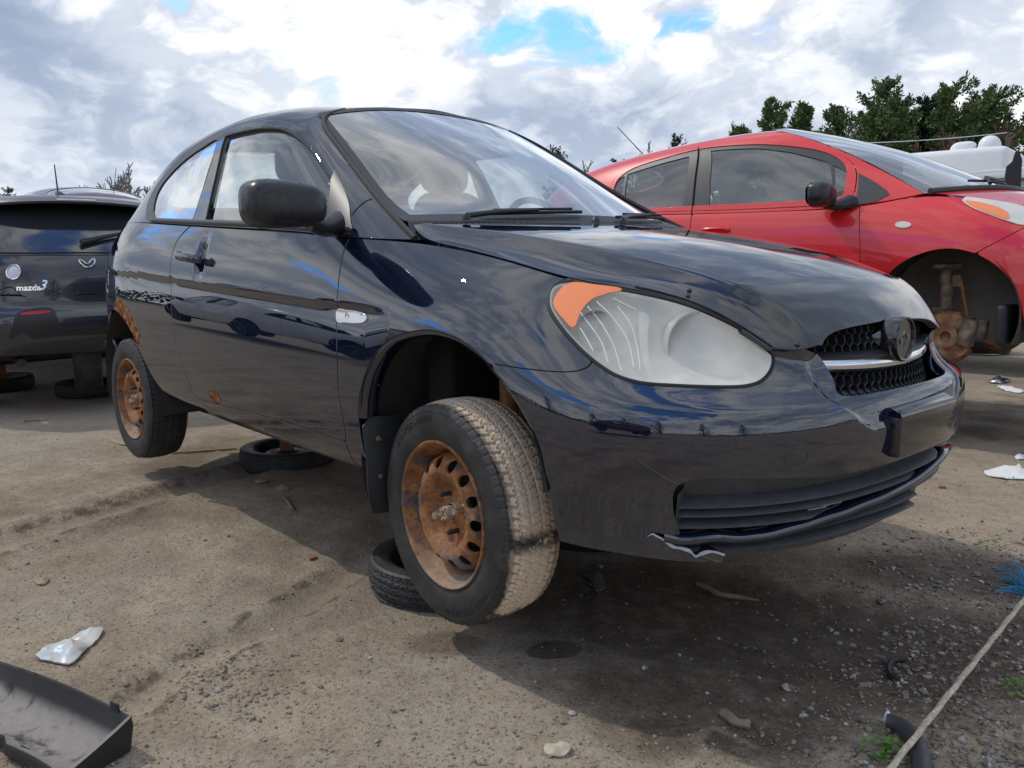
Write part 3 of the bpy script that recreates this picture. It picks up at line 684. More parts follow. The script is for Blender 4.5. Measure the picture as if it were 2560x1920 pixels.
# front arch: outer lip line
archF = smooth_curve(uvs(S, [(903, 1090), (896, 1040), (898, 994), (907, 953), (935, 890), (979, 846), (1025, 830.5), (1068, 826), (1115, 835), (1158, 855), (1202, 890), (1228, 919), (1262, 959), (1291, 1000), (1329, 1069), (1349, 1118), (1362, 1180), (1374, 1250), (1388, 1312), (1400, 1352)]))
archR = smooth_curve(uvs(S, [(262, 880), (261, 854), (263, 814), (272, 785), (283, 776), (298, 785), (315, 808), (333, 840), (347, 871), (364, 909), (390, 955), (408, 978), (428, 999)]))
headl = smooth_curve(uvs(S, [(1431, 698), (1395, 705), (1376, 720), (1369, 745), (1370, 770), (1400, 820), (1440, 865), (1485, 905), (1540, 940), (1600, 958), (1700, 966), (1800, 969), (1862, 967), (1900, 957), (1925, 935), (1935, 892)]), step=.012)
seam = smooth_curve(uvs(S, [(1227, 909), (1292, 919.5), (1364, 927.5), (1420, 930), (1454, 925), (1476, 913), (1487, 905)]))
def near(poly, p): return int(np.argmin(np.linalg.norm(poly - np.asarray(p), axis=1)))
ia = near(archF, seam[0]); ih = near(headl, seam[-1])
vbot = .045
# ---- door
panel('door', S, door_poly, 'rusted_black_paint', car, step=.016, bstep=.014)
DOOR_R = bpy.data.objects['door']
panel('door', S, (S.U - door_poly[:, 0])[:, None] * (1, 0) + door_poly[:, 1:] * (0, 1), 'black_paint', car, step=.04, bstep=.02)
# ---- fender
fen = np.vstack([df_, [(df_[-1][0] + .005, vbot)], [(archF[0][0] - .02, vbot)], archF[:ia + 1], seam[1:-1], headl[:ih + 1][::-1],
                 [(headl[0][0] - .004, VT)]])
FEN_POLY = fen
panel('fender', S, fen, 'black_paint', car, step=.015, bstep=.012, hole_flange=.01)
def mir(p): return np.stack([S.U - p[:, 0], p[:, 1]], 1)
panel('fender', S, mir(fen), 'black_paint', car, step=.035, bstep=.016)
# ---- rear quarter with the sill
u0 = 0.66
qt = np.vstack([dr_[::-1], db_[::-1][1:], [(df_[-1][0], vbot)], [(archR[-1][0] + .05, vbot)], archR[::-1], [(archR[0][0] - .03, .06)], [(u0, .06)], [(u0, VT)]])
panel('rear_quarter', S, qt, 'rusted_black_paint', car, step=.015, bstep=.013)
panel('rear_quarter', S, mir(qt), 'black_paint', car, step=.04, bstep=.02)
sheet('rear_bumper', S, 'black_paint', car, 30, 16, -.001, (0, u0), (.03, .42)); sheet('rear_bumper', S, 'black_paint', car, 30, 16, -.001, (S.U - u0, S.U), (.03, .42))
# ---- front bumper (both sides in one piece)
grl = uvs(S, [(2047, 887), (2063, 909), (2083, 944), (2103, 988)])
intake_l = uvs(S, [(1803, 1199), (1740, 1201), (1713, 1206), (1693, 1217), (1684, 1238), (1684, 1262), (1688, 1293), (1696, 1312)])
intake_c = uvs(S, [(1918, 1199), (2002, 1195), (2060, 1194), (2118, 1192)])
UC = S.U / 2
print('grille edge', S.pos(grl).round(3).tolist()); print('intake', S.pos(intake_l).round(3).tolist(), S.pos(intake_c).round(3).tolist())
side_b = uvs(S, [(1400, 1353), (1470, 1370), (1542, 1383), (1629, 1397), (1700, 1404)])
tear_lo = uvs(S, [(1814, 1386), (1791, 1377), (1766, 1374), (1752, 1379), (1739, 1388), (1725, 1371), (1706, 1366), (1687, 1363), (1670, 1350), (1640, 1336), (1631, 1331)])
tear_up = uvs(S, [(1640, 1333), (1662, 1338), (1685, 1341), (1702, 1338)])
u_end = float(tear_lo[0, 0])
ih_ = smooth_curve(np.vstack([[(UC, np.mean(intake_c[-2:, 1]) + .004)], intake_c[::-1][1:], intake_l[0:]]), step=.015)
gh = smooth_curve(np.vstack([grl, [(UC - .17, grl[-1][1] - .018)], [(UC, grl[-1][1] - .022)]]), step=.012)
lower = np.vstack([side_b, uvs(S, [(1760, 1407), (1806, 1408)]), tear_lo, tear_up, ih_[::-1]])
half = np.vstack([gh[::-1], [(grl[0][0] - .004, VT)], [(headl[-1][0] + .004, VT)], headl[ih:][::-1], seam[::-1][1:], archF[ia + 1:], lower])
bump_poly = np.vstack([half, mir(half)[::-1][1:-1]])
bumper = panel('front_bumper', S, bump_poly, 'black_paint', car, step=.0105, bstep=.007, gap=.002, flange=.022)
# white broken edge of the bumper skin along the tear
tq = smooth_curve(uvs(S, [(1618, 1340), (1632, 1331), (1640, 1336), (1670, 1351), (1687, 1364), (1706, 1367), (1725, 1372), (1739, 1388), (1752, 1379), (1766, 1375), (1791, 1377), (1812, 1384)]), step=.006)
X = S.pos(tq); nn = S.normal(tq); wd = np.interp(np.linspace(0, 1, len(tq)), [0, .12, .3, .55, .8, 1], [.001, .004, .006, .005, .006, .003]) * (1 + .25 * np.sin(np.arange(len(tq)) * .83))
X2 = S.pos(tq + np.stack([0 * wd, -wd * 1.6], 1)); n2 = S.normal(tq)
V = list(X + nn * .002) + list(X2 + n2 * .0012); k = len(X)
obj('torn_edge', V, [(i, i + 1, k + i + 1, k + i) for i in range(k - 1)], 'torn_plastic', bumper)
# ---- black shell added behind all gaps so they look dark
for ur_, vr_ in (((1.95, 3.30), (.06, VT)), ((.05, 1.95), (.60, VT)), ((3.30, 4.0), (.64, VT))):
    sheet('dark_gap_shell', S, 'black_void', car, 40, 10, -.03, ur_, vr_); sheet('dark_gap_shell', S, 'black_void', car, 40, 10, -.03, (S.U - ur_[1], S.U - ur_[0]), vr_)
# ---- arch lips
def lip(name, poly, parent, depth=.038, drop=.014, mat='black_paint', cx=0.0, cz=.30):
    p = resample(poly, .02); X = S.pos(p); n = S.normal(p); c = np.array((cx, 0, cz))
    sgn = np.sign(X[:, 1])[:, None]
    rdir = (c - X) * (1, 0, 1); rdir /= np.linalg.norm(rdir, axis=1)[:, None]
    rows = [X - n * .0015, X + rdir * drop * .35 - n * .004, X + rdir * drop - n * .012, X + rdir * drop * 1.1 - sgn * (0, depth, 0), X + rdir * (drop * 1.1 - .004) - sgn * (0, depth + .02, 0)]
    k = len(p); V = np.vstack(rows); F = [(r * k + i, r * k + i + 1, (r + 1) * k + i + 1, (r + 1) * k + i) for r in range(4) for i in range(k - 1)]
    return obj(name, V, F, mat, parent)
lip('arch_lip', archF[3:], car); lip('arch_lip', mir(archF[3:]), car)
lip('arch_lip', archR, car, .02, .004, 'rusted_black_paint', cx=-2.5); lip('arch_lip', mir(archR), car, .02, .004, cx=-2.5)
plain('flute_clear', (0.80, 0.80, 0.74), 0.15)
# ------------------------------------------------------------------ hood and its smoked deflector
hv = H.Vv
def hmir(p): return np.stack([p[:, 0], hv - p[:, 1]], 1)
gl_px = [(1985, 881), (2036, 879), (2057, 875), (2055, 852), (2071, 837), (2115, 822), (2160, 813), (2196, 806), (2212, 798), (2226, 791)]
ge = uvs(H, gl_px)
ge = np.vstack([[(H.U - .004, .02)], ge]); ge = ge[ge[:, 1] < hv / 2 - .01]
fe = np.vstack([smooth_curve(ge, step=.012), [(float(ge[-1, 0]) - .004, hv / 2)]])
print('hood grille edge', H.pos(ge).round(3).tolist())
front = np.vstack([fe, hmir(fe)[::-1][1:]])
hood_poly = np.vstack([[(0.0, hv), (0.0, 0.0)], [(t, 0.0) for t in np.linspace(.05, H.U - .02, 12)], front - (.006, 0), [(t, hv) for t in np.linspace(H.U - .02, .05, 12)]])
panel('hood', H, hood_poly, 'black_paint', car, step=.022, bstep=.015, gap=.002)
de = uvs(H, [(1629, 714), (1660, 715), (1700, 713), (1738, 709), (1790, 712), (1840, 717), (1912, 720), (1950, 718), (2000, 713), (2042, 708)])
de = de[de[:, 1] < hv / 2 - .02]; de = np.vstack([[(de[0, 0] - .005, .004)], de])
du = smooth_curve(np.vstack([de, [(float(de[-1, 0]) + .002, hv / 2)]]), step=.015)
dfl = np.vstack([[(t, .004) for t in np.linspace(H.U - .01, de[0, 0] + .02, 10)], du, hmir(du)[::-1][1:], [(t, hv - .004) for t in np.linspace(de[0, 0] + .02, H.U - .01, 10)], front[::-1]])
defl = panel('hood_deflector', H, dfl, 'smoked_plastic', car, step=.018, bstep=.010, gap=0.0, off=.007, flange=.007)
bx = MB()
for p in ((1718, 748), (1989, 866), (1722, 734)):
    q = H.pos(uvs(H, [p]))[0]; n = H.normal(uvs(H, [p]))[0]
    mb = MB().lathe([(0, .012), (.004, .0115), (.0058, .0095), (.0062, .006)], 12, 'z'); R_ = Vector((0, 0, 1)).rotation_difference(Vector(n)).to_matrix()
    MB().add([np.array(R_ @ Vector(v)) + q for v in mb.V], mb.F).build('fastener', 'black_trim', defl)
# ------------------------------------------------------------------ greenhouse
gv = G.Vv
def gmir(p): return np.stack([p[:, 0], gv - p[:, 1]], 1)
gap_top = uvs(G, [(554, 330), (587, 315), (645, 302), (688, 298), (732, 305), (775, 331), (813, 377), (836, 424), (859, 470), (873, 510), (877, 550)])
gap_top = np.vstack([gap_top, [(gap_top[-1, 0] + .004, .002)]])
q_out = uvs(G, [(554, 330), (518, 345.5), (486, 366), (454, 392), (425, 421), (402, 450), (382, 479), (370, 505), (364.5, 533), (365, 548), (379, 558), (414, 564)])
b_gap = uvs(G, [(554, 330), (530, 400), (504, 480), (482, 550)]); b_gap = np.vstack([b_gap, [(b_gap[-1, 0] + .006, .002)]])
gt = smooth_curve(gap_top); qo = smooth_curve(q_out); qo = np.vstack([qo, [(b_gap[-1, 0] + .25, .002)]])
opening = np.vstack([gt[::-1], qo[1:], [(b_gap[-1, 0], .002)]])
uA = np.linspace(0, G.U - .02, 40)
rear_win = smooth_curve(np.array([(1.60, gv / 2 - .42), (1.90, gv / 2 - .47), (2.17, gv / 2 - .46), (2.24, gv / 2 - .35), (2.255, gv / 2)]), step=.03)
rw = np.vstack([[(1.585, gv / 2)], [(1.585, gv / 2 - .38)], rear_win]); rw = np.vstack([rw, gmir(rw)[::-1][1:-1]])
seamA = uvs(G, [(933, 496), (912, 504.5), (892, 522), (877, 540)])
sl = smooth_curve(seamA, step=.01); slit = np.vstack([sl + (.0022, .0016), (sl - (.0022, .0016))[::-1]])
gout = np.vstack([[(0, 0)], [(0, t) for t in np.linspace(.05, gv, 60)], [(t, gv) for t in uA[1:]], [(G.U - .01, t) for t in np.linspace(gv, 0, 40)], [(t, 0) for t in uA[::-1][1:-1]]])
panel('roof', G, gout, 'black_paint', car, holes=[opening + (0, .001), gmir(opening + (0, .001)), rw, slit], step=.03, bstep=.016, gap=0.0, flange=.012, hole_flange=.02)
# door upper frame, glass, quarter window (right, then mirrored on the left)
gl = uvs(G, [(564, 340), (616, 326), (674, 319.5), (709, 324), (743.5, 342.6), (775, 374.4), (804, 415), (828, 450), (822, 500), (817, 545)])
glb = uvs(G, [(514, 553), (530, 480), (548, 400)])
gl_poly = np.vstack([smooth_curve(gl[:8]), gl[8:], [(gl[9, 0] + .003, .018)], [(glb[0, 0], .018)], glb])
frame_out = np.vstack([gt[::-1], smooth_curve(b_gap)[1:]])
qg = uvs(G, [(543, 349), (500, 371.5), (460, 400.5), (425, 435), (402, 464), (389, 490), (382, 528), (386, 545), (414, 554), (460, 557), (478, 552), (489, 525), (515, 440)])
qg_poly = smooth_curve(qg, closed=True)
q_frame = np.vstack([smooth_curve(b_gap), [(b_gap[-1, 0] + .25, .002)], qo[::-1][1:]])
doors = [o for o in car.children if o.name.startswith('door')]
sail = np.vstack([gl[7:10], [(gl[9, 0] + .003, .010)], [(gap_top[-1, 0] + .008, .010)], smooth_curve(gap_top[7:])[::-1]])
for sd_, mf in ((0, lambda p: p), (1, gmir)):
    dr_o = doors[sd_]
    panel('window_frame', G, mf(frame_out), 'black_paint', dr_o, holes=[mf(gl_poly)], step=.025, bstep=.012, hole_flange=.018)
    panel('window_glass', G, mf(gl_poly), 'window_glass', dr_o, step=.05, bstep=.02, gap=-.006, off=-.012, flange=0)
    ga = resample(gl_poly, .012, True)
    MB().tube(G.pos(mf(ga)) - G.normal(mf(ga)) * .002, .0045, 6, closed=True).build('window_seal', 'rubber_black', dr_o)
    panel('quarter_trim', G, mf(q_frame), 'grey_trim', car, holes=[mf(qg_poly)], step=.025, bstep=.012, off=-.001, hole_flange=.012)
    panel('quarter_window', G, mf(qg_poly), 'window_glass', car, step=.05, bstep=.02, gap=-.006, off=-.006, flange=0)
    panel('mirror_sail', G, mf(sail), 'black_trim', dr_o, step=.025, bstep=.012, off=.003, gap=0, flange=.006)
    st = np.array([(t, .011) for t in np.linspace(gap_top[-1, 0] + .002, q_out[-2, 0], 60)])
    X = G.pos(mf(st)); n = G.normal(mf(st)); k = len(X); dz = np.array((0, 0, 1.0))
    rows = [X - dz * .013 + n * .001, X - dz * .012 + n * .006, X + n * .007, X + dz * .009 + n * .004, X + dz * .010 - n * .004]
    obj('belt_moulding', np.vstack(rows), [(r * k + i, r * k + i + 1, (r + 1) * k + i + 1, (r + 1) * k + i) for r in range(4) for i in range(k - 1)], 'grey_trim', dr_o)
panel('rear_window', G, rw, 'window_glass', car, step=.06, bstep=.03, gap=-.008, off=-.008, flange=0)
# ------------------------------------------------------------------ windscreen, moulding, cowl, wipers
wf = np.array([(0.0, 0.0), (W.U, 0.0), (W.U, W.Vv), (0.0, W.Vv)])
ws_o = panel('windscreen', W, wf, 'windscreen_glass', car, step=.06, bstep=.04, gap=.004, off=-.004, flange=0)
ins = np.array([(W.U * t, 0.030 + .02 * math.exp(-t * 12)) for t in np.linspace(.06, .975, 20)])
wh = np.vstack([ins, np.stack([ins[:, 0], W.Vv - ins[:, 1]], 1)[::-1]])
panel('windscreen_border', W, wf, 'black_trim', ws_o, holes=[resample(wh, .03, True)], step=.04, bstep=.02, gap=.002, off=-.002, flange=0)
for mf in (lambda p: p, gmir):
    st = np.array([(.002, t) for t in np.linspace(.0, gv * .30, 60)]); st[:, 1] = np.linspace(.0, .74, 60)
    X = G.pos(mf(st)); n = G.normal(mf(st)); MB().tube(X + n * .001, .009, 8).build('screen_moulding', 'rubber_black', car)
cols_ = 40
Wb = W.pos(np.array([(0.0, t) for t in np.linspace(0, W.Vv, cols_)])); Hb = H.pos(np.array([(0.0, t) for t in np.linspace(0, hv, cols_)]))
rows = [Wb + (0.0, 0, .004), Wb + (.02, 0, -.006), Wb * .5 + Hb * .5 + (0, 0, -.016), Hb + (-.012, 0, -.018), Hb + (.01, 0, -.04)]
cowl = obj('cowl', np.vstack(rows), [(r * cols_ + i, r * cols_ + i + 1, (r + 1) * cols_ + i + 1, (r + 1) * cols_ + i) for r in range(4) for i in range(cols_ - 1)], 'grey_trim', car)
for i in range(42):
    t = .10 + .43 * i / 41
    a = W.pos(np.array([(0.0, t * W.Vv)]))[0]; b = H.pos(np.array([(0.0, t * hv)]))[0]
    c0 = a * .25 + b * .75
    MB().box(c0 + (-.005, 0, -.006), (.05, .0035, .012)).build('vent_rib', 'grey_trim', cowl, smooth=False)
def on_w(u, v, o=.012): q = W.pos(np.array([(u, v)]))[0]; return q + W.normal(np.array([(u, v)]))[0] * o
def wiper(v0, v1, u1):
    r = empty('wiper', parent=car)
    piv = on_w(-.0, v0, .02) + (0.03, 0, -.005)
    mb = MB(); mb.lathe([(0, .006), (.009, .005), (.012, .0), (.013, -.012)], 14, 'z', piv); 
    arm = [piv + (0, 0, .0), on_w(.015, v0 + (v1 - v0) * .25, .022), on_w(u1 * .7, v0 + (v1 - v0) * .6, .024)]
    P_ = smooth_curve(arm, step=.03); mb.tube(P_, [.009 - .004 * i / len(P_) for i in range(len(P_))], 8)
    mb.build('arm', 'black_trim', r)
    bl = MB(); B_ = [on_w(u1 * (.62 + .5 * t), v0 + (v1 - v0) * (.18 + .82 * t), .010) for t in np.linspace(0, 1, 18)]
    bl.tube(B_, .006, 6); bl.tube([b + np.array((0, 0, .010)) for b in B_[2:-2]], .0045, 6); bl.build('blade', 'rubber_black', r)
wiper(.14, .52, .05); wiper(.62, 1.02, .05)
MB().lathe([(0, .022), (.010, .016), (.017, 0), (.018, -.02)], 16, 'z', H.pos(np.array([(.012, hv * .44)]))[0]).build('washer_nozzle', 'black_trim', car)
# ------------------------------------------------------------------ headlamps
def headlamp(mf, side):
    lens_poly = np.vstack([headl, [(t, VT) for t in np.linspace(headl[-1, 0], headl[0, 0], 26)]])
    lp = mf(lens_poly)
    h = empty('headlight', parent=car)
    panel('lens', S, lp, 'hazed_lens', h, step=.025, bstep=.012, gap=.007, off=.003, flange=.012)
    ring = resample(lens_poly, .012, True)
    if area(ring) < 0: ring = ring[::-1]
    r1 = mf(inset_poly(ring, .003))
    MB().tube(S.pos(r1) - S.normal(r1) * .003, .0065, 8, closed=True).build('seal', 'rubber_black', h)
    r2 = mf(inset_poly(ring, .0095)); MB().tube(S.pos(r2) - S.normal(r2) * .002, .0042, 6, closed=True).build('bezel', 'housing_pale', h)
    ro = mf(inset_poly(ring, .012)); ri = mf(inset_poly(ring, .020)); X0 = S.pos(ro) - S.normal(ro) * .004; X1 = S.pos(ri) - S.normal(ri) * .05; k = len(ro)
    obj('housing_wall', np.vstack([X0, X1]), [(i, (i + 1) % k, k + (i + 1) % k, k + i) for i in range(k)], 'housing_pale', h)
    panel('housing', S, lp, 'housing_pale', h, step=.03, bstep=.02, gap=.016, off=-.05, flange=0)
    sg = -1 if side == 0 else 1
    def bowl(name, px_, r, d, mat, inset_, ax):
        q = uvs(S, [px_])[0]; X = S.pos([q])[0]; n = S.normal([q])[0]
        c = X - n * inset_; ax = np.array(ax, float); ax /= np.linalg.norm(ax)
        prof = [(r * t, -d + d * t * t) for t in np.linspace(.03, 1, 10)] + [(r * 1.04, .002), (r * 1.05, -.02)]
        mb = MB().lathe(prof, 36, 'z'); M_ = Vector((0, 0, 1)).rotation_difference(Vector(ax)).to_matrix()
        V = [np.array(M_ @ Vector(v)) + c for v in mb.V]; V = [v * (1, 1 if side == 0 else -1, 1) for v in V]
        MB().add(V, mb.F).build(name, mat, h)
        bb = MB().lathe([(0, -d * .1), (.008, -d * .12), (.009, -d * .4), (.009, -d)], 14, 'z'); V = [np.array(M_ @ Vector(v)) + c for v in bb.V]; V = [v * (1, 1 if side == 0 else -1, 1) for v in V]
        MB().add(V, bb.F).build('bulb', 'dull_metal', h)
    bowl('reflector', (1742, 858), .072, .05, 'reflector_silver', .012, (.93, -.33, .05))
    bowl('indicator_reflector', (1490, 815), .042, .035, 'reflector_silver', .014, (.75, -.62, .1))
    am = smooth_curve(uvs(S, crop(1330, 660, [(188, 345), (240, 232), (335, 172), (560, 188), (790, 225), (640, 262), (505, 318), (432, 400), (395, 480), (365, 560), (275, 480)])), closed=True, step=.012)
    panel('amber_section', S, mf(am), 'amber_plastic', h, step=.02, bstep=.01, gap=0, off=.0040, flange=.003)
    for ln in ([(480, 370), (600, 520), (700, 700), (775, 930)], [(410, 410), (520, 560), (600, 680), (660, 860)], [(560, 330), (700, 470), (820, 650), (880, 900)], [(740, 370), (850, 520), (905, 700), (935, 930)], [(420, 560), (490, 680), (530, 760)], [(700, 300), (900, 400)]):
        q = smooth_curve(uvs(S, crop(1330, 660, ln)), step=.012); MB().tube(S.pos(mf(q)) + S.normal(mf(q)) * .0024, .0016, 6).build('flute', 'flute_clear', h)
    fin = uvs(S, crop(1330, 660, [(930, 400), (925, 560), (945, 720), (985, 880), (1010, 985), (1062, 990), (1030, 880), (1005, 720), (1000, 560), (1015, 430)]))
    panel('divider', S, mf(smooth_curve(fin, closed=True, step=.012)), 'reflector_silver', h, step=.02, bstep=.012, gap=0, off=-.010, flange=.03)
headlamp(lambda p: p, 0); headlamp(mir, 1)
# ------------------------------------------------------------------ side marker, bumper details
for mf in (lambda p: p, mir):
    mk = smooth_curve(uvs(S, crop(800, 500, [(154, 948), (230, 952), (310, 962), (385, 985), (412, 1018), (388, 1052), (320, 1064), (230, 1058), (154, 1048)])), closed=True, step=.008)
    pm = panel('side_marker', S, mf(mk), 'clear_marker', car, step=.01, bstep=.006, gap=0, off=.004, flange=.008)
    c_ = S.pos(mf(uvs(S, crop(800, 500, [(245, 1005)]))))[0]; MB().lathe([(0, .004), (.007, .003), (.009, 0)], 12, 'y', c_ + (0, -.006 * (1 if c_[1] < 0 else -1), 0)).build('marker_bulb', 'amber_plastic', pm)
th = np.linspace(0, 2 * math.pi, 40, endpoint=False); c0 = uvs(S, [(1992, 1143)])[0]
q = np.stack([c0[0] + .026 * np.cos(th), c0[1] + .026 * np.sin(th)], 1); MB().tube(S.pos(q) - S.normal(q) * .0006, .0016, 5, closed=True).build('tow_hook_cover', 'grey_trim', bumper)
# plate holder
pl = MB(); zt, zb, px0, px1 = .497, .385, -.155, .155
def front_x(y, z, o=.0):
    q = S.px(project(np.array([[.86, y, z]]) + OFF)); return S.pos(q)[0][0] + o
pl.box((.845, 0, (zb + zt) / 2), (.075, px1 - px0, zt - zb), bev=.006); ph_o = pl.build('plate_holder', 'smoked_plastic', bumper)
V = [(.870 + dx, y, zt + dz) for y in np.linspace(px0 - .004, px1 + .004, 12) for dx, dz in ((-.05, .006), (-.01, .004), (.012, -.006), (.016, -.014), (.010, -.018), (-.05, -.012))]
MB().add(V, [(i * 6 + j, (i + 1) * 6 + j, (i + 1) * 6 + (j + 1) % 6, i * 6 + (j + 1) % 6) for i in range(11) for j in range(6)] + [tuple(range(6)), tuple(66 + j for j in range(6))]).build('plate_lip', 'black_paint', ph_o, angle=40)
MB().box((.862, px0 + .004, zb + .055), (.036, .012, .10), bev=.005).build('plate_rib', 'smoked_plastic', ph_o); MB().box((.860, px1 - .004, zb + .055), (.03, .010, .10), bev=.004).build('plate_rib', 'smoked_plastic', ph_o)
# ------------------------------------------------------------------ grille: recessed box, honeycomb, chrome bar, badge pod
gr = empty('grille', parent=car)
def gx(y, z): return .805 - .62 * y * y - (z - .60) * .25          # plan of the grille opening
ys = np.linspace(-.37, .37, 25); zs = np.linspace(.48, .72, 9)
V = [(gx(y, z) - .062, y, z) for y in ys for z in zs]
obj('backing', V, [(i * 9 + j, (i + 1) * 9 + j, (i + 1) * 9 + j + 1, i * 9 + j + 1) for i in range(24) for j in range(8)], 'black_void', gr)
hexm = MB(); R0 = .0155
for row in range(-4, 7):
    z = .585 + row * R0 * 1.5
    if not (.505 < z < .68): continue
    for col in range(-14, 15):
        y = (col + (row % 2) * .5) * R0 * math.sqrt(3)
        lim = .315 - max(0, (.60 - z)) * .45
        if abs(y) > lim or (z > .615 and abs(y) < .075): continue
        o_ = [(y + R0 * math.sin(a), z + R0 * math.cos(a)) for a in np.arange(6) * math.pi / 3]; i_ = [(y + R0 * .85 * math.sin(a), z + R0 * .85 * math.cos(a)) for a in np.arange(6) * math.pi / 3]
        V = [(gx(a, b) - .018, a, b) for a, b in o_] + [(gx(a, b) - .015, a, b) for a, b in i_] + [(gx(a, b) - .045, a, b) for a, b in i_]
        F = [(k, (k + 1) % 6, 6 + (k + 1) % 6, 6 + k) for k in range(6)] + [(6 + k, 6 + (k + 1) % 6, 12 + (k + 1) % 6, 12 + k) for k in range(6)]
        hexm.add(V, F)
hx = hexm.build('honeycomb', 'black_trim', gr, angle=20); hx['kind'] = 'stuff'
def sweep(name, ypts, zc, prof, mat, parent, xo=0.0):
    V = []; m_ = len(prof)
    for y in ypts:
        for dx, dz in prof: V.append((gx(y, .59) + xo + dx, y, zc(y) + dz))
    F = [(i * m_ + j, (i + 1) * m_ + j, (i + 1) * m_ + (j + 1) % m_, i * m_ + (j + 1) % m_) for i in range(len(ypts) - 1) for j in range(m_)]
    mb = MB().add(V, F + [tuple(range(m_)), tuple((len(ypts) - 1) * m_ + j for j in range(m_))]); return mb.build(name, mat, parent, angle=50)
oval = [(.012 * math.cos(a), .0155 * math.sin(a)) for a in np.linspace(0, 2 * math.pi, 14, endpoint=False)]
sweep('chrome_bar', np.linspace(-.318, .318, 40), lambda y: .592 + .10 * y * y, oval, 'chrome', gr, -.012)
sweep('plastic_rib', np.linspace(-.34, .34, 40), lambda y: .614 + .08 * y * y, [(.0, -.010), (.004, .0), (-.012, .010), (-.045, .010), (-.045, -.010)], 'black_trim', gr, -.012)
sweep('plastic_rib', np.linspace(-.30, .30, 40), lambda y: .528 + .05 * y * y, [(.006, -.014), (.0, .004), (-.03, .020), (-.05, .020), (-.05, -.014)], 'black_trim', gr, -.004)
sweep('lower_chrome', np.linspace(-.275, .275, 40), lambda y: .508 + .05 * y * y, [(.010, -.004), (.009, .005), (-.004, .007), (-.012, -.002), (-.004, -.008)], 'chrome', gr, .026)
# badge pod: a round dish on a flaring wing
pod = []
for a in np.linspace(-1, 1, 31):
    y = a * .125; hgt = .006 + .042 * math.exp(-(a / .40) ** 2); pro = .002 + .045 * math.exp(-(a / .38) ** 2)
    for b in np.linspace(0, 2 * math.pi, 16, endpoint=False): pod.append((gx(y, .64) - .028 + pro * (0.5 + .5 * math.cos(b)), y, .648 + hgt * math.sin(b)))
MB().add(pod, [(i * 16 + j, (i + 1) * 16 + j, (i + 1) * 16 + (j + 1) % 16, i * 16 + (j + 1) % 16) for i in range(30) for j in range(16)]).build('badge_pod', 'black_paint', gr)
bd = MB().lathe([(.055, -.03), (.056, .008), (.053, .013), (.049, .012), (.047, .007), (0, .006)], 40, 'x', (gx(0, .648) + .012, 0, .648)).build('badge_dish', 'smoked_plastic', gr)
for dy, dz in ((-.016, -.006), (.018, .004)): MB().box((gx(0, .648) + .019, dy, .648 + dz), (.004, .009, .014)).box((gx(0, .648) + .021, dy, .648 + dz), (.004, .004, .008)).build('badge_clip', 'dull_metal', gr, smooth=False)
# ------------------------------------------------------------------ lower intake bars and hanging lip
it = empty('lower_grille', parent=car)
ua, ub = intake_l[4, 0] + .012, S.U - intake_l[4, 0] - .012
sheet('backing', S, 'dusty_plastic', it, 60, 6, -.050, (ua - .03, ub + .03), (.03, .25))
for j, vv in enumerate((.075, .105, .135, .165, .19)):
    q = np.array([(u_, vv + .010 * math.sin((u_ - ua) * 2.2) - .02 * max(0, (u_ - ua) - .5) * (j < 3)) for u_ in np.linspace(ua, ub - (.55 if j < 2 else 0), 70)]); X = S.pos(q); n = S.normal(q)
    k = len(X); pr_ = [(-.016, -.005), (-.008, 0.0), (-.016, .005), (-.052, .007), (-.052, -.005)]
    V = np.vstack([X + n * a + np.array((0, 0, b)) for a, b in pr_]); MB().add(V, [(r * k + i, r * k + i + 1, ((r + 1) % 5) * k + i + 1, ((r + 1) % 5) * k + i) for r in range(5) for i in range(k - 1)]).build('bar', 'dusty_plastic', it, angle=30)
ew = np.array([(ua - .004, t) for t in np.linspace(.06, .235, 12)]); X = S.pos(ew); n = S.normal(ew)
V = np.vstack([X - n * .002, X - n * .035 + (0.012, .012, 0), X - n * .08 + (.012, .012, 0)]); obj('end_cheek', V, [(r * 12 + i, r * 12 + i + 1, (r + 1) * 12 + i + 1, (r + 1) * 12 + i) for r in range(2) for i in range(11)], 'dusty_plastic', it)
lp_ = smooth_curve(np.array([(1660, 1338), (1690, 1347), (1740, 1346), (1800, 1341), (1861, 1344), (1945, 1330), (2031, 1306), (2118, 1277), (2176, 1254), (2248, 1222), (2321, 1176), (2362, 1135), (2376, 1116)], float), step=14)
lq = S.px(lp_); lX = S.pos(lq)
# where the lip leaves the bumper's own outline it keeps the distance of the bumper's lower edge
L3 = []
for p_, X_ in zip(lp_, lX):
    d_ = ray(*p_); t_ = np.dot(X_ + OFF - CP, d_) / np.dot(d_, d_); L3.append(CP + d_ * t_ - OFF)
L3 = np.array(L3); k = len(L3); fw = np.cross(np.gradient(L3, axis=0), (0, 0, 1)); fw /= np.linalg.norm(fw, axis=1)[:, None]
fw = np.where((fw[:, :1] < 0) & (L3[:, :1] > .3), -fw, fw)
pr_ = [(-.055, .012), (-.02, .008), (.0, .006), (.006, .0), (.003, -.012), (-.010, -.022), (-.05, -.024)]
wob = .0008 * np.sin(np.arange(k) * .9)[:, None] * np.array((0, 0, 1))
V = np.vstack([L3 + fw * a + np.array((0, 0, b)) + wob for a, b in pr_]); obj('bumper_lip', V, [(r * k + i, r * k + i + 1, (r + 1) * k + i + 1, (r + 1) * k + i) for r in range(6) for i in range(k - 1)], 'black_paint', bumper)
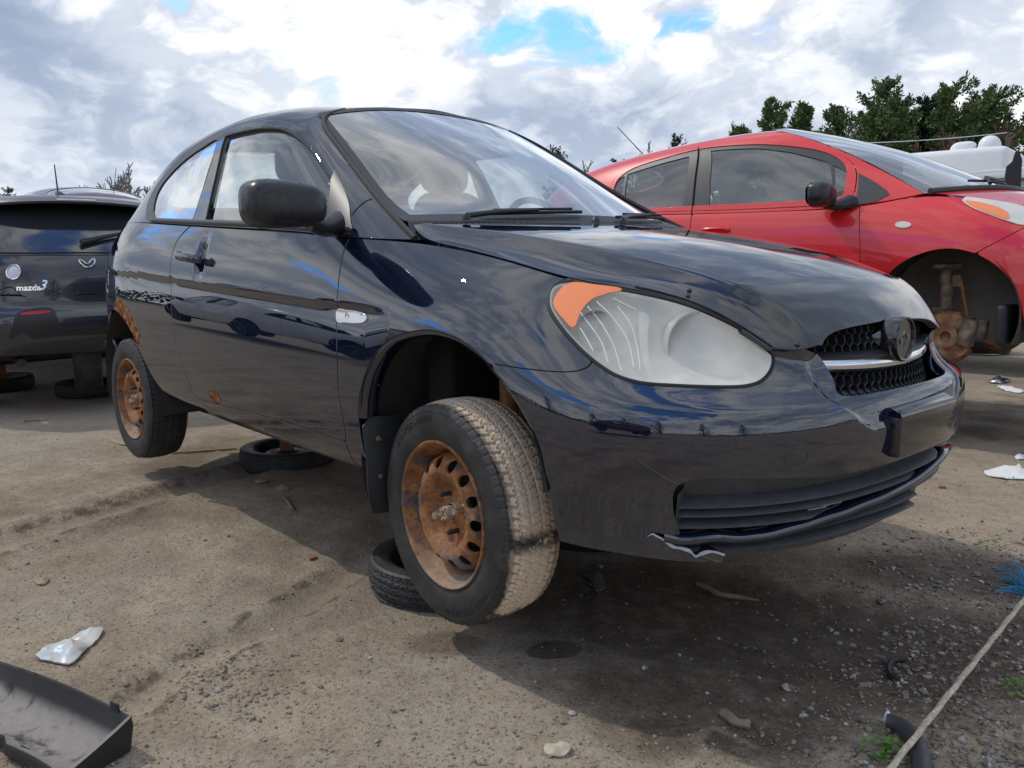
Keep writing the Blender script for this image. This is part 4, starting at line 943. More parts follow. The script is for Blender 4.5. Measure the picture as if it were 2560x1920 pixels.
for i in range(6, k - 4, 3):
    if RNG.random() < .75: MB().box(L3[i] - fw[i] * .036 + (0, 0, .013), (.012, .045 + .02 * RNG.random(), .004), rot=(0, 0, math.atan2(fw[i][1], fw[i][0]))).build('broken_tab', ['torn_plastic', 'mud_tan', 'black_void'][i % 3], bumper, smooth=False)
# ------------------------------------------------------------------ door mirrors, handles
def superell(a, b, c, e1=.55, e2=.7, nu=28, nv=18):
    sp = lambda t, e: math.copysign(abs(t) ** e, t); V = []
    for j in range(nv + 1):
        ph = -math.pi / 2 + math.pi * j / nv
        for i in range(nu):
            th = 2 * math.pi * i / nu; V.append((a * sp(math.cos(ph), e1) * sp(math.cos(th), e2), b * sp(math.cos(ph), e1) * sp(math.sin(th), e2), c * sp(math.sin(ph), e1)))
    F = [(j * nu + i, j * nu + (i + 1) % nu, (j + 1) * nu + (i + 1) % nu, (j + 1) * nu + i) for j in range(nv) for i in range(nu)]
    return V, F
def side_mirror(parent, side, c, mat='black_trim', scale=1.0, foot=None):
    r = empty('door_mirror', parent=parent); s_ = 1 if side == 0 else -1
    V, F = superell(.080, .122, .064, .62, .55, 40, 26); out = []
    for x, y, z in V:
        if x < -.02: x = -.02 - (abs(x) - .02) * .25
        k = 1 - .10 * (y / .118); y2 = y
        out.append(np.array(((x * 1.0 - y * .10) * scale, s_ * y2 * scale, z * k * scale)) + np.array(c) * (1, s_, 1))
    MB().add(out, F if side == 0 else [f[::-1] for f in F]).build('housing', mat, r)
    g = [np.array((-.034 * scale, s_ * y * scale, z * scale)) + np.array(c) * (1, s_, 1) for y, z in [(.10 * math.copysign(abs(math.cos(t)) ** .6, math.cos(t)), .052 * math.copysign(abs(math.sin(t)) ** .6, math.sin(t))) for t in np.linspace(0, 2 * math.pi, 28, endpoint=False)]]
    obj('mirror_glass', g, [tuple(range(28))], 'chrome', r)
    f = np.array(foot if foot is not None else (c[0] + .06, c[1] + .17, c[2] - .06)) * (1, s_, 1); c2 = np.array((c[0] + .02, c[1] + .07, c[2] - .045)) * (1, s_, 1)
    pts = smooth_curve([c2, c2 * .6 + f * .4 + (.0, 0, -.012), f], step=.015); n_ = len(pts); mb = MB(); V = []; m_ = 12
    for i, p in enumerate(pts):
        t = i / (n_ - 1); rx = (.036 + .014 * t) * scale; rz = (.024 + .016 * t * t) * scale
        for k in range(m_): a = 2 * math.pi * k / m_; V.append(p + np.array((rx * math.cos(a), 0, rz * math.sin(a))))
    mb.add(V, [(i * m_ + k, i * m_ + (k + 1) % m_, (i + 1) * m_ + (k + 1) % m_, (i + 1) * m_ + k) for i in range(n_ - 1) for k in range(m_)] + [tuple(range(m_))]); mb.build('foot', mat, r, angle=60)
    return r
mc = at(706, 512, y=-.985) - OFF; print('mirror centre', mc)
mfoot = at(842, 560, y=-.775) - OFF
side_mirror(doors[0], 0, mc, 'mirror_black', 1.0, mfoot)
for i, o_ in enumerate(doors):
    s_ = -1 if i == 0 else 1
    qh = S.pos(uvs(S, [(492, 646)]))[0]; hx_, hz_ = qh[0], qh[2]
    pts = [(hx_ - .105, s_ * .846, hz_ + .012), (hx_ - .09, s_ * .866, hz_ + .013), (hx_ - .03, s_ * .876, hz_ + .008), (hx_ + .04, s_ * .876, hz_ + .002), (hx_ + .075, s_ * .868, hz_ - .002), (hx_ + .09, s_ * .848, hz_ - .003)]
    P_ = smooth_curve(pts, step=.012); m_ = 10; V = []
    for j, p in enumerate(P_):
        for k in range(m_): a = 2 * math.pi * k / m_; V.append(p + np.array((0, .008 * math.cos(a), .0165 * math.sin(a))))
    MB().add(V, [(j * m_ + k, j * m_ + (k + 1) % m_, (j + 1) * m_ + (k + 1) % m_, (j + 1) * m_ + k) for j in range(len(P_) - 1) for k in range(m_)] + [tuple(range(m_)), tuple((len(P_) - 1) * m_ + k for k in range(m_))]).build('door_handle', 'black_paint', o_, angle=60)
# ------------------------------------------------------------------ wells, flaps, underside, cabin
def well(cx, r, side, cz=.31, a0=-22):
    s_ = side; mb = MB(); n = 26; V = []; ya, yb = s_ * .815, s_ * .46
    for i in range(n + 1):
        a = rad(a0) + rad(202 - a0) * i / n
        for y in (ya, s_ * .70, s_ * .58, yb): V.append((cx + r * math.cos(a), y, cz + r * math.sin(a)))
    mb.add(V, [(i * 4 + j, (i + 1) * 4 + j, (i + 1) * 4 + j + 1, i * 4 + j + 1) for i in range(n) for j in range(3)]); mb.build('wheel_well', 'well_dark', car)
    mb = MB(); mb.add([(cx + r * math.cos(rad(a0) + rad(202 - a0) * i / n), yb, cz + r * math.sin(rad(a0) + rad(202 - a0) * i / n)) for i in range(n + 1)], [tuple(range(n + 1))]); mb.build('inner_panel', 'inner_fender', car, smooth=False)
for s_ in (-1, 1): well(0, .385, s_, .30, 4); well(-2.48, .355, s_, .28)
def flap(px_, x, y0, y1, z0, z1, side):
    n = 12; V = []; F = []
    for i in range(n + 1):
        z = z1 + (z0 - z1) * i / n; t = i / n
        yo = y0 + (.03 if t < .06 else 0) + .10 * max(0, t - .72) ** 1.2; xo = x + .035 * math.sin(t * 2.2) - .02 * t
        for y, dx in ((yo, .0), (yo + .02, .010), ((yo + y1) / 2, .016), (y1, .014), (y1, .006), ((yo + y1) / 2, .007), (yo + .02, .0), (yo, -.006)): V.append((xo + dx, side * abs(y), z))
    for i in range(n):
        for k in range(8): F.append((i * 8 + k, i * 8 + (k + 1) % 8, (i + 1) * 8 + (k + 1) % 8, (i + 1) * 8 + k))
    F += [tuple(range(8)), tuple(n * 8 + k for k in range(8))]
    o_ = MB().add(V, F).build('mud_flap', 'flap_plastic', car, angle=35)
    for z in (z1 - .06, z1 - .17, z1 + .10): MB().lathe([(0, .006), (.006, .005), (.008, 0)], 10, 'x', (x + .03, side * (abs(y0) - .035), z)).build('flap_screw', 'rust_steel', o_)
for s_ in (-1, 1): flap(None, -.335, -.838, -.72, .115, .40, s_); flap(None, -2.865, -.80, -.64, .10, .47, s_)
ub = MB(); ub.box((-1.2, 0, .235), (2.0, 1.40, .07), bev=.02); ub.box((-.15, 0, .25), (.9, .84, .10), bev=.03); ub.box((-2.55, 0, .28), (1.0, .84, .08), bev=.03); ub.build('underbody', 'underbody', car)
ax = MB(); ax.tube([(-2.42, -.66, .20), (-2.36, -.3, .22), (-2.36, .3, .22), (-2.42, .66, .20)], .035, 10); ax.tube([(-2.42, -.60, .19), (-1.98, -.56, .24)], .032, 8); ax.tube([(-2.42, .60, .19), (-1.98, .56, .24)], .032, 8); ax.build('rear_axle', 'underbody', car)
for s_ in (-1, 1):
    su = MB()
    su.tube([(0.0, s_ * .62, .17), (-.12, s_ * .36, .20)], .028, 8); su.tube([(-.01, s_ * .56, .18), (-.02, s_ * .56, .62)], .026, 10); su.lathe([(.055, .60), (.06, .62), (.03, .64)], 16, 'z', (-.02, s_ * .56, 0)); su.tube([(.05, s_ * .5, .50), (.17, s_ * .5, .52), (.19, s_ * .5, .47)], .022, 8)
    su.build('suspension', 'rust_steel', car)
ex = MB(); ex.tube([(-.4, -.10, .20), (-1.4, -.12, .19), (-2.2, -.20, .20)], .026, 10); ex.box((-2.85, .25, .24), (.35, .5, .12), bev=.05); ex.build('exhaust', 'rust_steel', car)
# black blocks added unseen behind the grille and lamps, so no light leaks through
nb = MB(); nb.box((.30, 0, .52), (.62, .95, .30), bev=.05); nb.box((-.18, 0, .62), (.12, 1.36, .56), bev=.02); nb.box((.66, 0, .36), (.06, .98, .20), bev=.02); nb.build('nose_light_block', 'black_void', car)
# cabin
cb = MB(); cb.box((-1.45, 0, .30), (2.3, 1.42, .06)); cb.build('cabin_floor', 'interior_dark', car, smooth=False)
V = []; m_ = 9
for y in np.linspace(-.70, .70, 21):
    hump = .05 * math.exp(-((y - .36) / .17) ** 2)
    for x, z in ((-.25, .90), (-.34, .93), (-.46, .925 + hump * .5), (-.58, .905 + hump), (-.66, .87 + hump), (-.68, .78), (-.64, .66), (-.60, .50), (-.40, .45)): V.append((x - .12 * (1 - abs(y) / .7) * -1, y, z))
dash = MB().add(V, [(i * m_ + j, (i + 1) * m_ + j, (i + 1) * m_ + j + 1, i * m_ + j + 1) for i in range(20) for j in range(m_ - 1)]).build('dashboard', 'interior_dark', car)
def seat(y, x=-1.30):
    r = empty('seat', parent=car); V, F = superell(.24, .245, .09, .5, .5)
    MB().add([(a + x + .22, b + y, c + .50) for a, b, c in V], F).build('cushion', 'seat_cloth', r)
    V, F = superell(.085, .235, .33, .55, .5); MB().add([(a - (c) * .28 + x - .08, b * (1 - .12 * max(0, c / .33)) + y, c + .83) for a, b, c in V], F).build('backrest', 'seat_cloth', r)
    V, F = superell(.05, .125, .085, .6, .6); MB().add([(a + x - .20, b + y, c + 1.235) for a, b, c in V], F).build('headrest', 'seat_cloth', r)
    MB().tube([(x - .17, y - .05, 1.10), (x - .19, y - .05, 1.19)], .006).tube([(x - .17, y + .05, 1.10), (x - .19, y + .05, 1.19)], .006).build('headrest_post', 'dull_metal', r)
seat(-.36); seat(.36)
r = empty('seat', parent=car); V, F = superell(.07, .60, .26, .4, .35); MB().add([(a - c * .25 - 2.22, b, c + .80) for a, b, c in V], F).build('backrest', 'seat_cloth', r)
V, F = superell(.22, .60, .09, .4, .35); MB().add([(a - 2.0, b, c + .52) for a, b, c in V], F).build('cushion', 'seat_cloth', r)
st = [np.array((-.83 - .08 * math.sin(a), .36 + .185 * math.cos(a), .92 + .17 * math.sin(a))) for a in np.linspace(0, 2 * math.pi, 40, endpoint=False)]
sw = MB(); sw.tube(st, .014, 10, closed=True); sw.box((-.81, .36, .91), (.05, .12, .10), rot=(0, .45, 0), bev=.02); sw.box((-.83, .36, .92), (.02, .34, .03), rot=(0, .45, 0), bev=.008); sw.build('steering_wheel', 'interior_dark', car)
MB().tube([(-.97, 0, 1.37), (-.98, 0, 1.33)], .01).box((-.985, 0, 1.31), (.03, .23, .06), rot=(0, .2, 0), bev=.014).build('interior_mirror', 'interior_dark', car)
MB().box((-.66, .40, 1.03), (.004, .17, .15), rot=(.35, .85, -.1)).build('paper_slip', 'pink_paper', car, smooth=False)
def tyre_mesh(name, r=.298, wd=.185, rim_r=.186, tread=True, nth=504, grooves=(.016, .045), pitch=66):
    hw = wd / 2; k = hw / .0925; h = r - rim_r
    side = [(rim_r - .002, .066 * k), (rim_r + .004, .076 * k), (rim_r + .05 * h, .080 * k), (rim_r + .11 * h, .0825 * k), (rim_r + .13 * h, .0850 * k), (rim_r + .16 * h, .0850 * k), (rim_r + .18 * h, .0862 * k), (rim_r + .30 * h, .0905 * k), (rim_r + .45 * h, .0925 * k), (rim_r + .62 * h, .0915 * k), (rim_r + .75 * h, .0882 * k), (rim_r + .765 * h, .0890 * k), (rim_r + .79 * h, .0885 * k), (rim_r + .86 * h, .0835 * k), (rim_r + .92 * h, .0785 * k)]
    tw = .074 * k; na = 58 if tread else 12
    tr_a = np.linspace(tw, -tw, na)
    prof = [(a, b, 0) for a, b in side] + [(r - .012 * (abs(a) / tw) ** 3.2, a, 1) for a in tr_a] + [(a, -b, 0) for a, b in side[::-1]]
    R = np.array([p[0] for p in prof]); A = np.array([p[1] for p in prof]); isT = np.array([p[2] for p in prof], bool)
    th = np.linspace(0, 2 * math.pi, nth, endpoint=False)
    TH, RR = np.meshgrid(th, R, indexing='ij'); AA = np.broadcast_to(A, TH.shape); T = np.broadcast_to(isT, TH.shape)
    if tread:
        ph = TH * pitch / (2 * math.pi); g = np.zeros_like(RR)
        for gc in grooves:
            for s_ in (-1, 1):
                zig = .0022 * np.where((ph * 2 % 1) < .5, 1, -1); g = np.maximum(g, np.abs(AA - s_ * gc * k - zig) < .0036)
        fr = lambda o: np.abs(((ph + o) % 1) - .5)
        shoulder = (np.abs(AA) > .047 * k) & (fr(np.sign(AA) * .25 + AA * 4) < .11)
        mid = (np.abs(AA) > .018 * k) & (np.abs(AA) < .044 * k) & (fr(AA * 18) < .085)
        cen = (np.abs(AA) < .014 * k) & (fr(.3 + AA * -20) < .06)
        sip = (np.abs(AA) > .018 * k) & (np.abs(((ph * 3 + AA * 30) % 1) - .5) < .10)
        dep = np.maximum.reduce([g * .0050, shoulder * .0042, mid * .0040, cen * .0035, sip * .0014])
        RR = RR - dep * T
        edge = np.zeros_like(R, bool); b0 = len(side); edge[b0 - 3:b0] = True; edge[-b0:-b0 + 3] = True
        RR = RR - (np.broadcast_to(edge, TH.shape) & (fr(.25 * np.sign(AA) + AA * 4) < .11)) * .0025
    X = RR * np.cos(TH); Z = RR * np.sin(TH); m_ = len(R)
    V = np.stack([X, AA, Z], 2).reshape(-1, 3)
    i = np.arange(nth)[:, None]; j = np.arange(m_ - 1)[None]; i2 = (i + 1) % nth
    F = np.stack([i * m_ + j, i * m_ + j + 1, i2 * m_ + j + 1, i2 * m_ + j], 2).reshape(-1, 4)
    me = bpy.data.meshes.new(name); me.from_pydata(V.tolist(), [], F.tolist()); me.polygons.foreach_set('use_smooth', [True] * len(F)); me.set_sharp_from_angle(angle=rad(38)); me.update()
    return me
def disc_with_holes(nh=14, rh=.0152, rc=.1335):
    r_out = .160
    prof = [(.016, -.052), (.030, -.052), (.033, -.054), (.055, -.055), (.070, -.052), (.082, -.043), (.094, -.030), (.106, -.0215), (.118, -.0205), (.130, -.025), (.142, -.034), (.150, -.046), (.156, -.062), (.160, -.080)]
    pr = np.array(prof)
    circ = lambda r, n, c=(0, 0): np.array([(c[0] + r * math.cos(t), c[1] + r * math.sin(t)) for t in np.linspace(0, 2 * math.pi, n, endpoint=False)])
    holes = [circ(rh, 14, (rc * math.cos(a), rc * math.sin(a))) for a in np.linspace(0, 2 * math.pi, nh, endpoint=False)] + [circ(.028, 24)] + [circ(.0075, 10, (.05 * math.cos(a), .05 * math.sin(a))) for a in np.arange(4) * math.pi / 2 + .35]
    P, T, loops = tri2d(circ(r_out, 90), holes, .008)
    a = np.interp(np.linalg.norm(P, axis=1), pr[:, 0], pr[:, 1]); V = [(x, -(-.0 + .085 + v_) * -1, y) for (x, y), v_ in zip(P, a)]
    V = [(x, -(.042 + (v_ + .055) * 1.05), y) for (x, y), v_ in zip(P, a)]
    F = [tuple(t) for t in T]
    for lp in loops[1:]:
        b = len(V); V += [(V[i][0], V[i][1] + .006, V[i][2]) for i in lp]; n = len(lp)
        F += [(lp[i], lp[(i + 1) % n], b + (i + 1) % n, b + i) for i in range(n)]
    return V, F
def rim_parts(parent, mat='rust_wheel', nuts=((.35, 1), (.35 + math.pi / 2, 0), (.35 + math.pi, 1), (.35 + 3 * math.pi / 2, 0)), centre=True):
    """y negative is outwards"""
    lip_ = [(.190, -.066), (.1955, -.072), (.1965, -.084), (.194, -.0885), (.190, -.088), (.1865, -.083), (.184, -.070), (.180, -.055), (.172, -.047), (.168, -.030), (.163, -.010), (.161, .02), (.168, .05), (.186, .07)]
    rim = MB().lathe(lip_, 96, 'y').build('rim', mat, parent, angle=60)
    V, F = disc_with_holes(); MB().add(V, F).build('wheel_disc', mat, rim, angle=45)
    MB().lathe([(.0, .005), (.15, .005), (.155, .05)], 40, 'y').build('brake_drum', 'well_dark', rim)
    for a, nut in nuts:
        c = np.array((.05 * math.cos(a), 0, .05 * math.sin(a)))
        if nut:
            mb = MB(); mb.lathe([(.0125, -.038), (.0125, -.068), (.0100, -.076), (.0, -.077)], 6, 'y', c); mb.lathe([(.0150, -.036), (.0150, -.046), (.0125, -.048)], 18, 'y', c); mb.build('lug_nut', 'dull_brass', rim, angle=30)
        else: MB().lathe([(.0065, .0), (.0065, -.072), (.0045, -.076), (0, -.076)], 12, 'y', c).build('wheel_stud', 'black_steel', rim)
    if centre:
        mb = MB(); mb.lathe([(.027, .0), (.026, -.046), (.023, -.051)], 28, 'y'); mb.lathe([(.019, -.04), (.019, -.070), (.017, -.074), (.009, -.074), (.009, -.066), (0, -.066)], 6, 'y')
        for k in range(6): a = k * math.pi / 3 + .3; mb.box((.0135 * math.cos(a), -.075, .0135 * math.sin(a)), (.008, .008, .006), rot=(0, -a, 0))
        mb.build('hub_nut', 'mud_tan', rim, angle=30)
    return rim
plain('dull_brass', (0.66, 0.58, 0.45), 0.28, 0.9, var=0.3, vscale=60)
TYRE_F = tyre_mesh('tyre', nth=660); TYRE_R = TYRE_F.copy()
def wheel(parent, c, steer, mud, flip=False, rot=0.0):
    r = empty('wheel', c, (rot * 0, 0, steer + (math.pi if flip else 0)), parent=parent)
    me = TYRE_F if mud else TYRE_R
    o = link('tyre', me, None, r)
    if not me.materials: me.materials.append(MATS['tyre_muddy' if mud else 'tyre_rubber'])
    rim_parts(r); return r
wf_ = wheel(car, (.005, -.730, .188), rad(-4.3), True); wheel(car, (-2.503, -.722, .185), 0, False)
wheel(car, (.005, .730, .188), rad(-4.3), True, True); wheel(car, (-2.503, .722, .185), 0, False, True)
def ring_text(txt, rr, size, y, parent, mat, a0):
    cu = bpy.data.curves.new('lettering', 'FONT'); cu.body = txt; cu.size = size; cu.extrude = .0006; cu.align_x = 'CENTER'; cu.space_character = 1.15; cu.resolution_u = 2
    tmp = bpy.data.objects.new('lettering', cu); COL.objects.link(tmp); dg = bpy.context.evaluated_depsgraph_get(); me = bpy.data.meshes.new_from_object(tmp.evaluated_get(dg)); COL.objects.unlink(tmp); bpy.data.objects.remove(tmp)
    for v in me.vertices:
        a = a0 - v.co.x / rr; rad_ = rr + v.co.y; dy = (rad_ - .243) ** 2 * 3.2
        v.co = Vector((rad_ * math.cos(a), y - v.co.z + dy, rad_ * math.sin(a)))
    return link('lettering', me, mat, parent, False)
plain('tyre_letters', (0.040, 0.040, 0.042), 0.55)
for a0 in (rad(120), rad(300)): ring_text('WINTERGUARD', .245, .026, -.0935, wf_.children[0], 'tyre_letters', a0)
# ================================================================== red hatchback beside it
def rot3(yaw, pitch=0, roll=0):
    cy, sy, cp, sp, cr, sr = math.cos(yaw), math.sin(yaw), math.cos(pitch), math.sin(pitch), math.cos(roll), math.sin(roll)
    return np.array([[cy, -sy, 0], [sy, cy, 0], [0, 0, 1]]) @ np.array([[cp, 0, sp], [0, 1, 0], [-sp, 0, cp]]) @ np.array([[1, 0, 0], [0, cr, -sr], [0, sr, cr]])
RED_T = np.array((-.174, 3.361, .383)); RED_E = (rad(-2.1), rad(-2.5), rad(6.95)); RED_M = rot3(RED_E[2], RED_E[1], RED_E[0])
def yS():
    c = []
    for x, w_, top in ((-3.08, 0, 1.00), (-3.06, .30, 1.00), (-3.0, .55, 1.01), (-2.86, .71, 1.03), (-2.6, .80, 1.045), (-2.2, .838, 1.03), (-1.7, .845, .995), (-1.2, .847, .965), (-.7, .847, .94), (-.42, .846, .93)):
        k = [(.86, .22), (.93, .25), (.965, .33), (.985, .45), (1.0, .58), (.998, .70), (.985, .82), (.965, top - .05), (.935, top)]
        r = 1 if w_ > .75 else 0
        c.append([(x + (0 if r else (1 - a) * .9 * (1 - w_)), w_ * (a if r else a * .5 + .5), z) for a, z in k])
    c.append([(-.15, .74, .22), (-.15, .79, .25), (-.15, .82, .33), (-.15, .84, .45), (-.15, .848, .58), (-.15, .845, .70), (-.14, .825, .82), (-.13, .785, .91), (-.12, .715, .985)])
    c.append([(.08, .74, .22), (.08, .79, .25), (.08, .82, .33), (.08, .838, .45), (.08, .847, .58), (.08, .843, .70), (.08, .815, .80), (.09, .765, .88), (.10, .69, .945)])
    c.append([(.28, .71, .21), (.29, .76, .24), (.30, .79, .32), (.305, .805, .44), (.305, .808, .56), (.30, .80, .67), (.29, .77, .77), (.28, .72, .85), (.27, .65, .905)])
    c.append([(.44, .62, .20), (.46, .67, .23), (.48, .70, .31), (.49, .715, .43), (.49, .715, .55), (.475, .70, .64), (.44, .67, .73), (.42, .62, .80), (.40, .57, .86)])
    c.append([(.55, .48, .19), (.58, .52, .22), (.61, .55, .30), (.62, .56, .42), (.61, .555, .54), (.59, .54, .62), (.55, .52, .70), (.52, .49, .76), (.49, .46, .81)])
    c.append([(.63, .27, .19), (.66, .29, .22), (.69, .31, .30), (.70, .315, .42), (.69, .31, .54), (.665, .30, .61), (.62, .30, .68), (.58, .29, .735), (.55, .28, .775)])
    c.append([(.66, .06, .19), (.69, .06, .22), (.72, .07, .30), (.73, .07, .42), (.72, .07, .54), (.69, .07, .61), (.645, .07, .675), (.60, .07, .73), (.57, .07, .77)])
    return c
RP = (RED_M, RED_T)
S2 = Surf(full_loop(yS()), pose=RP)
G2C = [[(-.12, .715, .985), (-.36, .650, 1.15), (-.62, .60, 1.30), (-.87, .56, 1.42), (-1.05, .53, 1.485), (-1.06, .28, 1.525), (-1.05, .02, 1.54)],
       [(-.42, .790, .93), (-.58, .735, 1.09), (-.80, .67, 1.27), (-1.02, .615, 1.41), (-1.20, .55, 1.495), (-1.22, .28, 1.535), (-1.22, .02, 1.55)],
       [(-.95, .797, .95), (-1.0, .75, 1.10), (-1.1, .69, 1.275), (-1.25, .62, 1.415), (-1.40, .545, 1.50), (-1.42, .28, 1.54), (-1.42, .02, 1.555)],
       [(-1.5, .79, .985), (-1.53, .745, 1.12), (-1.58, .68, 1.28), (-1.65, .61, 1.41), (-1.72, .535, 1.493), (-1.73, .28, 1.534), (-1.73, .02, 1.548)],
       [(-2.0, .775, 1.02), (-2.04, .73, 1.13), (-2.09, .668, 1.27), (-2.14, .595, 1.385), (-2.19, .515, 1.462), (-2.2, .28, 1.505), (-2.2, .02, 1.52)],
       [(-2.45, .745, 1.04), (-2.48, .70, 1.13), (-2.51, .64, 1.24), (-2.55, .57, 1.34), (-2.58, .49, 1.405), (-2.6, .28, 1.45), (-2.6, .02, 1.465)],
       [(-2.78, .69, 1.045), (-2.81, .65, 1.12), (-2.84, .59, 1.2), (-2.86, .53, 1.28), (-2.88, .46, 1.33), (-2.9, .27, 1.375), (-2.9, .02, 1.385)],
       [(-2.95, .60, 1.02), (-2.97, .57, 1.07), (-2.98, .52, 1.13), (-2.99, .46, 1.18), (-3.0, .40, 1.21), (-3.02, .25, 1.24), (-3.02, .02, 1.25)]]
G2 = Surf([[(x, -w_, z) for x, w_, z in c] + [(x, w_, z) for x, w_, z in c[::-1]] for c in G2C], flip=True, pose=RP)
def w2():
    P = []; A = [(-.12, .70, .985), (-.26, .665, 1.085), (-.45, .625, 1.21), (-.66, .59, 1.325), (-.87, .555, 1.425), (-1.05, .525, 1.488)]
    Cc = [(.20, 1.02), (.02, 1.12), (-.22, 1.25), (-.50, 1.37), (-.78, 1.47), (-1.04, 1.54)]
    for (xs, ws, zs), (xc, zc) in zip(A, Cc):
        row = [(xc + (xs - xc) * k ** 2.2, -ws * k, zc + (zs - zc) * k ** 2.4) for k in (1, .92, .75, .5, .25, .03)]
        P.append(row + [(a, -b, c) for a, b, c in row[::-1]])
    return P
W2 = Surf(w2(), flip=True, pose=RP)
def h2():
    P = []
    for (xs, ws, zs), (xc, zc) in (((-.12, .71, .985), (.22, 1.01)), ((.0, .705, .965), (.31, .985)), ((.12, .685, .94), (.39, .95)), ((.26, .65, .907), (.46, .905)), ((.38, .585, .865), (.51, .86)), ((.48, .47, .815), (.55, .815)), ((.55, .28, .775), (.57, .77))):
        row = [(xc + (xs - xc) * k ** 2.2, -ws * k, zc + .015 * (1 - k) + (zs - zc) * k ** 3) for k in (1, .92, .78, .5, .25, .03)]
        P.append(row + [(a, -b, c) for a, b, c in row[::-1]])
    return P
H2 = Surf(h2(), pose=RP)
paint('red_paint', (0.72, 0.006, 0.010), rough=0.35, coat_ior=1.5, specks=False); paint('white_paint', (0.70, 0.71, 0.72), rough=0.35, coat_ior=1.5, specks=False)
paint('silver_paint', (0.36, 0.37, 0.38), rough=0.3, coat_ior=1.5, specks=False); paint('burgundy_paint', (0.10, 0.008, 0.014), rough=0.3, coat_ior=1.5, specks=False); paint('blue_black_paint', (0.010, 0.013, 0.022), rough=0.35, coat_ior=1.6, dirt=.5)
glass('red_car_glass', (0.68, 0.76, 0.73), 3.2, haze=0.16, ior=1.55, hazec=(.42, .46, .45))
plain('lamp_clear', (0.72, 0.71, 0.64), 0.15, 0.1); plain('lamp_red', (0.45, 0.01, 0.02), 0.15); t = NT('disc_steel'); t.set(color=t.ramp(t.noise(9, 6, .65), [(.3, (0.12, .045, .02)), (.48, (.26, .11, .05)), (.6, (.40, .27, .15)), (.75, (.46, .38, .27))]), rough=.6, metal=.3); t.bump(t.noise(70, 4), .3, .003)
t = NT('muddy_metal'); t.set(color=t.ramp(t.noise(13, 6, .65), [(.3, (0.035, .028, .022)), (.5, (.14, .10, .07)), (.62, (.25, .19, .13)), (.8, (.33, .26, .18))]), rough=.9); t.bump(t.noise(60, 5), .6, .006)
red = empty('red_hatchback', tuple(RED_T), RED_E, label='red four-door hatchback with its front wheel missing, brake disc bare', cat='car')
cc = lambda pts: crop(1450, 200, pts, 1.9928)
def mir2(p): return np.stack([S2.U - p[:, 0], p[:, 1]], 1)
def gmir2(p): return np.stack([p[:, 0], G2.Vv - p[:, 1]], 1)
VT2 = S2.Vv - .002
arch2 = smooth_curve(np.vstack([S2.px(crop(2200, 600, [(20, 470), (95, 345), (250, 222), (420, 145), (620, 97), (800, 97), (1000, 150), (1200, 265), (1350, 420), (1440, 600), (1485, 830)], 4.147))]))
ua0 = float(arch2[0, 0]); ua1 = float(arch2[-1, 0])
fd = S2.px(cc([(1389, 652), (1391, 720), (1394, 800), (1396, 915)])); u_fd = float(fd[-1, 0])
bd_ = S2.px(cc([(556, 672), (552, 700), (549, 735)])); u_bd = float(bd_[-1, 0])
fdl = np.vstack([[(fd[0, 0], VT2)], fd[1:], [(u_fd, .30)], [(u_fd + .02, .10)]]); bdl = np.vstack([[(bd_[0, 0], VT2)], bd_[1:], [(u_bd, .30)], [(u_bd + .01, .10)]])
u_rd = u_bd - .86
rdl = np.array([(u_rd - .02, VT2), (u_rd - .05, .62), (u_rd - .04, .52), (u_rd + .12, .30), (u_rd + .20, .10)])
rarch = np.array([(u_rd + .10 + .33 * math.cos(a) - .36, .10 + .36 * max(0, math.sin(a)) ** .9 + .0) for a in np.linspace(math.pi, 0, 30)])
RDOORS = []
for mf in (lambda p: p, mir2):
    RDOORS.append(panel('front_door', S2, mf(np.vstack([fdl, bdl[::-1]])), 'red_paint', red, step=.05, bstep=.025))
    RDOORS.append(panel('rear_door', S2, mf(np.vstack([bdl, smooth_curve(rdl)[::-1]])), 'red_paint', red, step=.05, bstep=.025))
    ub2 = float(S2.px(cc([(1975, 862)]))[0, 0])
    seam2 = S2.px(cc([(1975, 862), (2080, 805), (2212, 735)])); k = near(arch2, seam2[0])
    panel('fender', S2, mf(np.vstack([fdl, [(u_fd + .03, .05)], [(ua0 - .03, .05)], [(ua0 - .01, .25)], arch2[:k + 1], seam2[1:], [(seam2[-1, 0] + .05, VT2 - .1)], [(seam2[-1, 0] + .05, VT2)]])), 'red_paint', red, step=.04, bstep=.02)
    panel('rear_quarter', S2, mf(np.vstack([smooth_curve(rdl), [(fdl[-1, 0], .10)], [(fdl[-1, 0] + .01, .05)], [(rarch[-1, 0] + .02, .05)], rarch[::-1], [(.30, .05)], [(.30, VT2)]])), 'red_paint', red, step=.05, bstep=.025)
uc2 = S2.U / 2
seam2 = S2.px(cc([(1975, 862), (2080, 805), (2212, 735)])); k = near(arch2, seam2[0])
hb = np.vstack([[(seam2[-1, 0] + .05, VT2 - .1)], seam2[::-1], arch2[k + 1:], [(ua1 + .02, .05)]])
hb = np.vstack([[(seam2[-1, 0] + .05, VT2)], hb])
panel('front_bumper', S2, np.vstack([hb, mir2(hb)[::-1]]), 'red_paint', red, step=.04, bstep=.02)
sheet('rear_bumper', S2, 'red_paint', red, 20, 12, -.001, (0, .30), (.03, VT2)); sheet('rear_bumper', S2, 'red_paint', red, 20, 12, -.001, (S2.U - .30, S2.U), (.03, VT2))
sheet('hood', H2, 'red_paint', red, 30, 30, .004)
for ur_, vr_ in (((.9, 2.95), (.06, VT2)), ((.05, .9), (.5, VT2))):
    sheet('dark_gap_shell', S2, 'black_void', red, 30, 8, -.03, ur_, vr_); sheet('dark_gap_shell', S2, 'black_void', red, 30, 8, -.03, (S2.U - ur_[1], S2.U - ur_[0]), vr_)  # added black sheets that darken the red car's panel gaps
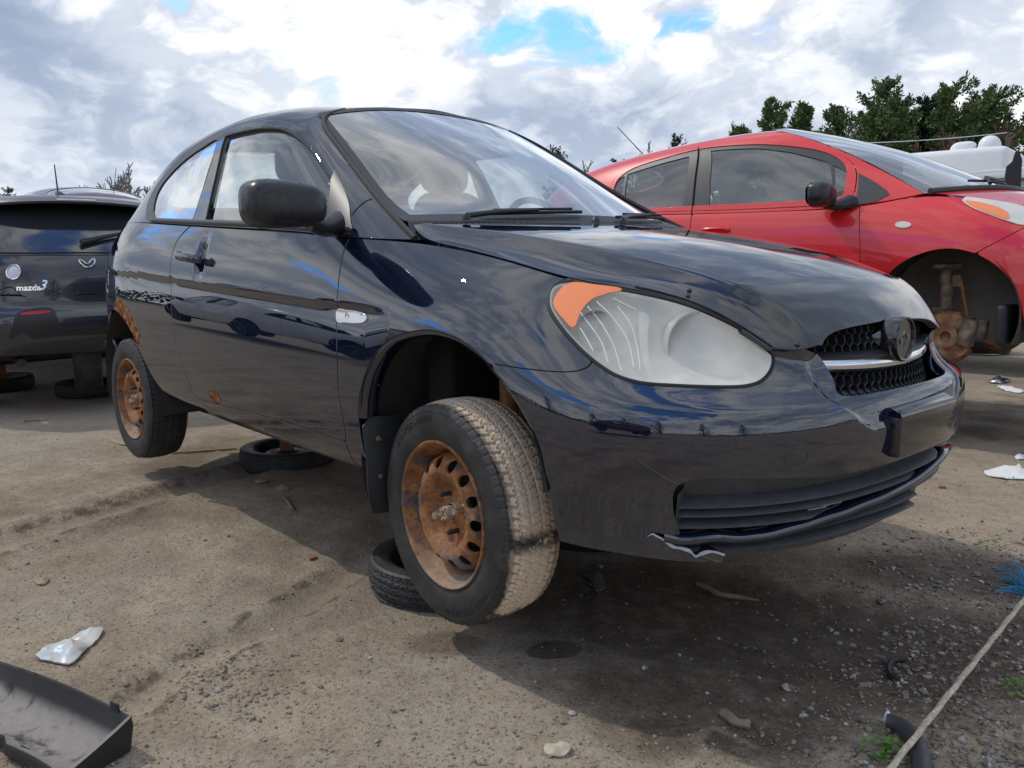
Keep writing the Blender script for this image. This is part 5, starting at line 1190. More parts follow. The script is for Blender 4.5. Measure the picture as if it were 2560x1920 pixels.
# lamps
hl2 = smooth_curve(S2.px(cc([(1905, 600), (1920, 582), (1990, 568), (2080, 562), (2200, 566), (2215, 640), (2212, 722), (2120, 700), (2030, 668), (1950, 635)])), closed=True)
am2 = smooth_curve(S2.px(cc([(1918, 604), (1960, 608), (2060, 630), (2130, 665), (2135, 695), (2040, 668), (1960, 634)])), closed=True)
for mf in (lambda p: p, mir2):
    h_ = panel('headlight', S2, mf(hl2), 'lamp_clear', red, step=.03, bstep=.015, gap=0, off=.005, flange=.012)
    panel('indicator', S2, mf(am2), 'amber_plastic', h_, step=.03, bstep=.015, gap=0, off=.007, flange=.004)
    th = np.linspace(0, 2 * math.pi, 24, endpoint=False)
    panel('side_marker', S2, mf(S2.px(cc([(1610 + 40 * math.cos(a), 722 + 15 * math.sin(a)) for a in th]))), 'lamp_clear', red, step=.02, bstep=.008, gap=0, off=.006, flange=.008)
# greenhouse
gt2 = smooth_curve(np.vstack([G2.px(cc([(1382, 466), (1362, 415), (1290, 365), (1180, 335), (1050, 318), (900, 310), (750, 316), (590, 335), (420, 378), (250, 435), (175, 490), (150, 540)]))]))
lowB = .012
op2 = np.vstack([[(G2.px(cc([(1388, 640)]))[0, 0], lowB)], gt2, [(gt2[-1, 0] + .01, lowB)]])
g2o = np.vstack([[(0, 0)], [(0, t) for t in np.linspace(.05, G2.Vv, 50)], [(t, G2.Vv) for t in np.linspace(.1, G2.U - .02, 30)], [(G2.U - .02, t) for t in np.linspace(G2.Vv - .05, 0, 30)], [(t, 0) for t in np.linspace(G2.U - .1, .05, 30)]])
rw2 = np.array([(1.62, G2.Vv / 2 - .40), (1.98, G2.Vv / 2 - .46), (2.03, G2.Vv / 2), (1.98, G2.Vv / 2 + .46), (1.62, G2.Vv / 2 + .40)])
rw2 = smooth_curve(rw2, closed=True)
panel('roof', G2, g2o, 'red_paint', red, holes=[op2, gmir2(op2), rw2], step=.05, bstep=.02, gap=0, hole_flange=.02)
panel('rear_window', G2, rw2, 'red_car_glass', red, step=.08, bstep=.03, gap=-.006, off=-.006, flange=0)
win = {'front': G2.px(cc([(650, 350), (780, 340), (900, 338), (1050, 357), (1170, 387), (1243, 408), (1238, 640), (940, 644), (640, 648), (644, 500)])),
       'vent': G2.px(cc([(1263, 422), (1335, 457), (1331, 545), (1259, 560)])), 'rear': G2.px(cc([(235, 468), (400, 415), (545, 377), (526, 520), (506, 660), (330, 664), (215, 668), (222, 560)])), 'quarter': G2.px(cc([(168, 506), (224, 474), (208, 560), (200, 640), (172, 610), (160, 560)]))}
tri2_ = G2.px(cc([(1387, 465), (1470, 510), (1548, 566), (1470, 610), (1392, 648)]))
for si, mf in enumerate((lambda p: p, gmir2)):
    hs = [resample(mf(v), .02, True) for v in win.values()]
    trim = panel('window_surround', G2, mf(inset_poly(resample(op2, .02, True), .012)), 'grey_trim', red, holes=hs, step=.05, bstep=.02, off=-.004, gap=0)
    for nm, v in win.items(): panel('window_glass', G2, mf(v), 'red_car_glass', trim, step=.08, bstep=.03, gap=-.006, off=-.010, flange=0)
    # painted upper door frame
    inner = gt2 + np.array((0, 0)); fr2 = inset_poly(resample(op2, .02, True), .004); fr3 = inset_poly(resample(op2, .02, True), .030)
    panel('door_frame', G2, mf(fr2), 'red_paint', red, holes=[mf(fr3)], step=.04, bstep=.02, off=.001, gap=0)
    panel('corner_trim', G2, mf(tri2_), 'grey_trim', red, step=.04, bstep=.02, off=.004, gap=0, flange=.006)
    for ln in ([(590, 335), (575, 480), (556, 672)],):
        q = smooth_curve(G2.px(cc(ln)), step=.03); MB().tube(G2.pos(mf(q)) + G2.normal(mf(q)) * .001, .004, 5).build('door_gap', 'black_void', trim)
M2 = RED_M
def red_local(u, v, y): 
    """point of the red car's own frame under a pixel, at the given y of that frame"""
    d = M2.T @ ray(u, v); o_ = M2.T @ (CP - RED_T); return o_ + (y - o_[1]) / d[1] * d
m2c = red_local(1450 + 1190 / 1.9928, 200 + 575 / 1.9928, -.945); f2 = red_local(1450 + 1340 / 1.9928, 200 + 610 / 1.9928, -.80)
side_mirror(red, 0, m2c, 'mirror_black', 1.05, f2); side_mirror(red, 1, m2c, 'mirror_black', 1.05, f2)
sheet('windscreen', W2, 'red_car_glass', red, 16, 16, 0)
cw = W2.pos(np.array([(0.0, t) for t in np.linspace(0, W2.Vv, 24)])); MB().tube(cw + (.03, 0, .004), .022, 8).build('cowl', 'black_trim', red)
wp = MB(); q = [(.06, t) for t in np.linspace(W2.Vv * .22, W2.Vv * .62, 14)]; X = W2.pos(np.array(q)); wp.tube(X + (0.0, 0, .02), .008, 6); wp.tube([X[2] + (.05, 0, .0), X[3] + (0, 0, .04), X[8] + (0, 0, .035)], .011, 6); wp.build('wiper', 'black_trim', red)
an = MB(); a0 = red_local(1450 + 328 / 1.9928, 200 + 385 / 1.9928, -.30); a1 = red_local(1450 + 187 / 1.9928, 200 + 235 / 1.9928, -.30); an.tube([a0 - (0, 0, .03), a0, a1], [.009, .004, .003], 6); an.build('antenna', 'black_trim', red)
for mf, s_ in ((lambda p: p, -1), (mir2, 1)):
    hq = S2.pos(mf(S2.px(cc([(675, 752)]))))[0]; P_ = smooth_curve([hq + np.array((-.09, 0, .0)), hq + np.array((-.07, s_ * .03, .008)), hq + np.array((.05, s_ * .03, .006)), hq + np.array((.09, 0, 0))], step=.02); MB().tube(P_, .015, 8).build('door_handle', 'red_paint', RDOORS[0 if s_ < 0 else 2])
# cabin, underside, wells, bare front suspension
cb = MB(); cb.box((-1.4, 0, .34), (2.4, 1.40, .06)); cb.build('cabin_floor', 'interior_dark', red, smooth=False)
db2 = MB(); db2.box((-.42, 0, .86), (.45, 1.34, .22), bev=.06); db2.build('dashboard', 'interior_dark', red)
for y in (-.36, .36):
    r = empty('seat', parent=red); V, F = superell(.24, .24, .09, .5, .5); MB().add([(a - .98, b + y, c + .56) for a, b, c in V], F).build('cushion', 'seat_cloth', r)
    V, F = superell(.085, .235, .33, .55, .5); MB().add([(a - c * .28 - 1.28, b + y, c + .88) for a, b, c in V], F).build('backrest', 'seat_cloth', r); V, F = superell(.05, .125, .085, .6, .6); MB().add([(a - 1.40, b + y, c + 1.29) for a, b, c in V], F).build('headrest', 'seat_cloth', r)
V, F = superell(.07, .60, .30, .4, .35); MB().add([(a - c * .25 - 2.2, b, c + .85) for a, b, c in V], F).build('rear_seat', 'seat_cloth', red)
st = [np.array((-.70 - .06 * math.sin(a), .36 + .185 * math.cos(a), 1.0 + .17 * math.sin(a))) for a in np.linspace(0, 2 * math.pi, 36, endpoint=False)]; MB().tube(st, .014, 8, closed=True).build('steering_wheel', 'interior_dark', red)
MB().box((-1.3, 0, .27), (2.4, 1.40, .08), bev=.03).box((.2, 0, .45), (.7, .78, .40), bev=.05).build('underbody', 'underbody', red)
for s_ in (-1, 1):
    for cx, rr, cz in ((0.0, .375, .33), (-2.46, .33, .32)):
        n = 26; V = []
        for i in range(n + 1):
            a = rad(-25) + rad(230) * i / n
            for y in (s_ * .81, s_ * .66, s_ * .42): V.append((cx + rr * math.cos(a), y, cz + rr * math.sin(a)))
        MB().add(V, [(i * 3 + j, (i + 1) * 3 + j, (i + 1) * 3 + j + 1, i * 3 + j + 1) for i in range(n) for j in range(2)]).build('wheel_well', 'well_dark', red)
        MB().add([V[i * 3 + 2] for i in range(n + 1)], [tuple(range(n + 1))]).build('inner_panel', 'inner_fender', red, smooth=False)
    tr = MB(); tr.box((.29, s_ * .60, .27), (.06, .36, .22), bev=.03); tr.build('splash_shield', 'flap_plastic', red)
    hub = empty('front_hub', (0.017, s_ * .70, .208), parent=red)
    MB().lathe([(.0, .0), (.024, .0), (.030, -.025), (.062, -.025), (.064, -.018), (.066, -.006), (.128, -.006), (.129, .010), (.07, .012)] if s_ < 0 else [(.0, .0), (.024, .0), (.030, .025), (.062, .025), (.064, .018), (.066, .006), (.128, .006), (.129, -.010), (.07, -.012)], 48, 'y').build('brake_disc', 'disc_steel', hub)
    ds = MB().lathe([(.05, .018 * -s_), (.143, .022 * -s_), (.148, .012 * -s_)], 40, 'y', (0, 0, 0), arc=(rad(60), rad(330))).build('dust_shield', 'rust_steel', hub)
    MB().box((.105, 0, .02), (.075, .10, .15), rot=(0, .25, 0), bev=.018).build('caliper', 'muddy_metal', hub)
    MB().box((.165, -s_ * .03, .035), (.05, .07, .11), rot=(0, .15, 0), bev=.015).build('caliper_bracket', 'muddy_metal', hub)
    MB().tube([(.02, -s_ * .06, -.12), (.0, -s_ * .05, 0), (-.01, -s_ * .06, .14)], [.035, .045, .03], 10).build('knuckle', 'muddy_metal', hub)
    MB().tube([(-.02, -s_ * .08, .10), (-.035, -s_ * .10, .36)], .034, 14).lathe([(.03, .36), (.085, .375), (.088, .39), (.05, .40)], 26, 'z', (-.035, -s_ * .10, 0)).build('strut', 'muddy_metal', hub)
    for bc_, bd2 in (((.025, -s_ * .08, .30), (.05, .03, .07)), ((-.05, -s_ * .08, .14), (.09, .05, .035))): MB().box(bc_, bd2, bev=.01).build('strut_bracket', 'muddy_metal', hub)
    MB().tube([(.045, -s_ * .07, .30), (.085, -s_ * .09, .08)], .009, 8).build('stabiliser_link', 'rust_steel', hub)
    MB().tube([(.0, -s_ * .08, -.10), (-.05, -s_ * .38, -.03)], .03, 8).build('control_arm', 'rust_steel', hub)
    MB().tube([(.03, -s_ * .06, .07), (.10, -s_ * .10, .10), (.12, -s_ * .14, .06)], .014, 8).build('tie_rod', 'muddy_metal', hub)
def simple_wheel(parent, c, flip=False):
    r = empty('wheel', c, (0, 0, math.pi if flip else 0), parent=parent); link('tyre', TYRE_S, None, r)
    rim_parts(r, 'black_steel', nuts=((.3, 1), (1.87, 1), (3.44, 1), (5.0, 1)), centre=False); return r
TYRE_S = tyre_mesh('tyre', nth=120, tread=False); TYRE_S.materials.append(MATS['tyre_rubber'])
for s_ in (-1, 1): simple_wheel(red, (-2.46, s_ * .72, .20), s_ > 0)
plain('dark_tint', (0.030, 0.034, 0.040), 0.05, 0.0, spec=0.8, coat=1.0); plain('silver_blue_roof', (0.42, 0.45, 0.50), 0.25, 0.3)
# ================================================================== dark blue-black hatchback seen from behind
def mlocal(): pass
MZ_YAW = rad(172.0)
mz_rear = CP + ray(215, 657) * 5.55
MZ_LIFT = .07
MZ_T = np.array((mz_rear[0], mz_rear[1], MZ_LIFT)); MZ_M = rot3(MZ_YAW); MP = (MZ_M, MZ_T)
def mS():
    c = []
    zz = [.33, .37, .44, .54, .625, .655, .72, .82, .93, 1.02]; ins_r = [.12, .05, .015, 0, .004, .035, .05, .055, .07, .10]; ins_s = [.10, .05, .02, .005, 0, .0, .004, .015, .04, .075]
    for x, w_, f in ((0, 0, 1), (.005, .25, 1), (.02, .48, 1), (.075, .68, .9), (.19, .81, .5), (.42, .868, .1), (.9, .878, 0), (1.8, .878, 0), (2.8, .87, 0), (3.5, .845, 0), (4.0, .72, .4), (4.25, .4, 1), (4.3, 0, 1)):
        col_ = []
        for z, ir, is_ in zip(zz, ins_r, ins_s):
            sx = 1 if x < 2 else -1
            hz = z if x < 3.2 else .30 + (z - .30) * .72
            col_.append((x + sx * ir * f, max(0, w_ - is_ * (1 - f * .6) - (.35 * ir if .2 < w_ < .8 else 0)) if w_ else 0, hz))
        c.append(col_)
    return c
mc_ = mS()
SM = Surf([[(x, w_, z) for x, w_, z in c] for c in mc_[::-1]] + [[(x, -w_, z) for x, w_, z in c] for c in mc_[1:]], pose=MP)
GMH = [[(.095, 0, 1.02), (.17, 0, 1.13), (.27, 0, 1.25), (.38, 0, 1.36), (.46, 0, 1.435)], [(.105, .30, 1.02), (.18, .29, 1.13), (.28, .27, 1.25), (.39, .26, 1.36), (.47, .25, 1.43)],
       [(.15, .55, 1.02), (.22, .53, 1.13), (.31, .50, 1.25), (.42, .465, 1.355), (.50, .44, 1.42)], [(.27, .71, 1.02), (.32, .68, 1.13), (.40, .63, 1.25), (.50, .575, 1.35), (.57, .535, 1.41)],
       [(.55, .785, 1.02), (.58, .74, 1.13), (.63, .685, 1.25), (.70, .625, 1.35), (.75, .575, 1.415)], [(1.1, .80, 1.0), (1.1, .755, 1.12), (1.1, .70, 1.25), (1.12, .635, 1.36), (1.14, .58, 1.435)],
       [(1.8, .80, .98), (1.8, .755, 1.10), (1.8, .70, 1.24), (1.8, .635, 1.36), (1.8, .58, 1.45)], [(2.6, .79, .96), (2.5, .74, 1.09), (2.36, .68, 1.24), (2.2, .62, 1.36), (2.1, .56, 1.44)],
       [(3.1, .70, .94), (2.9, .66, 1.08), (2.65, .60, 1.24), (2.42, .56, 1.36), (2.3, .52, 1.43)], [(3.35, .35, .96), (3.1, .33, 1.1), (2.8, .31, 1.26), (2.5, .29, 1.38), (2.32, .27, 1.44)], [(3.4, 0, .96), (3.15, 0, 1.1), (2.85, 0, 1.26), (2.52, 0, 1.385), (2.33, 0, 1.445)]]
GMH = [[(x, w_, z if z < 1.05 else 1.02 + (z - 1.02) * .93) for x, w_, z in c] for c in GMH]
GM = Surf([[(x, w_, z) for x, w_, z in c] for c in GMH[::-1]] + [[(x, -w_, z) for x, w_, z in c] for c in GMH[1:]], pose=MP)
maz = empty('dark_hatchback', tuple(MZ_T), (0, 0, MZ_YAW), label='dark blue-black hatchback seen from behind, roof antenna and rear wiper', cat='car')
cm = lambda pts: crop(0, 400, pts, 2.5525)
um = SM.U / 2
# lower body in pieces: tailgate, bumper, sides
v_bump = float(np.mean(SM.px(cm([(300, 868), (500, 855)]))[:, 1])); VTM = SM.Vv - .002
ugl = float(SM.px(cm([(60, 720)]))[0, 0]); sgn_ = 1 if ugl > um else -1; ugate = abs(SM.px(cm([(75, 800)]))[0, 0] - um); ug_t = ugate + .10
def mm(p): return np.stack([2 * um - p[:, 0], p[:, 1]], 1)
gate = smooth_curve(np.array([(um - ug_t, VTM), (um - ug_t - .01, VTM - .1), (um - ug_t + .02, VTM - .18), (um - ugate, v_bump + .06), (um - ugate + .06, v_bump + .006), (um, v_bump)]), step=.02)
gate_poly = np.vstack([gate, mm(gate)[::-1][1:]])
panel('tailgate', SM, gate_poly, 'blue_black_paint', maz, step=.04, bstep=.015)
bw = 1.02
bp = np.vstack([[(um - bw, .03)], [(um - bw, v_bump + .01)], [(um - ugate - .02, v_bump + .004)], [(um - ugate + .05, v_bump - .002)], [(um, v_bump - .006)]])
panel('rear_bumper', SM, np.vstack([bp, mm(bp)[::-1][1:]]), 'blue_black_paint', maz, step=.04, bstep=.02)
for mf in (lambda p: p, mm):
    sp_ = np.vstack([[(um - bw, v_bump + .01)], gate[::-1][np.searchsorted(-gate[::-1][:, 0] * -1, 0):][:0], [(um - ugate - .02, v_bump + .012)], gate[:-3][::-1], [(um - ug_t, VTM)], [(um - bw, VTM)]])
    panel('rear_corner', SM, mf(sp_), 'blue_black_paint', maz, step=.04, bstep=.02)
    ur_ = (.02, um - bw - .003)
    sheet('body_side', SM, 'blue_black_paint', maz, 40, 14, 0, ur_ if mf(np.array([[0., 0.]]))[0, 0] < 1 else (2 * um - ur_[1], 2 * um - ur_[0]), (.02, VTM))
# tail lamps
tl = smooth_curve(SM.px(cm([(2, 655), (60, 655), (130, 682), (204, 768), (150, 780), (60, 786), (5, 782)])), closed=True)
for mf in (lambda p: p, mm):
    l_ = panel('tail_lamp', SM, mf(tl), 'smoked_plastic', maz, step=.03, bstep=.012, gap=0, off=.006, flange=.01)
    c0 = SM.px(cm([(86, 718)]))[0]; q = mf(np.array([c0 + (.037 * math.cos(a) , .037 * math.sin(a)) for a in np.linspace(0, 2 * math.pi, 24, endpoint=False)])); MB().tube(SM.pos(q) + SM.normal(q) * .012, .006, 6, closed=True).build('lamp_ring', 'chrome', l_)
    panel('reversing_lamp', SM, mf(np.array([c0 + (.032 * math.cos(a), .032 * math.sin(a)) for a in np.linspace(0, 2 * math.pi, 24, endpoint=False)])), 'clear_marker', l_, step=.02, bstep=.01, gap=0, off=.010, flange=.004)
    rf = SM.px(cm([(130, 980), (180, 970), (320, 962), (325, 975), (240, 985), (135, 993)])); panel('reflector', SM, mf(rf), 'lamp_red', maz, step=.03, bstep=.012, gap=0, off=.006, flange=.008)
    lt = SM.px(cm([(80, 1062), (130, 970), (330, 945), (400, 1070), (640, 1050), (650, 1100), (400, 1120), (210, 1140), (150, 1100), (60, 1150)]))
    lt = np.clip(lt, (0, .012), (SM.U, SM.Vv)); panel('bumper_trim', SM, mf(smooth_curve(lt, closed=True, step=.03)), 'black_trim', maz, step=.04, bstep=.02, gap=0, off=.004, flange=.01)
# emblem and lettering
eq = smooth_curve(SM.px(cm([(503, 640), (520, 668), (548, 686), (575, 684), (598, 666), (603, 636), (588, 634), (556, 662), (524, 642)])), closed=True, step=.006)
MB().tube(SM.pos(eq) + SM.normal(eq) * .006, .0058, 8, closed=True).build('emblem', 'chrome', maz)
def surf_text(txt, surf, c_uv, size, mat, parent, flipu=1, italic=0.0):
    cu = bpy.data.curves.new('lettering', 'FONT'); cu.body = txt; cu.size = size; cu.extrude = .002; cu.shear = italic; cu.resolution_u = 2; cu.offset = .0012
    tmp = bpy.data.objects.new('lettering', cu); COL.objects.link(tmp); dg = bpy.context.evaluated_depsgraph_get(); me = bpy.data.meshes.new_from_object(tmp.evaluated_get(dg)); COL.objects.unlink(tmp); bpy.data.objects.remove(tmp)
    uv = np.array([(c_uv[0] + flipu * v.co.x, c_uv[1] + v.co.y) for v in me.vertices]); zz_ = np.array([v.co.z for v in me.vertices]); X = surf.pos(uv) + surf.normal(uv) * (.006 + zz_)[:, None]
    for v, x in zip(me.vertices, X): v.co = Vector(x)
    return link('lettering', me, mat, parent, False)
e0, e1 = SM.px(cm([(104, 834), (285, 830)])); fl_ = 1 if e1[0] > e0[0] else -1
surf_text('mazda', SM, e0, .052, 'chrome', maz, fl_); e2 = SM.px(cm([(243, 828)]))[0]; surf_text('3', SM, e2, .085, 'chrome', maz, fl_, .35)
# glasshouse, roof, spoiler, wiper, antenna
sheet('pillars', GM, 'blue_black_paint', maz, 80, 16, -.004)
ugm = GM.U / 2
rgl = smooth_curve(np.array([(ugm - .60, .05), (ugm - .56, GM.Vv * .45), (ugm - .47, GM.Vv - .07), (ugm, GM.Vv - .05), (ugm + .47, GM.Vv - .07), (ugm + .56, GM.Vv * .45), (ugm + .60, .05), (ugm + .5, .025), (ugm, .02), (ugm - .5, .025)]), closed=True)
panel('rear_window', GM, rgl, 'dark_tint', maz, step=.06, bstep=.03, gap=0, off=.004, flange=.006)
for a, b in ((ugm - 1.75, ugm - .95), (ugm - 2.6, ugm - 1.80)):
    for k in (0, 1):
        u_a, u_b = (a, b) if k == 0 else (2 * ugm - b, 2 * ugm - a); q = np.array([(u_a, .05), (u_a + .05, GM.Vv - .08), (u_b - .04, GM.Vv - .08), (u_b, .05)]); panel('side_window', GM, resample(q, .05, True), 'dark_tint', maz, step=.08, bstep=.04, gap=0, off=.002, flange=.004)
q = np.array([(.03, .05), (.10, GM.Vv - .06), (.62, GM.Vv - .06), (.62, .05)]); panel('windscreen', GM, resample(np.vstack([q, ]), .05, True), 'dark_tint', maz, step=.08, bstep=.04, gap=0, off=.002, flange=.004)
V = []; xs_ = np.linspace(.40, 2.34, 16); m_ = 17
for x in xs_:
    for y in np.linspace(-1, 1, m_):
        wv = np.interp(x, [.40, .55, .75, 1.1, 1.8, 2.1, 2.34], [.47, .55, .585, .59, .59, .57, .50]); ze = np.interp(x, [.40, .75, 1.1, 1.8, 2.1, 2.34], [1.43, 1.42, 1.437, 1.452, 1.445, 1.43]); V.append((x, y * wv, ze - .030 + .035 * (1 - abs(y) ** 2.2)))
obj('roof', V, [(i * m_ + j, i * m_ + j + 1, (i + 1) * m_ + j + 1, (i + 1) * m_ + j) for i in range(15) for j in range(m_ - 1)], 'silver_blue_roof', maz)
V = []; prof = [(.50, 1.440), (.36, 1.430), (.24, 1.400), (.215, 1.383), (.225, 1.368), (.30, 1.368), (.44, 1.383)]
yy = np.linspace(-.60, .60, 25)
for y in yy:
    dx = .16 * (abs(y) / .60) ** 3; dz = -.035 * (abs(y) / .60) ** 2.2
    for x, z in prof: V.append((x + dx, y, z + dz))
k = len(prof); sp_o = MB().add(V, [(i * k + j, (i + 1) * k + j, (i + 1) * k + (j + 1) % k, i * k + (j + 1) % k) for i in range(24) for j in range(k)] + [tuple(range(k)), tuple(24 * k + j for j in range(k))]).build('roof_spoiler', 'blue_black_paint', maz, angle=45)
MB().box((.232, 0, 1.393), (.012, .24, .012), bev=.003).build('brake_light', 'clear_marker', sp_o)
MB().lathe([(.0, .03), (.02, .028), (.045, .01), (.06, 0)], 20, 'z', (.62, .07, 1.445)).tube([(.62, .07, 1.465), (.70, .07, 1.67)], [.006, .004], 8).build('antenna', 'black_trim', maz)
wq = smooth_curve(GM.px(cm([(515, 545), (600, 525), (700, 502), (775, 487)])), step=.02); X = GM.pos(wq) + GM.normal(wq) * .03; MB().tube(X, np.linspace(.020, .009, len(X)), 8).build('rear_wiper', 'black_trim', maz)
ub_ = MB(); ub_.box((2.25, 0, .34), (3.6, 1.5, .10), bev=.04); ub_.build('underbody', 'underbody', maz)
MB().tube([(.16, .42, .30), (.9, .42, .28)], .03, 12).build('exhaust', 'black_steel', maz)
for x in (.98, 3.55):
    for s_ in (-1, 1): simple_wheel(maz, (x, s_ * .76, .22), s_ > 0)
MB().tube([(1.0, -.7, .24), (1.05, 0, .26), (1.0, .7, .24)], .04, 10).build('rear_axle', 'underbody', maz)
# ================================================================== ground
def gz(x, y):
    """height of the yard's dirt"""
    x = np.asarray(x, float); y = np.asarray(y, float); z = np.zeros(np.broadcast(x, y).shape)
    f = np.clip(1 - np.hypot(x + 1, y + .3) / 60, 0, 1)
    for k, (s_, a) in enumerate(((.35, .018), (.9, .010), (2.3, .005), (6.1, .0028), (13.7, .0018))):
        ph = k * 1.7; z = z + a * (np.sin(x * s_ * 1.3 + ph + 1.3 * np.sin(y * s_ * .7 + ph)) * np.cos(y * s_ * 1.1 - ph * .6 + 1.1 * np.sin(x * s_ * .8))) * f
    # two shallow wheel ruts crossing towards the far side
    for (ax, ay), (bx, by), wd, dp in (((-1.75, -1.75), (-2.65, .55), .085, .034), ((-.30, -1.55), (-.75, -.62), .06, .018)):
        dx, dy = bx - ax, by - ay; L_ = math.hypot(dx, dy); t = ((x - ax) * dx + (y - ay) * dy) / L_ ** 2; d = ((x - ax) * dy - (y - ay) * dx) / L_ + .03 * np.sin(t * 7)
        e = np.clip(np.minimum(t + .3, 1.25 - t) / .25, 0, 1); z = z + e * (-dp * np.exp(-(d / wd) ** 2) + dp * .55 * np.exp(-((np.abs(d) - wd * 1.7) / (wd * .6)) ** 2))
    return z
def grid_axis(lo, hi, step, far):
    a = list(np.arange(lo, hi + 1e-6, step)); s_ = step; v = hi
    while v < far: s_ *= 1.22; v += s_; a.append(v)
    s_ = step; v = lo
    while v > -far: s_ *= 1.22; v -= s_; a.insert(0, v)
    return np.array(a)
gxs = grid_axis(-4.6, 1.9, .028, 1600); gys = grid_axis(-2.3, 3.4, .028, 1600)
XX, YY = np.meshgrid(gxs, gys, indexing='ij'); ZZ = gz(XX, YY)
rough_ = np.zeros_like(ZZ); near_ = (np.hypot(XX, YY) < 8)
rough_[near_] = RNG.normal(0, .0016, near_.sum()); ZZ = ZZ + rough_
nx, ny = len(gxs), len(gys); i = np.arange(nx - 1)[:, None]; j = np.arange(ny - 1)[None]
F = np.stack([i * ny + j, (i + 1) * ny + j, (i + 1) * ny + j + 1, i * ny + j + 1], 2).reshape(-1, 4)
me = bpy.data.meshes.new('ground'); me.from_pydata(np.stack([XX, YY, ZZ], 2).reshape(-1, 3).tolist(), [], F.tolist())
def ground_mat():
    t = NT('yard_dirt'); P = t.pos(); s = t.sep(P)
    n0 = t.noise(.55, 5, .6, P); n1 = t.noise(2.6, 6, .65, P); n2 = t.noise(14, 6, .7, P); n3 = t.noise(75, 4, .7, P); n4 = t.noise(260, 3, .7, P)
    base = t.ramp(n1, [(0.28, (0.215, 0.155, 0.100)), (0.43, (0.335, 0.262, 0.180)), (0.55, (0.435, 0.353, 0.252)), (0.70, (0.55, 0.45, 0.325))])
    grey = t.mix(t.rng(n0, .42, .62, 0, .7), base, (0.44, 0.372, 0.282))
    c = t.mix(t.rng(n2, .40, .72, 0, .50), grey, (0.235, 0.175, 0.120))
    c = t.mix(t.rng(n3, .52, .72, 0, .65), c, (0.52, 0.46, 0.38)); c = t.mix(t.rng(n3, .46, .30, 0, .75), c, (0.155, 0.116, 0.082)); c = t.mix(t.rng(n4, .48, .32, 0, .45), c, (0.10, 0.078, 0.058)); damp = t.math('MULTIPLY', t.rng(t.noise(1.1, 5, .62, t.mapping(P, loc=(7, 3, 0))), .52, .62), .42); c = t.mix(damp, c, (0.175, 0.128, 0.086))
    st = t.voronoi(85, P, out='Color'); sd_ = t.voronoi(85, P)
    peb = t.math('MULTIPLY', t.rng(sd_, .34, .24), t.rng(t.sep(st)[0], .62, .66)); c = t.mix(t.math('MULTIPLY', peb, .7), c, t.mix(t.sep(st)[1], (0.15, 0.125, 0.10), (0.40, 0.36, 0.31)))
    def blob(cx, cy, rx, ry, ang, edge=.30, amp=.55, nz=n1):
        ca, sa = math.cos(ang), math.sin(ang); dx = t.math('SUBTRACT', s[0], cx); dy = t.math('SUBTRACT', s[1], cy)
        a = t.math('DIVIDE', t.math('ADD', t.math('MULTIPLY', dx, ca), t.math('MULTIPLY', dy, sa)), rx); b = t.math('DIVIDE', t.math('SUBTRACT', t.math('MULTIPLY', dy, ca), t.math('MULTIPLY', dx, sa)), ry)
        r = t.math('POWER', t.math('ADD', t.math('MULTIPLY', a, a), t.math('MULTIPLY', b, b)), .5)
        return t.rng(t.math('ADD', r, t.math('MULTIPLY', t.math('SUBTRACT', nz, .5), amp * 2)), 1.0 + edge, 1.0 - edge)
    oil = t.math('MAXIMUM', blob(.36, -.12, .60, .40, rad(20), .30, .5), blob(.62, -.50, .34, .24, rad(40), .35, .6))
    oil = t.math('MAXIMUM', oil, t.math('MAXIMUM', blob(.70, .80, .30, .22, rad(35), .35, .6), blob(.86, .14, .25, .45, rad(-20), .4, .6)))
    oil2 = t.math('MAXIMUM', blob(.186, -.583, .075, .052, rad(60), .12, .12, n2), blob(1.5, 4.2, 2.8, 1.1, rad(10), .4, .6))
    brown = blob(-.05, -.775, .11, .07, rad(40), .35, .35, n2)
    c = t.mix(t.math('MULTIPLY', oil, t.rng(n2, .25, .6, .55, .86)), c, t.mix(n3, (0.040, 0.029, 0.021), (0.115, 0.084, 0.060)))
    c = t.mix(t.math('MULTIPLY', oil2, .70), c, (0.055, 0.042, 0.033)); c = t.mix(t.math('MULTIPLY', brown, .55), c, (0.10, 0.068, 0.045))
    for (ax, ay), (bx, by), wd in (((-1.75, -1.75), (-2.65, .55), .10), ((-.30, -1.55), (-.75, -.62), .07)):      # churned soil along the wheel ruts
        dx, dy = bx - ax, by - ay; L_ = math.hypot(dx, dy); d = t.math('ADD', t.math('MULTIPLY', t.math('SUBTRACT', s[0], ax), dy / L_), t.math('MULTIPLY', t.math('SUBTRACT', s[1], ay), -dx / L_)); tt_ = t.math('ADD', t.math('MULTIPLY', t.math('SUBTRACT', s[0], ax), dx / L_ ** 2), t.math('MULTIPLY', t.math('SUBTRACT', s[1], ay), dy / L_ ** 2))
        ad = t.math('ABSOLUTE', t.math('ADD', d, t.math('MULTIPLY', t.math('SUBTRACT', n1, .5), .16))); en = t.math('MULTIPLY', t.rng(tt_, -.25, .05), t.rng(tt_, 1.2, .8))
        c = t.mix(t.math('MULTIPLY', t.math('MULTIPLY', t.rng(ad, wd * .75, wd * .35), en), .55 if wd > .08 else .22), c, (0.42, 0.33, 0.235)); ring = t.math('MULTIPLY', t.rng(ad, wd * .7, wd * .95), t.rng(ad, wd * 1.6, wd * 1.1)); c = t.mix(t.math('MULTIPLY', t.math('MULTIPLY', ring, en), t.rng(n2, .42, .6, .0, .75)), c, (0.105, 0.075, 0.052))
    sand = t.math('MULTIPLY', t.rng(n1, .40, .60), t.rng(s[1], .5, 1.4)); c = t.mix(t.math('MULTIPLY', sand, .35), c, (0.40, 0.315, 0.22))
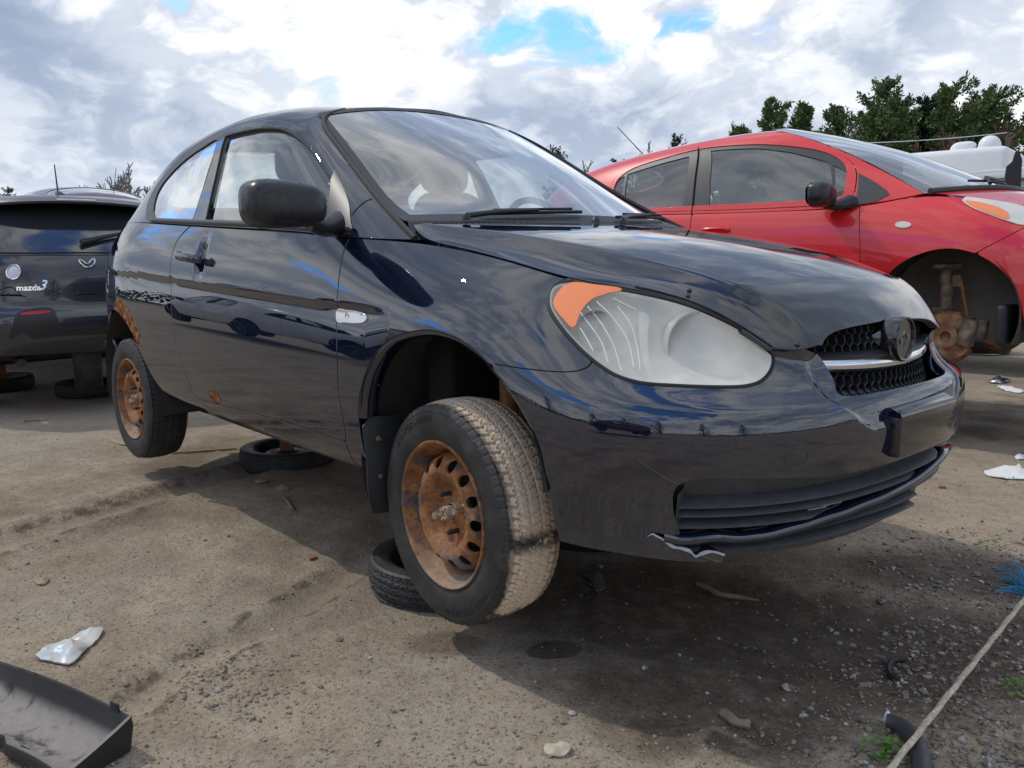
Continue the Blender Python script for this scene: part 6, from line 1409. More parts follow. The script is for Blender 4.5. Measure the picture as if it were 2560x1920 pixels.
    far = t.rng(t.math('SUBTRACT', s[0], t.math('MULTIPLY', s[1], .5)), -1.5, -5.0, 0, .55); c = t.mix(far, c, (0.36, 0.315, 0.245))
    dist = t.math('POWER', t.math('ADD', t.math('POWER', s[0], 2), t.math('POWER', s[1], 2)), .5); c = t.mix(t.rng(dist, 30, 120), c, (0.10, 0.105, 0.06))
    t.set(color=c, rough=t.rng(oil, 0, 1, .95, .72), spec=.25)
    t.bump(t.math('ADD', t.math('ADD', t.math('MULTIPLY', n3, .5), t.math('MULTIPLY', n4, .25)), t.math('ADD', t.math('MULTIPLY', n2, .8), t.math('MULTIPLY', peb, .6))), 1.0, .014)
ground_mat()
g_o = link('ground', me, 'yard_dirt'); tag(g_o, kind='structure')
# ---- loose gravel: thousands of small stones nobody could count
def stone_shape(seed, sub=1):
    bm = bmesh.new(); bmesh.ops.create_icosphere(bm, subdivisions=sub, radius=1.0); rr = np.random.default_rng(seed)
    for v in bm.verts: v.co *= 1 + rr.normal(0, .16); v.co.z *= .62
    V = np.array([v.co[:] for v in bm.verts]); F_ = np.array([[q.index for q in f.verts] for f in bm.faces]); bm.free(); return V, F_
shapes = [stone_shape(k) for k in range(6)]
def gravel(name, n, fn, smin, smax, mat, seed, label):
    rr = np.random.default_rng(seed); Vs = []; Fs = []; b = 0
    for _ in range(n):
        x, y = fn(rr); s_ = smin + (smax - smin) * rr.random() ** 3.2; V, F_ = shapes[rr.integers(6)]
        a = rr.random() * 6.28; ca, sa = math.cos(a), math.sin(a); e = .7 + .6 * rr.random()
        W_ = np.stack([(V[:, 0] * ca - V[:, 1] * sa * e) * s_ + x, (V[:, 0] * sa + V[:, 1] * ca * e) * s_ + y, V[:, 2] * s_ + float(gz(x, y)) + s_ * .22], 1); Vs.append(W_); Fs.append(F_ + b); b += len(V)
    o = obj(name, np.vstack(Vs), np.vstack(Fs), mat, None, False); return tag(o, label, 'gravel', kind='stuff')
def stone_mat(name, cols):
    t = NT(name); P = t.pos(); c = t.ramp(t.sep(t.voronoi(60, P, out='Color'))[0], cols); c = t.mix(t.rng(t.noise(90, 4), .4, .7, 0, .5), c, (0.09, 0.075, 0.06)); t.set(color=c, rough=.85); t.bump(t.noise(220, 3), .4, .002)
stone_mat('pebbles', [(0.0, (0.11, 0.10, 0.09)), (.35, (0.20, 0.17, 0.14)), (.6, (0.27, 0.235, 0.19)), (.8, (0.36, 0.33, 0.30)), (1.0, (0.52, 0.49, 0.45))])
stone_mat('dirt_crumbs', [(0.0, (0.20, 0.155, 0.11)), (.5, (0.30, 0.24, 0.175)), (1.0, (0.42, 0.34, 0.25))])
def near_cam(rr):
    while True:
        u, v = rr.uniform(0, 2560), 1920 - 900 * rr.random() ** 1.3; p = at(u, v, z=0.0)
        if v > 980: return p[0], p[1]
def right_side(rr):
    while True:
        u, v = rr.normal(2450, 210), rr.uniform(1330, 1940)
        if 1850 < u < 2650: p = at(u, v, z=0.0); return p[0], p[1]
def left_patch(rr):
    p = at(rr.normal(560, 90), rr.normal(1690, 40), z=0.0); return p[0], p[1]
gravel('gravel', 3000, near_cam, .0016, .0060, 'dirt_crumbs', 1, 'small dirt crumbs and grit strewn over the yard')
gravel('gravel', 700, near_cam, .002, .0080, 'pebbles', 2, 'scattered pale pebbles lying on the packed dirt')
gravel('gravel', 2400, right_side, .0025, .011, 'pebbles', 3, 'pale gravel bed beside the rope')
gravel('gravel', 420, left_patch, .002, .009, 'dirt_crumbs', 4, 'churned patch of loose dark grit near the plastic trim')
# ---- pine needles and dead grass on the right
def litter(n, seed):
    rr = np.random.default_rng(seed); mb = MB()
    for _ in range(n):
        x, y = right_side(rr); a = rr.random() * 6.28; L_ = .012 + .035 * rr.random(); z = float(gz(x, y)) + .003 + .008 * rr.random(); w_ = .0007
        d = np.array((math.cos(a), math.sin(a), rr.normal(0, .15))) * L_; nn_ = np.array((-math.sin(a), math.cos(a), 0)) * w_; p = np.array((x, y, z)); m_ = p + d * .5 + np.array((0, 0, .004 * rr.random()))
        mb.add([p - nn_, p + nn_, m_ + nn_, m_ - nn_, p + d], [(0, 1, 2, 3), (3, 2, 4)])
    o = obj('dead_grass', mb.V, mb.F, 'straw', None, False); tag(o, 'dry needles and dead grass among the gravel', 'dead grass', kind='stuff')
t = NT('straw'); t.set(color=t.mix(t.rng(t.noise(40, 2, .5, t.pos()), .4, .6), (0.13, 0.065, 0.035), (0.36, 0.26, 0.14)), rough=.9)
litter(1500, 5)

# ================================================================== trees
def leaf_mat(name, a, b):
    t = NT(name); n = t.noise(1.1, 4, .6, t.pos()); n2 = t.noise(9, 3, .6, t.pos()); t.set(color=t.mix(t.math('ADD', t.math('MULTIPLY', n, .6), t.math('MULTIPLY', n2, .4)), a, b), rough=.75, spec=.25)
leaf_mat('pine_needles', (0.045, 0.085, 0.028), (0.150, 0.205, 0.075)); leaf_mat('pine_needles_dark', (0.014, 0.028, 0.012), (0.055, 0.080, 0.030)); leaf_mat('brown_twigs', (0.07, 0.045, 0.03), (0.17, 0.105, 0.065))
plain('bark', (0.085, 0.068, 0.055), .9, var=.4, vscale=6); plain('grey_twigs', (0.24, 0.22, 0.20), .9)
def pine(name, base, h, r, seed, label, group, mat='pine_needles', start=.08, dens=1.0):
    """layered white pine: whorls of long uneven boughs carrying flat sprays of needles"""
    rr = np.random.default_rng(seed); root = empty(name, base, label=label, cat='tree', group=group)
    tr = MB(); lean = rr.normal(0, .02, 2); pts = [(lean[0] * z, lean[1] * z, z) for z in np.linspace(0, h * .97, 8)]; tr.tube(pts, np.linspace(h * .017, .02, 8), 7)
    P_ = []; D_ = []; zlev = h * start; side = rr.normal(0, .18, 2)
    while zlev < h * .99:
        t_ = (zlev / h - start) / (1 - start); R_ = r * (.16 + .84 * (1 - t_) ** .80) * (.70 + .30 * min(1, t_ * 5)); k = max(3, int(round(7 - 3 * t_))); a0 = rr.random() * 6.28; whorl = rr.uniform(.72, 1.15)
        for q in range(k):
            if rr.random() < .12: continue
            a = a0 + q * 6.28 / k + rr.normal(0, .3); L_ = R_ * whorl * rr.uniform(.45, 1.25) * (1 + side @ np.array((math.cos(a), math.sin(a)))); up = rr.uniform(-.02, .30) + .55 * t_ ** 2
            o_ = np.array((lean[0] * zlev, lean[1] * zlev, zlev + rr.normal(0, h * .008))); d = np.array((math.cos(a), math.sin(a), up))
            tr.tube([o_, o_ + d * L_ * .5 - (0, 0, .03 * L_), o_ + d * L_], [h * .004, h * .0028, .006], 4, cap=False)
            m_ = int((6 + 30 * L_ / max(r, .1)) * dens); s_ = rr.random(m_) ** .6
            lat = np.array((-math.sin(a), math.cos(a), 0)); wdt = L_ * .30 * np.sin(np.clip(s_ * 1.15 + .12, 0, 1) * math.pi * .92)
            p = o_ + d * (L_ * s_)[:, None] - np.array((0, 0, .03 * L_)) * np.sin(s_ * math.pi)[:, None] + lat * (wdt * rr.normal(0, .75, m_))[:, None]; p[:, 2] += rr.normal(0, .045 * L_ + .04, m_) + .03 * L_
            P_.append(p); D_.append(np.broadcast_to(d, p.shape))
        zlev += h * rr.uniform(.038, .062) * (1 - .35 * t_)
    P_ = np.repeat(np.vstack(P_), 4, 0); D_ = np.repeat(np.vstack(D_), 4, 0); n = len(P_)
    dd = rr.normal(0, .8, (n, 3)) + D_ * .7 + (0, 0, .45); dd /= np.linalg.norm(dd, axis=1)[:, None]; ln = (h * rr.uniform(.012, .030, n))[:, None]
    sd2 = np.cross(dd, rr.normal(0, 1, (n, 3))); sd2 /= np.linalg.norm(sd2, axis=1)[:, None] + 1e-9; wd = ln * rr.uniform(.14, .26, n)[:, None]; P_ = P_ + rr.normal(0, h * .006, (n, 3))
    V = np.stack([P_ - sd2 * wd * .5, P_ + dd * ln * .5 - sd2 * wd, P_ + dd * ln, P_ + dd * ln * .5 + sd2 * wd], 1).reshape(-1, 3); F_ = np.arange(4 * n).reshape(-1, 4)
    tr.build('trunk', 'bark', root); me = bpy.data.meshes.new('crown'); me.from_pydata(V.tolist(), [], F_.tolist()); link('crown', me, mat, root, False); return root
def bare_tree(name, base, h, seed, label, group, spread=.5, levels=5, mat='grey_twigs', r0=None, narrow=.62):
    rmin = .00060 * math.hypot(base[0] - CP[0], base[1] - CP[1])
    rr = np.random.default_rng(seed); root = empty(name, base, label=label, cat='tree', group=group); tr = MB(); cr = MB()
    def grow(p, d, L_, r, lv):
        n = 4; pts = [p]; q = p.copy(); dd = d.copy()
        for _ in range(n): dd = dd + rr.normal(0, .09, 3) + (0, 0, .04); dd /= np.linalg.norm(dd); q = q + dd * L_ / n; pts.append(q)
        (tr if lv >= levels - 1 else cr).tube(pts, np.maximum(np.linspace(r, r * .55, n + 1), rmin), 5 if lv > 2 else 3, cap=False)
        if lv <= 0: return
        for k in range(rr.integers(2, 5)):
            s_ = rr.uniform(.35, 1.0); i_ = min(n, int(s_ * n)); a = rr.normal(0, 1, 3); nd = dd * 1.0 + a / np.linalg.norm(a) * spread * 1.3 + (0, 0, .18); nd /= np.linalg.norm(nd); grow(pts[i_], nd, L_ * rr.uniform(.50, .78), r * .50, lv - 1)
    grow(np.zeros(3), np.array((rr.normal(0, .06), rr.normal(0, .06), 1.0)), h * .42, r0 or h * .012, levels)
    top = max(v[2] for v in cr.V); kz = h / top; kx = kz * narrow
    for mb_ in (tr, cr): mb_.V = [(v[0] * kx, v[1] * kx, v[2] * kz) for v in mb_.V]
    tr.build('trunk', mat, root); cr.build('crown', mat, root); return root
def place(u, vtop, depth, z0=0.0):
    """ground point at that depth under the pixel column, and the height that reaches the pixel row"""
    d = ray(u, vtop); p = CP + d * depth; return (float(p[0]), float(p[1]), z0), float(p[2] - z0)
PINES = [(1927, 257, 46, .17, 'tall dark green pine standing alone above the red roof'), (1845, 321, 46, .20, 'small pine tip peeping over the red roof'), (2032, 270, 50, .15, 'slim sparse pine beside a second slim pine'), (2087, 272, 49, .17, 'rounded pine next to the slim sparse one'),
         (2203, 219, 44, .24, 'broadest dense pine of the row behind the white camper'), (2313, 255, 47, .20, 'pine between the two broad pines behind the camper'), (2403, 221, 44, .22, 'broad pine with reddish brush at its foot'), (2470, 236, 45, .24, 'last big pine of the row, near the utility pole'), (2255, 262, 52, .24, 'dark pine set back behind the broad pines'), (2360, 262, 53, .24, 'dark pine set back behind the reddish brush'), (2150, 300, 55, .26, 'low dark pine filling the gap beside the broadest pine'), (2445, 270, 54, .26, 'dark pine set back behind the last big pine'), (2590, 290, 48, .25, 'pine half out of view past the utility pole'), (1985, 310, 52, .24, 'short pine between the lone pine and the slim one')]
for k, (u, v, dep, rr_, lab) in enumerate(PINES):
    b, h = place(u, v, dep); pine('pine_tree', b, h, h * rr_ * (1.55 if k in (4, 6, 7) else 1.35), 20 + k, lab, 'pines behind the camper', ['pine_needles', 'pine_needles_dark'][k in (5, 8)], start=.05, dens=2.8)
for k, (u, v, dep, lab) in enumerate(((2363, 305, 40, 'reddish brown leafless shrub under the pines'), (2150, 330, 40, 'low brown brush at the foot of the pines'), (2548, 300, 42, 'grey leafless shrub at the edge of the pines'), (2470, 330, 39, 'brown twiggy brush beside the last pine'))):
    b, h = place(u, v, dep); bare_tree('shrub', b, h, 60 + k, lab, None, .75, 5, 'brown_twigs', h * .012, .8)
for k, (u, v, dep, lab) in enumerate(((1392, 372, 52, 'pine tip just above the black car windscreen pillar'), (1540, 405, 55, 'low pine beyond the red car tail'), (14, 466, 70, 'evergreen far beyond the dark hatchback'), (1700, 350, 58, 'pine hidden behind the red roof'))):
    b, h = place(u, v, dep); pine('pine_tree', b, h, h * .22, 80 + k, lab, 'distant evergreens', 'pine_needles_dark', dens=.8)
for k, (u, v, dep, lab, lv) in enumerate(((1483, 395, 48, 'leafless tree between the two cars', 5), (1612, 352, 50, 'bushy leafless tree behind the long antenna', 6), (270, 412, 34, 'thin leafless birch leaning beside a taller one', 5), (309, 398, 33, 'tall thin leafless tree beside the black car tail', 6), (345, 452, 36, 'leafless brush against the black car tail', 6), (145, 466, 60, 'small leafless tree beyond the dark roof antenna', 5), (205, 462, 60, 'leafless sapling beyond the dark roof', 5), (330, 470, 30, 'low tangle of twigs behind the burgundy car', 6))):
    b, h = place(u, v, dep); bare_tree('bare_tree', b, h, 100 + k, lab, None, .55, lv)
# far wood that reads as one mass along the horizon, all round the yard
def far_wood():
    rr = np.random.default_rng(9); n = 30000; a = rr.random(n) * 2 * math.pi; D = 150 + 30 * np.sin(a * 5) + rr.normal(0, 6, n)
    h = (3.6 + 1.2 * np.sin(a * 9 + 1) + .8 * np.sin(a * 31)) * np.where(np.abs(a - 2.41) < .9, .6, 1.0); hz = h * rr.random(n) ** .7 * (.75 + .5 * rr.random(n))
    c = np.stack([D * np.cos(a), D * np.sin(a), hz], 1); s_ = rr.uniform(.25, .7, n)[:, None]; n1_ = rr.normal(0, 1, (n, 3)); n1_ /= np.linalg.norm(n1_, axis=1)[:, None]; n2_ = np.cross(n1_, rr.normal(0, 1, (n, 3))); n2_ /= np.linalg.norm(n2_, axis=1)[:, None]
    V = np.stack([c - n1_ * s_, c - n2_ * s_ * .7, c + n1_ * s_, c + n2_ * s_ * .7], 1).reshape(-1, 3); me = bpy.data.meshes.new('far_wood'); me.from_pydata(V.tolist(), [], np.arange(4 * n).reshape(-1, 4).tolist())
    o = link('far_wood', me, 'pine_needles_dark', None, False); tag(o, 'far dark wood along the horizon', 'wood', kind='stuff')
far_wood()
# ================================================================== camper, pole and cable, other yard cars
plain('camper_white', (0.78, 0.79, 0.80), .45, var=.06, vscale=2); plain('pole_wood', (0.10, 0.085, 0.07), .9, var=.3, vscale=10)
cp_, _h = place(2420, 380, 17.0); b0 = np.array(cp_)
camper = empty('white_camper', tuple(b0), (0, 0, rad(8)), label='white camper with a rounded roof vent and dome', cat='camper')
zr = float((CP + ray(2420, 384) * 17.0)[2])
body = MB(); body.box((-.05, 0, (zr + .45) / 2), (1.9, 2.0, zr - .45), bev=.12); body.build('body', 'camper_white', camper)
V, F = superell(.20, .20, .10, .9, .9); MB().add([(a + .50, b - .6, max(c, -.02) * 2.2 + zr + .03) for a, b, c in V], F).lathe([(.215, .0), (.215, .05)], 24, 'z', (.50, -.6, zr - .01)).build('roof_dome', 'camper_white', camper)
V, F = superell(.22, .20, .10, .6, .6); MB().add([(a + .02 + c * .5, b - .6, max(c, -.02) * 1.7 + zr) for a, b, c in V], F).build('roof_vent', 'camper_white', camper)
cab = MB(); cab.box((1.45, 0, 1.0), (1.2, 1.8, .9), bev=.16); cab.build('cab', 'camper_white', camper)
MB().box((1.45, -.905, 1.22), (.55, .02, .38), rot=(0, .0, 0)).build('cab_window', 'dark_tint', camper, smooth=False)
MB().box((-.2, -1.105, 1.55), (.9, .02, .45)).build('side_window', 'dark_tint', camper, smooth=False)
for x in (-.6, 1.5):
    for y in (-.95, .95): simple_wheel(camper, (x, y, .30), y > 0)
pb, ph = place(2522, 330, 40); pole = MB().tube([(0, 0, 0), (0, 0, ph)], [.14, .10], 10).build('utility_pole', 'pole_wood'); pole.location = pb; tag(pole, 'wooden utility pole at the edge of the pines', 'pole')
pb2, ph2 = place(234, 483, 75); p2_ = MB().tube([(0, 0, 0), (0, 0, ph2)], [.14, .11], 8).box((0, 0, ph2 - .4), (.12, 1.8, .12)).build('utility_pole', 'pole_wood'); p2_.location = pb2; tag(p2_, 'distant utility pole with crossarm beyond the dark hatchback', 'pole')
ca = CP + ray(1950, 357) * 40; cb_ = CP + ray(2522, 331) * 40; MB().tube([ca + (cb_ - ca) * t - np.array((0, 0, .20 * 4 * t * (1 - t))) for t in np.linspace(0, 1, 24)], .022, 6).build('cable', 'camper_white').select_set(False)
tag(bpy.data.objects['cable'], 'pale overhead cable crossing in front of the pines', 'cable')
def recolor(root, mat, keep=('red_paint',)):
    for ch in root.children:
        if ch.type == 'MESH' and ch.data.materials and ch.data.materials[0].name in keep:
            ch.data = ch.data.copy(); ch.data.materials[0] = MATS[mat]
        recolor(ch, mat, keep)
def yard_car(loc, yaw, mat, label, name):
    c = copy_tree(red); c.name = name; c.location = loc; c.rotation_euler = (0, 0, yaw); recolor(c, mat); c['label'] = label; c['category'] = 'car'
    for ch in list(c.children):
        if ch.name.startswith('front_hub'):
            s_ = ch.location.y
            for g in list(ch.children): bpy.data.objects.remove(g)
            bpy.data.objects.remove(ch); simple_wheel(c, (0, s_ / abs(s_) * .72, .20), s_ > 0)
    return c
yard_car((.35, 6.9, .30), rad(10), 'silver_paint', 'silver hatchback parked beyond the red hatchback', 'silver_hatchback')
by_ = rad(174); bm_ = rot3(by_); bl = CP + ray(350, 518) * 9.6 - bm_ @ np.array((-2.93, -.42, 1.25)); yard_car((bl[0], bl[1], max(.15, bl[2])), by_, 'burgundy_paint', 'burgundy hatchback behind the dark hatchback', 'burgundy_hatchback')
# the row across the lane, behind the photographer: only mirrored in the black paint
yard_car((-11.4, -5.2, .28), rad(181), 'white_paint', 'white hatchback across the lane, mirrored in the black door', 'white_hatchback')
yard_car((-6.6, -5.4, .28), rad(178), 'silver_paint', 'silver hatchback across the lane, mirrored in the black fender', 'silver_hatchback')
yard_car((1.4, -7.4, .28), rad(183), 'burgundy_paint', 'burgundy hatchback across the lane, mirrored in the black bumper', 'burgundy_hatchback')
for k, (x, y, h) in enumerate(((14, -38, 11), (22, -30, 12), (4, -44, 10), (30, -18, 12), (-12, -46, 9), (34, -6, 11))): pine('pine_tree', (x, y, 0), h, h * .26, 200 + k, 'pine across the lane, seen only as a reflection', 'pines across the lane', dens=.5)

# ================================================================== props: compact tyres with welded posts that carry the cars
SPARE = tyre_mesh('tyre', r=.248, wd=.112, rim_r=.176, nth=300, grooves=(.020, .050), pitch=54); SPARE.materials.append(MATS['tyre_worn'])
def stand(x, y, top, label, group='tyre stands', rot=0.0, tilt=0.0):
    r = empty('tyre_stand', (x, y, float(gz(x, y)) + .056), (0, tilt, rot), label=label, cat='stand', group=group)
    t_ = link('tyre', SPARE, None, r); t_.rotation_euler = (rad(90), 0, 0)
    MB().lathe([(.176, .040), (.183, .050), (.186, .046), (.182, .034), (.168, .022), (.160, -.02), (.150, -.03), (.140, .0), (.110, .022), (.085, .016), (.06, .03), (.0, .03)], 48, 'z').build('rim', 'black_steel', r)
    MB().box((0, 0, (top - .056) / 2 + .01), (.075, .075, top - .076), bev=.006).build('post', 'rust_steel', r); MB().box((0, 0, top - .06), (.16, .10, .02), bev=.004).build('saddle', 'rust_steel', r)
    return r
stand(-.405, -.500, .40, 'tyre stand under the black car, beside its muddy front wheel', rot=.4)
stand(-2.335, -.085, .40, 'tyre stand under the black car door sill', rot=1.1)
stand(-.44, .22, .40, 'tyre stand under the black car, behind its front bumper', rot=2.2); stand(-2.2, .62, .40, 'tyre stand under the far rear of the black car', rot=.2)
sm = at(235, 994, z=0.0); stand(sm[0] - .22, sm[1] + .03, .36, 'tyre stand under the tail of the dark hatchback', rot=.7)
sm2 = at(20, 985, z=0.0); stand(sm2[0] - .25, sm2[1], .36, 'second tyre stand under the tail of the dark hatchback', rot=.2)
stand(-.55, 2.95, .60, 'tyre stand under the red car front, behind the brake disc', rot=.7); stand(-2.3, 3.1, .60, 'tyre stand under the red car rear', rot=.1)
r_ = at(2445, 888, z=0.0); rt = empty('scrap_tyre', (r_[0] - .1, r_[1] + .32, .10), label='worn tyre lying flat beyond the red car', cat='tyre'); tt = link('tyre_casing', TYRE_S, None, rt); tt.rotation_euler = (rad(90), 0, 0); tt.scale = (1.05, 1.0, 1.05)
stand(.0, 6.7, .50, 'tyre stand under the silver hatchback', rot=.1); stand(-2.1, 6.4, .50, 'tyre stand under the rear of the silver hatchback', rot=.5)

# ================================================================== litter
def gp(u, v, dz=0.0):
    p = at(u, v, z=0.0); return np.array((p[0], p[1], float(gz(p[0], p[1])) + dz))
def crumple(name, px_pts, mat, label, cat, amp=.012, seed=0, thick=.004, lift=.003, step=.012):
    """a crumpled sheet whose outline lies on the ground under the traced pixels"""
    rr = np.random.default_rng(seed); poly = np.array([gp(*p)[:2] for p in px_pts]); c = poly.mean(0); poly = resample(smooth_curve(poly - c, closed=True, step=step), step, True)
    if area(poly) < 0: poly = poly[::-1]
    P, T, loops = tri2d(poly, [], step); ed = segdist(P, poly); f = np.clip(ed / (.25 * np.sqrt(abs(area(poly)))), 0, 1)
    off = rr.random(2) * 40; hz = np.array([abs(noise.noise(Vector((p[0] * 13 + off[0], p[1] * 13 + off[1], 0)))) * .9 + .6 * abs(noise.noise(Vector((p[0] * 60 + off[1], p[1] * 60, 3)))) for p in P])
    z = lift + amp * hz * (.35 + f) ; top = np.c_[P, z]; bot = np.c_[P, z - thick]; n = len(P); V = np.vstack([top, bot]); F_ = [tuple(t) for t in T] + [tuple(t[::-1] + n) for t in T]; lp = loops[0]; k = len(lp)
    F_ += [(lp[(i + 1) % k], lp[i], lp[i] + n, lp[(i + 1) % k] + n) for i in range(k)]
    o = obj(name, V, F_, mat, None, True, angle=50); o.location = (c[0], c[1], float(gz(c[0], c[1])) + .002); tag(o, label, cat); return o
d2 = lambda pts: [(a * 1.15733, b * 1.15733) for a, b in pts]
t = NT('milky_plastic'); t.set(color=t.mix(t.rng(t.noise(9, 4), .5, .62), (0.62, 0.60, 0.54), t.mix(t.rng(t.noise(30, 3), .4, .6), (0.50, 0.47, 0.40), (0.55, 0.62, 0.66))), rough=.35, spec=.4)
plain('cream_card', (0.50, 0.44, 0.33), .7, var=.35, vscale=40)
crumple('plastic_wrapper', d2([(77, 1412), (96, 1392), (150, 1372), (186, 1352), (221, 1350), (214, 1368), (183, 1398), (150, 1428), (118, 1422)]), 'milky_plastic', 'crumpled milky plastic wrapper lying on the dirt', 'wrapper', .030, 3)
crumple('crushed_packet', d2([(1177, 1616), (1195, 1614), (1228, 1614), (1232, 1628), (1222, 1638), (1180, 1636)]), 'cream_card', 'small crushed cream packet lying on bare dirt', 'packet', .026, 5)
crumple('paper_scrap', [(2460, 1186), (2490, 1180), (2560, 1179), (2600, 1190), (2570, 1203), (2480, 1201)], 'white_paper', 'torn white sheet near the red car', 'scrap', .05, 6, step=.03)
crumple('paper_scrap', [(2538, 1143), (2560, 1141), (2566, 1149), (2542, 1150)], 'white_paper', 'little white scrap beyond the torn sheet', 'scrap', .03, 7)
crumple('paper_scrap', [(2496, 966), (2530, 972), (2560, 978), (2545, 983), (2505, 974)], 'white_paper', 'white scrap under the red car nose', 'scrap', .06, 8, step=.03); crumple('metal_flake', [(2470, 957), (2505, 946), (2525, 950), (2500, 960)], 'dull_metal', 'grey flake of metal under the red car nose', 'flake', .06, 9, step=.03)
crumple('cloth_rag', [(1452, 1430), (1495, 1426), (1508, 1452), (1512, 1472), (1492, 1478), (1478, 1450)], 'rag', 'grey brown rag stamped into the dirt behind the bumper', 'rag', .012, 10) if False else None
plain('rag', (0.16, 0.14, 0.115), .95, var=.3, vscale=30); plain('dead_leaf', (0.33, 0.24, 0.17), .9, var=.3, vscale=40); plain('wood_grey', (0.24, 0.19, 0.145), .9, var=.35, vscale=35, bump=.5); plain('hose_black', (0.016, 0.016, 0.017), .5); plain('hose_grey', (0.055, 0.056, 0.060), .55, var=.3, vscale=40); plain('brick_red', (0.36, 0.09, 0.06), .85); plain('yellow_straw', (0.45, 0.34, 0.14), .9); plain('blue_fibre', (0.03, 0.27, 0.48), .5)
crumple('cloth_rag', [(1452, 1430), (1495, 1426), (1508, 1452), (1512, 1472), (1492, 1478), (1478, 1450)], 'rag', 'grey brown rag stamped into the dirt behind the bumper', 'rag', .012, 10)
crumple('dead_leaf', d2([(72, 1244), (88, 1240), (103, 1242), (98, 1254), (84, 1256)]), 'dead_leaf', 'curled dead leaf beyond the plastic wrapper', 'leaf', .03, 11); crumple('dead_leaf', [(632, 1196), (655, 1193), (672, 1199), (650, 1204)], 'dead_leaf', 'dead leaf in the rut beside the rear stand', 'leaf', .03, 12, step=.02); crumple('dead_leaf', [(688, 1218), (712, 1212), (730, 1216), (706, 1224)], 'dead_leaf', 'brown leaf under the black car sill', 'leaf', .02, 13, step=.02)
def stick(name, pts, r, mat, label, cat, n=7, lift=.006, z=None):
    P_ = [gp(*p, lift + (z[i] if z else 0)) for i, p in enumerate(pts)]; P_ = smooth_curve(P_, step=.012) if len(P_) > 2 else resample(np.array(P_), .012); rr = np.random.default_rng(len(label)); c = P_.mean(0); rad_ = r if hasattr(r, '__len__') else (r, r)
    R_ = np.interp(np.linspace(0, 1, len(P_)), np.linspace(0, 1, len(rad_)), rad_) * (1 + rr.normal(0, .10, len(P_)) * (mat in ('wood_grey',))); o = MB().tube(P_ - c, R_, n).build(name, mat); o.location = c; return tag(o, label, cat)
stick('stick', [(1744, 1467), (1772, 1478), (1800, 1492), (1850, 1498), (1896, 1506)], (.007, .011, .008, .007, .003), 'wood_grey', 'bent grey stick lying on the oil-dark soil', 'stick', lift=.008)
stick('stick', [(708, 1236), (720, 1250), (732, 1268)], (.006, .007, .008), 'wood_grey', 'short grey stick under the black car door', 'stick'); stick('bark_piece', [(1804, 1789), (1822, 1797), (1842, 1814), (1874, 1818)], (.010, .012, .011, .012), 'wood_grey', 'short curved piece of grey branch on dark soil', 'branch', lift=.010)
stick('twig', [(2000, 1492), (2020, 1494)], (.003, .002), 'wood_grey', 'tiny twig beside a stone', 'twig'); stick('straw_stalk', [(278, 1102), (300, 1108), (330, 1112)], (.010, .006), 'yellow_straw', 'pale straw behind the rear wheel', 'straw'); stick('straw_stalk', [(430, 1131), (470, 1129), (520, 1126), (592, 1121)], (.009, .006), 'yellow_straw', 'yellow cord leading to the rear tyre stand', 'cord')
stick('stick', [(60, 1053), (115, 1050)], (.008, .006), 'wood_grey', 'thin stick near the dark hatchback', 'stick'); stick('hose', [(2262, 1655), (2236, 1657), (2222, 1672), (2224, 1694), (2246, 1706)], (.007, .008, .008, .008, .006), 'hose_black', 'short hooked piece of black hose', 'hose', 8, lift=.008)
hs_ = stick('hose', [(2216, 1818), (2240, 1826), (2270, 1850), (2290, 1880), (2302, 1925), (2304, 1990)], (.016, .019, .020, .020, .020, .020), 'hose_grey', 'thick grey hose under the rope, end cut white', 'hose', 14, lift=.018)
e_ = gp(2216, 1818, .018); MB().lathe([(.0, .004), (.012, .003), (.016, -.002)], 14, 'x', e_ - np.array(hs_.location) + (-.004, .012, 0)).build('cut_end', 'white_paper', hs_)
# rope: three twisted strands drawn tight across the corner
t = NT('rope_fibre'); t.set(color=t.mix(t.rng(t.noise(90, 4), .4, .65), (0.50, 0.42, 0.30), (0.68, 0.61, 0.48)), rough=.9); t.bump(t.noise(260, 3), .6, .002)
ra = gp(2210, 1990, .05); rb = gp(2620, 1455, .055); ra, rb = ra - (rb - ra) * 1.0, rb + (rb - ra) * 1.3; ra[2] = rb[2] = .03; rope = empty('rope', tuple(ra * .5 + rb * .5), label='taut pale twisted rope crossing above the gravel', cat='rope'); mid_ = ra * .5 + rb * .5
n_ = 700; ts = np.linspace(0, 1, n_); ax_ = (rb - ra) / np.linalg.norm(rb - ra); e1_ = np.cross(ax_, (0, 0, 1)); e1_ /= np.linalg.norm(e1_); e2_ = np.cross(e1_, ax_)
for k in range(3):
    ph = ts * np.linalg.norm(rb - ra) / .022 * 2 * math.pi + k * 2.094; P_ = ra + (rb - ra) * ts[:, None] + .0036 * (np.cos(ph)[:, None] * e1_ + np.sin(ph)[:, None] * e2_) + np.array((0, 0, 1)) * (.018 * 4 * ts * (1 - ts))[:, None]; MB().tube(P_ - mid_, .0042, 6).build('strand', 'rope_fibre', rope)
# frayed blue rope end
bc = gp(2575, 1500, .01); blue = empty('frayed_rope', tuple(bc), label='frayed bright blue rope end among the gravel', cat='rope'); rr = np.random.default_rng(4)
for _ in range(46):
    tgt = gp(rr.uniform(2466, 2560), rr.uniform(1420, 1500)) - bc; L_ = np.linalg.norm(tgt); pts = smooth_curve([np.zeros(3), tgt * .5 + (0, 0, .03 * rr.random() + .012), tgt * rr.uniform(.8, 1.05) + (0, 0, .035 * rr.random())], step=.02); MB().tube(pts, .0013, 4).build('fibre', 'blue_fibre', blue)
MB().tube([np.zeros(3), np.array((.10, .03, .0))], .010, 10).build('rope_end', 'blue_fibre', blue)
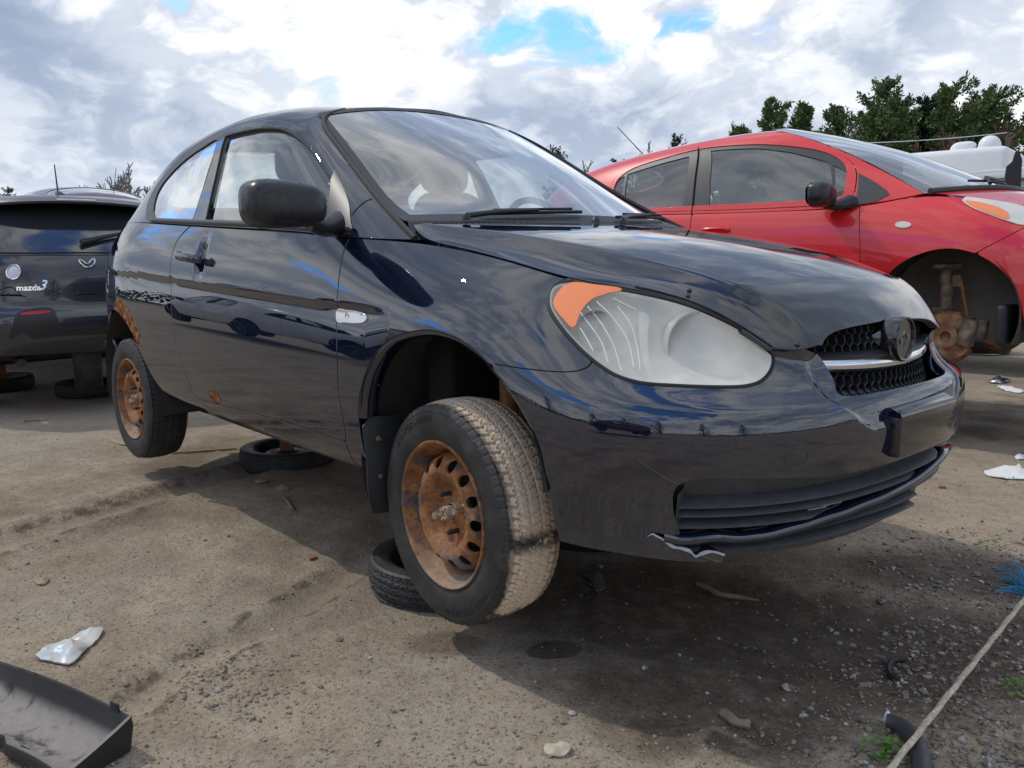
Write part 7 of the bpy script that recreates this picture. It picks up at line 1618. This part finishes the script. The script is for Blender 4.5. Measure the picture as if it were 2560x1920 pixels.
# stones one can point at
for k, (u, v, s_, lab) in enumerate(((1972, 1724, .017, 'dark fist stone on the oily soil'), (1432, 1786, .013, 'grey angular pebble on bare dirt'), (2203, 1506, .016, 'stone with a tiny twig beside it'), (545, 1716, .012, 'grey pebble among dark grit near the plastic trim'), (533, 1750, .010, 'round pale pebble beside the dark grit'), (1450, 1492, .011, 'flat pale stone behind the front wheel'), (1500, 1415, .012, 'flat stone under the bumper corner'), (1612, 1675, .010, 'white chip on the oily soil'), (68, 1400, .010, 'brown clod by the rut'), (848, 1594, .010, 'brown clod in front of the front wheel'), (2160, 1800, .014, 'tan flat stone near the hose'), (2440, 1440, .016, 'tan stone on the gravel bed'))):
    V, F_ = stone_shape(300 + k, 2); p = gp(u, v); o = obj('stone', V * s_ * (1, .8, .8), F_, 'pebbles', None, True, angle=30); o.location = (p[0], p[1], p[2] + s_ * .35); o.rotation_euler = (0, 0, k * 1.1); tag(o, lab, 'stone')
for k, (u, v, lab) in enumerate(((2355, 1228, 'bright red plastic chip on sandy ground'), (783, 1388, 'reddish brick chip under the black car'))): o = MB().box((0, 0, 0), (.03, .012, .008), bev=.002).build('chip', 'brick_red'); p = gp(u, v); o.location = (p[0], p[1], p[2] + .006); o.rotation_euler = (0, 0, .5 + k); tag(o, lab, 'chip')
# weeds
plain('weed_green', (0.09, 0.20, 0.025), .6, var=.35, vscale=30)
def weed(u, v, r, n, label, seed):
    rr = np.random.default_rng(seed); c = gp(u, v); root = empty('weed', tuple(c), label=label, cat='weed')
    for k in range(n):
        a = rr.random() * 6.28; d = r * rr.random() ** .6; p = np.array((d * math.cos(a), d * math.sin(a), .012 + .035 * (1 - d / r) * rr.random())); L_ = rr.uniform(.009, .017); th = rr.random() * 6.28; dr = np.array((math.cos(th), math.sin(th), .35)); sd_ = np.array((-math.sin(th), math.cos(th), 0)); V = [p, p + dr * L_ * .4 + sd_ * L_ * .38, p + dr * L_ * .85 + sd_ * L_ * .25, p + dr * L_, p + dr * L_ * .85 - sd_ * L_ * .25, p + dr * L_ * .4 - sd_ * L_ * .38, p + dr * L_ * .5 - (0, 0, .003)]; obj('leaf', V, [(0, 1, 6), (1, 2, 6), (2, 3, 6), (3, 4, 6), (4, 5, 6), (5, 0, 6)], 'weed_green', root, False)
weed(2222, 1893, .055, 60, 'small round-leaved weed beside the thick hose', 1); weed(2560, 1470, .05, 30, 'green weed beside the blue rope', 2); weed(2545, 1735, .05, 26, 'sparse green weed on the gravel bed', 3); weed(2490, 1380, .05, 16, 'tiny weed beyond the blue rope', 4); weed(2530, 1215, .07, 14, 'tiny weed before the torn white sheet', 5)
# ---- black plastic sill trim lying in the near corner
def trim_piece():
    root = empty('plastic_trim', tuple(gp(100, 1870)), label='torn black plastic car trim with mounting holes, dusty inside', cat='car part'); o0 = np.array(root.location)
    a = gp(268, 1895) - o0; b = gp(-430, 1560) - o0; d = b - a; L_ = np.linalg.norm(d); d = d / L_; sd_ = np.cross((0, 0, 1), d); sd_ /= np.linalg.norm(sd_)      # sd_ points away from the camera or towards it
    if sd_ @ (CP - o0) > 0: sd_ = -sd_
    prof = [(-.105, .018), (-.098, .030), (-.070, .012), (-.035, .006), (.0, .007), (.030, .016), (.048, .040), (.056, .072), (.060, .078), (.064, .074), (.060, .045), (.045, .010), (.0, .0), (-.07, .002), (-.105, .010)]
    n = 40; V = []; k = len(prof); rr = np.random.default_rng(2)
    for i in range(n):
        t_ = i / (n - 1); p = a + d * L_ * t_; wv = .006 * math.sin(t_ * 19) * (t_ < .5)
        for s_, z in prof:
            zz_ = z * (1 + .12 * math.sin(t_ * 9)); s2 = s_ + (wv if s_ < -.05 else 0)
            if s_ < -.06 and i in (7, 8, 15, 16): s2 += .018
            V.append(p + sd_ * s2 + np.array((0, 0, zz_)))
    F_ = [(i * k + j, (i + 1) * k + j, (i + 1) * k + (j + 1) % k, i * k + (j + 1) % k) for i in range(n - 1) for j in range(k)]
    MB().add(V, F_).build('channel', 'trim_dusty', root, angle=50)
    V = [];
    for s_, z in ((-.10, .004), (-.09, .034), (-.03, .050), (.02, .066), (.058, .080), (.062, .060), (.05, .004)): V += [a + sd_ * s_ + np.array((0, 0, z)), a - d * .010 + sd_ * s_ * .96 + np.array((0, 0, z))]
    m_ = len(V) // 2; MB().add(V, [(2 * i, 2 * i + 2, 2 * i + 3, 2 * i + 1) for i in range(m_ - 1)] + [tuple(2 * i + 1 for i in range(m_))] + [tuple(2 * i for i in range(m_))[::-1]]).build('end_cap', 'black_trim', root)
    for t_ in (.14, .30, .47): p = a + d * L_ * t_ - sd_ * .075; MB().box(p + (0, 0, .014), (.030, .016, .003), rot=(0, 0, math.atan2(d[1], d[0]))).build('clip_hole', 'black_void', root, smooth=False)
    p = a + d * .05 + sd_ * .058; MB().box(p + (0, 0, .085), (.03, .004, .022), rot=(0, 0, math.atan2(d[1], d[0])), bev=.001).build('tab', 'black_trim', root)
t = NT('trim_dusty'); nrm = t.N.new('ShaderNodeNewGeometry').outputs['Normal']; up = t.rng(t.sep(nrm)[2], .35, .85); f = t.math('MULTIPLY', up, t.rng(t.noise(16, 6, .65), .34, .50)); t.set(color=t.mix(f, (0.014, 0.014, 0.015), t.mix(t.noise(50, 4), (0.20, 0.175, 0.15), (0.34, 0.31, 0.28))), rough=t.rng(f, 0, 1, .38, .9))
trim_piece()

# upright tyre wedged under the tail of the dark hatchback, and a dark panel standing up beyond the red hood
p = CP + ray(219, 905) * 6.05; ut = empty('scrap_tyre', (p[0], p[1], .115), (0, 0, rad(-15)), label='upright tyre wedged under the tail of the dark hatchback', cat='tyre'); tu = link('tyre_casing', TYRE_S, None, ut); tu.location = (0, 0, .29)
p = CP + ray(2533, 437) * 5.6; q = CP + ray(2533, 377) * 5.6; hgt = float(q[2] - p[2]); pn = empty('loose_panel', tuple(p), (0, 0, rad(30)), label='black bent panel standing up beyond the red hood', cat='panel'); mb = MB(); mb.add([(x, y, z) for y in (-.008, .008) for x, z in ((-.055, -.10), (.05, -.10), (.045, hgt * .6), (.02, hgt), (.0, hgt * .92), (-.012, hgt * .55), (-.045, hgt * .35))], [tuple(range(7)), tuple(range(13, 6, -1))] + [(i, (i + 1) % 7, 7 + (i + 1) % 7, 7 + i) for i in range(7)]); mb.build('sheet', 'black_trim', pn, smooth=False)
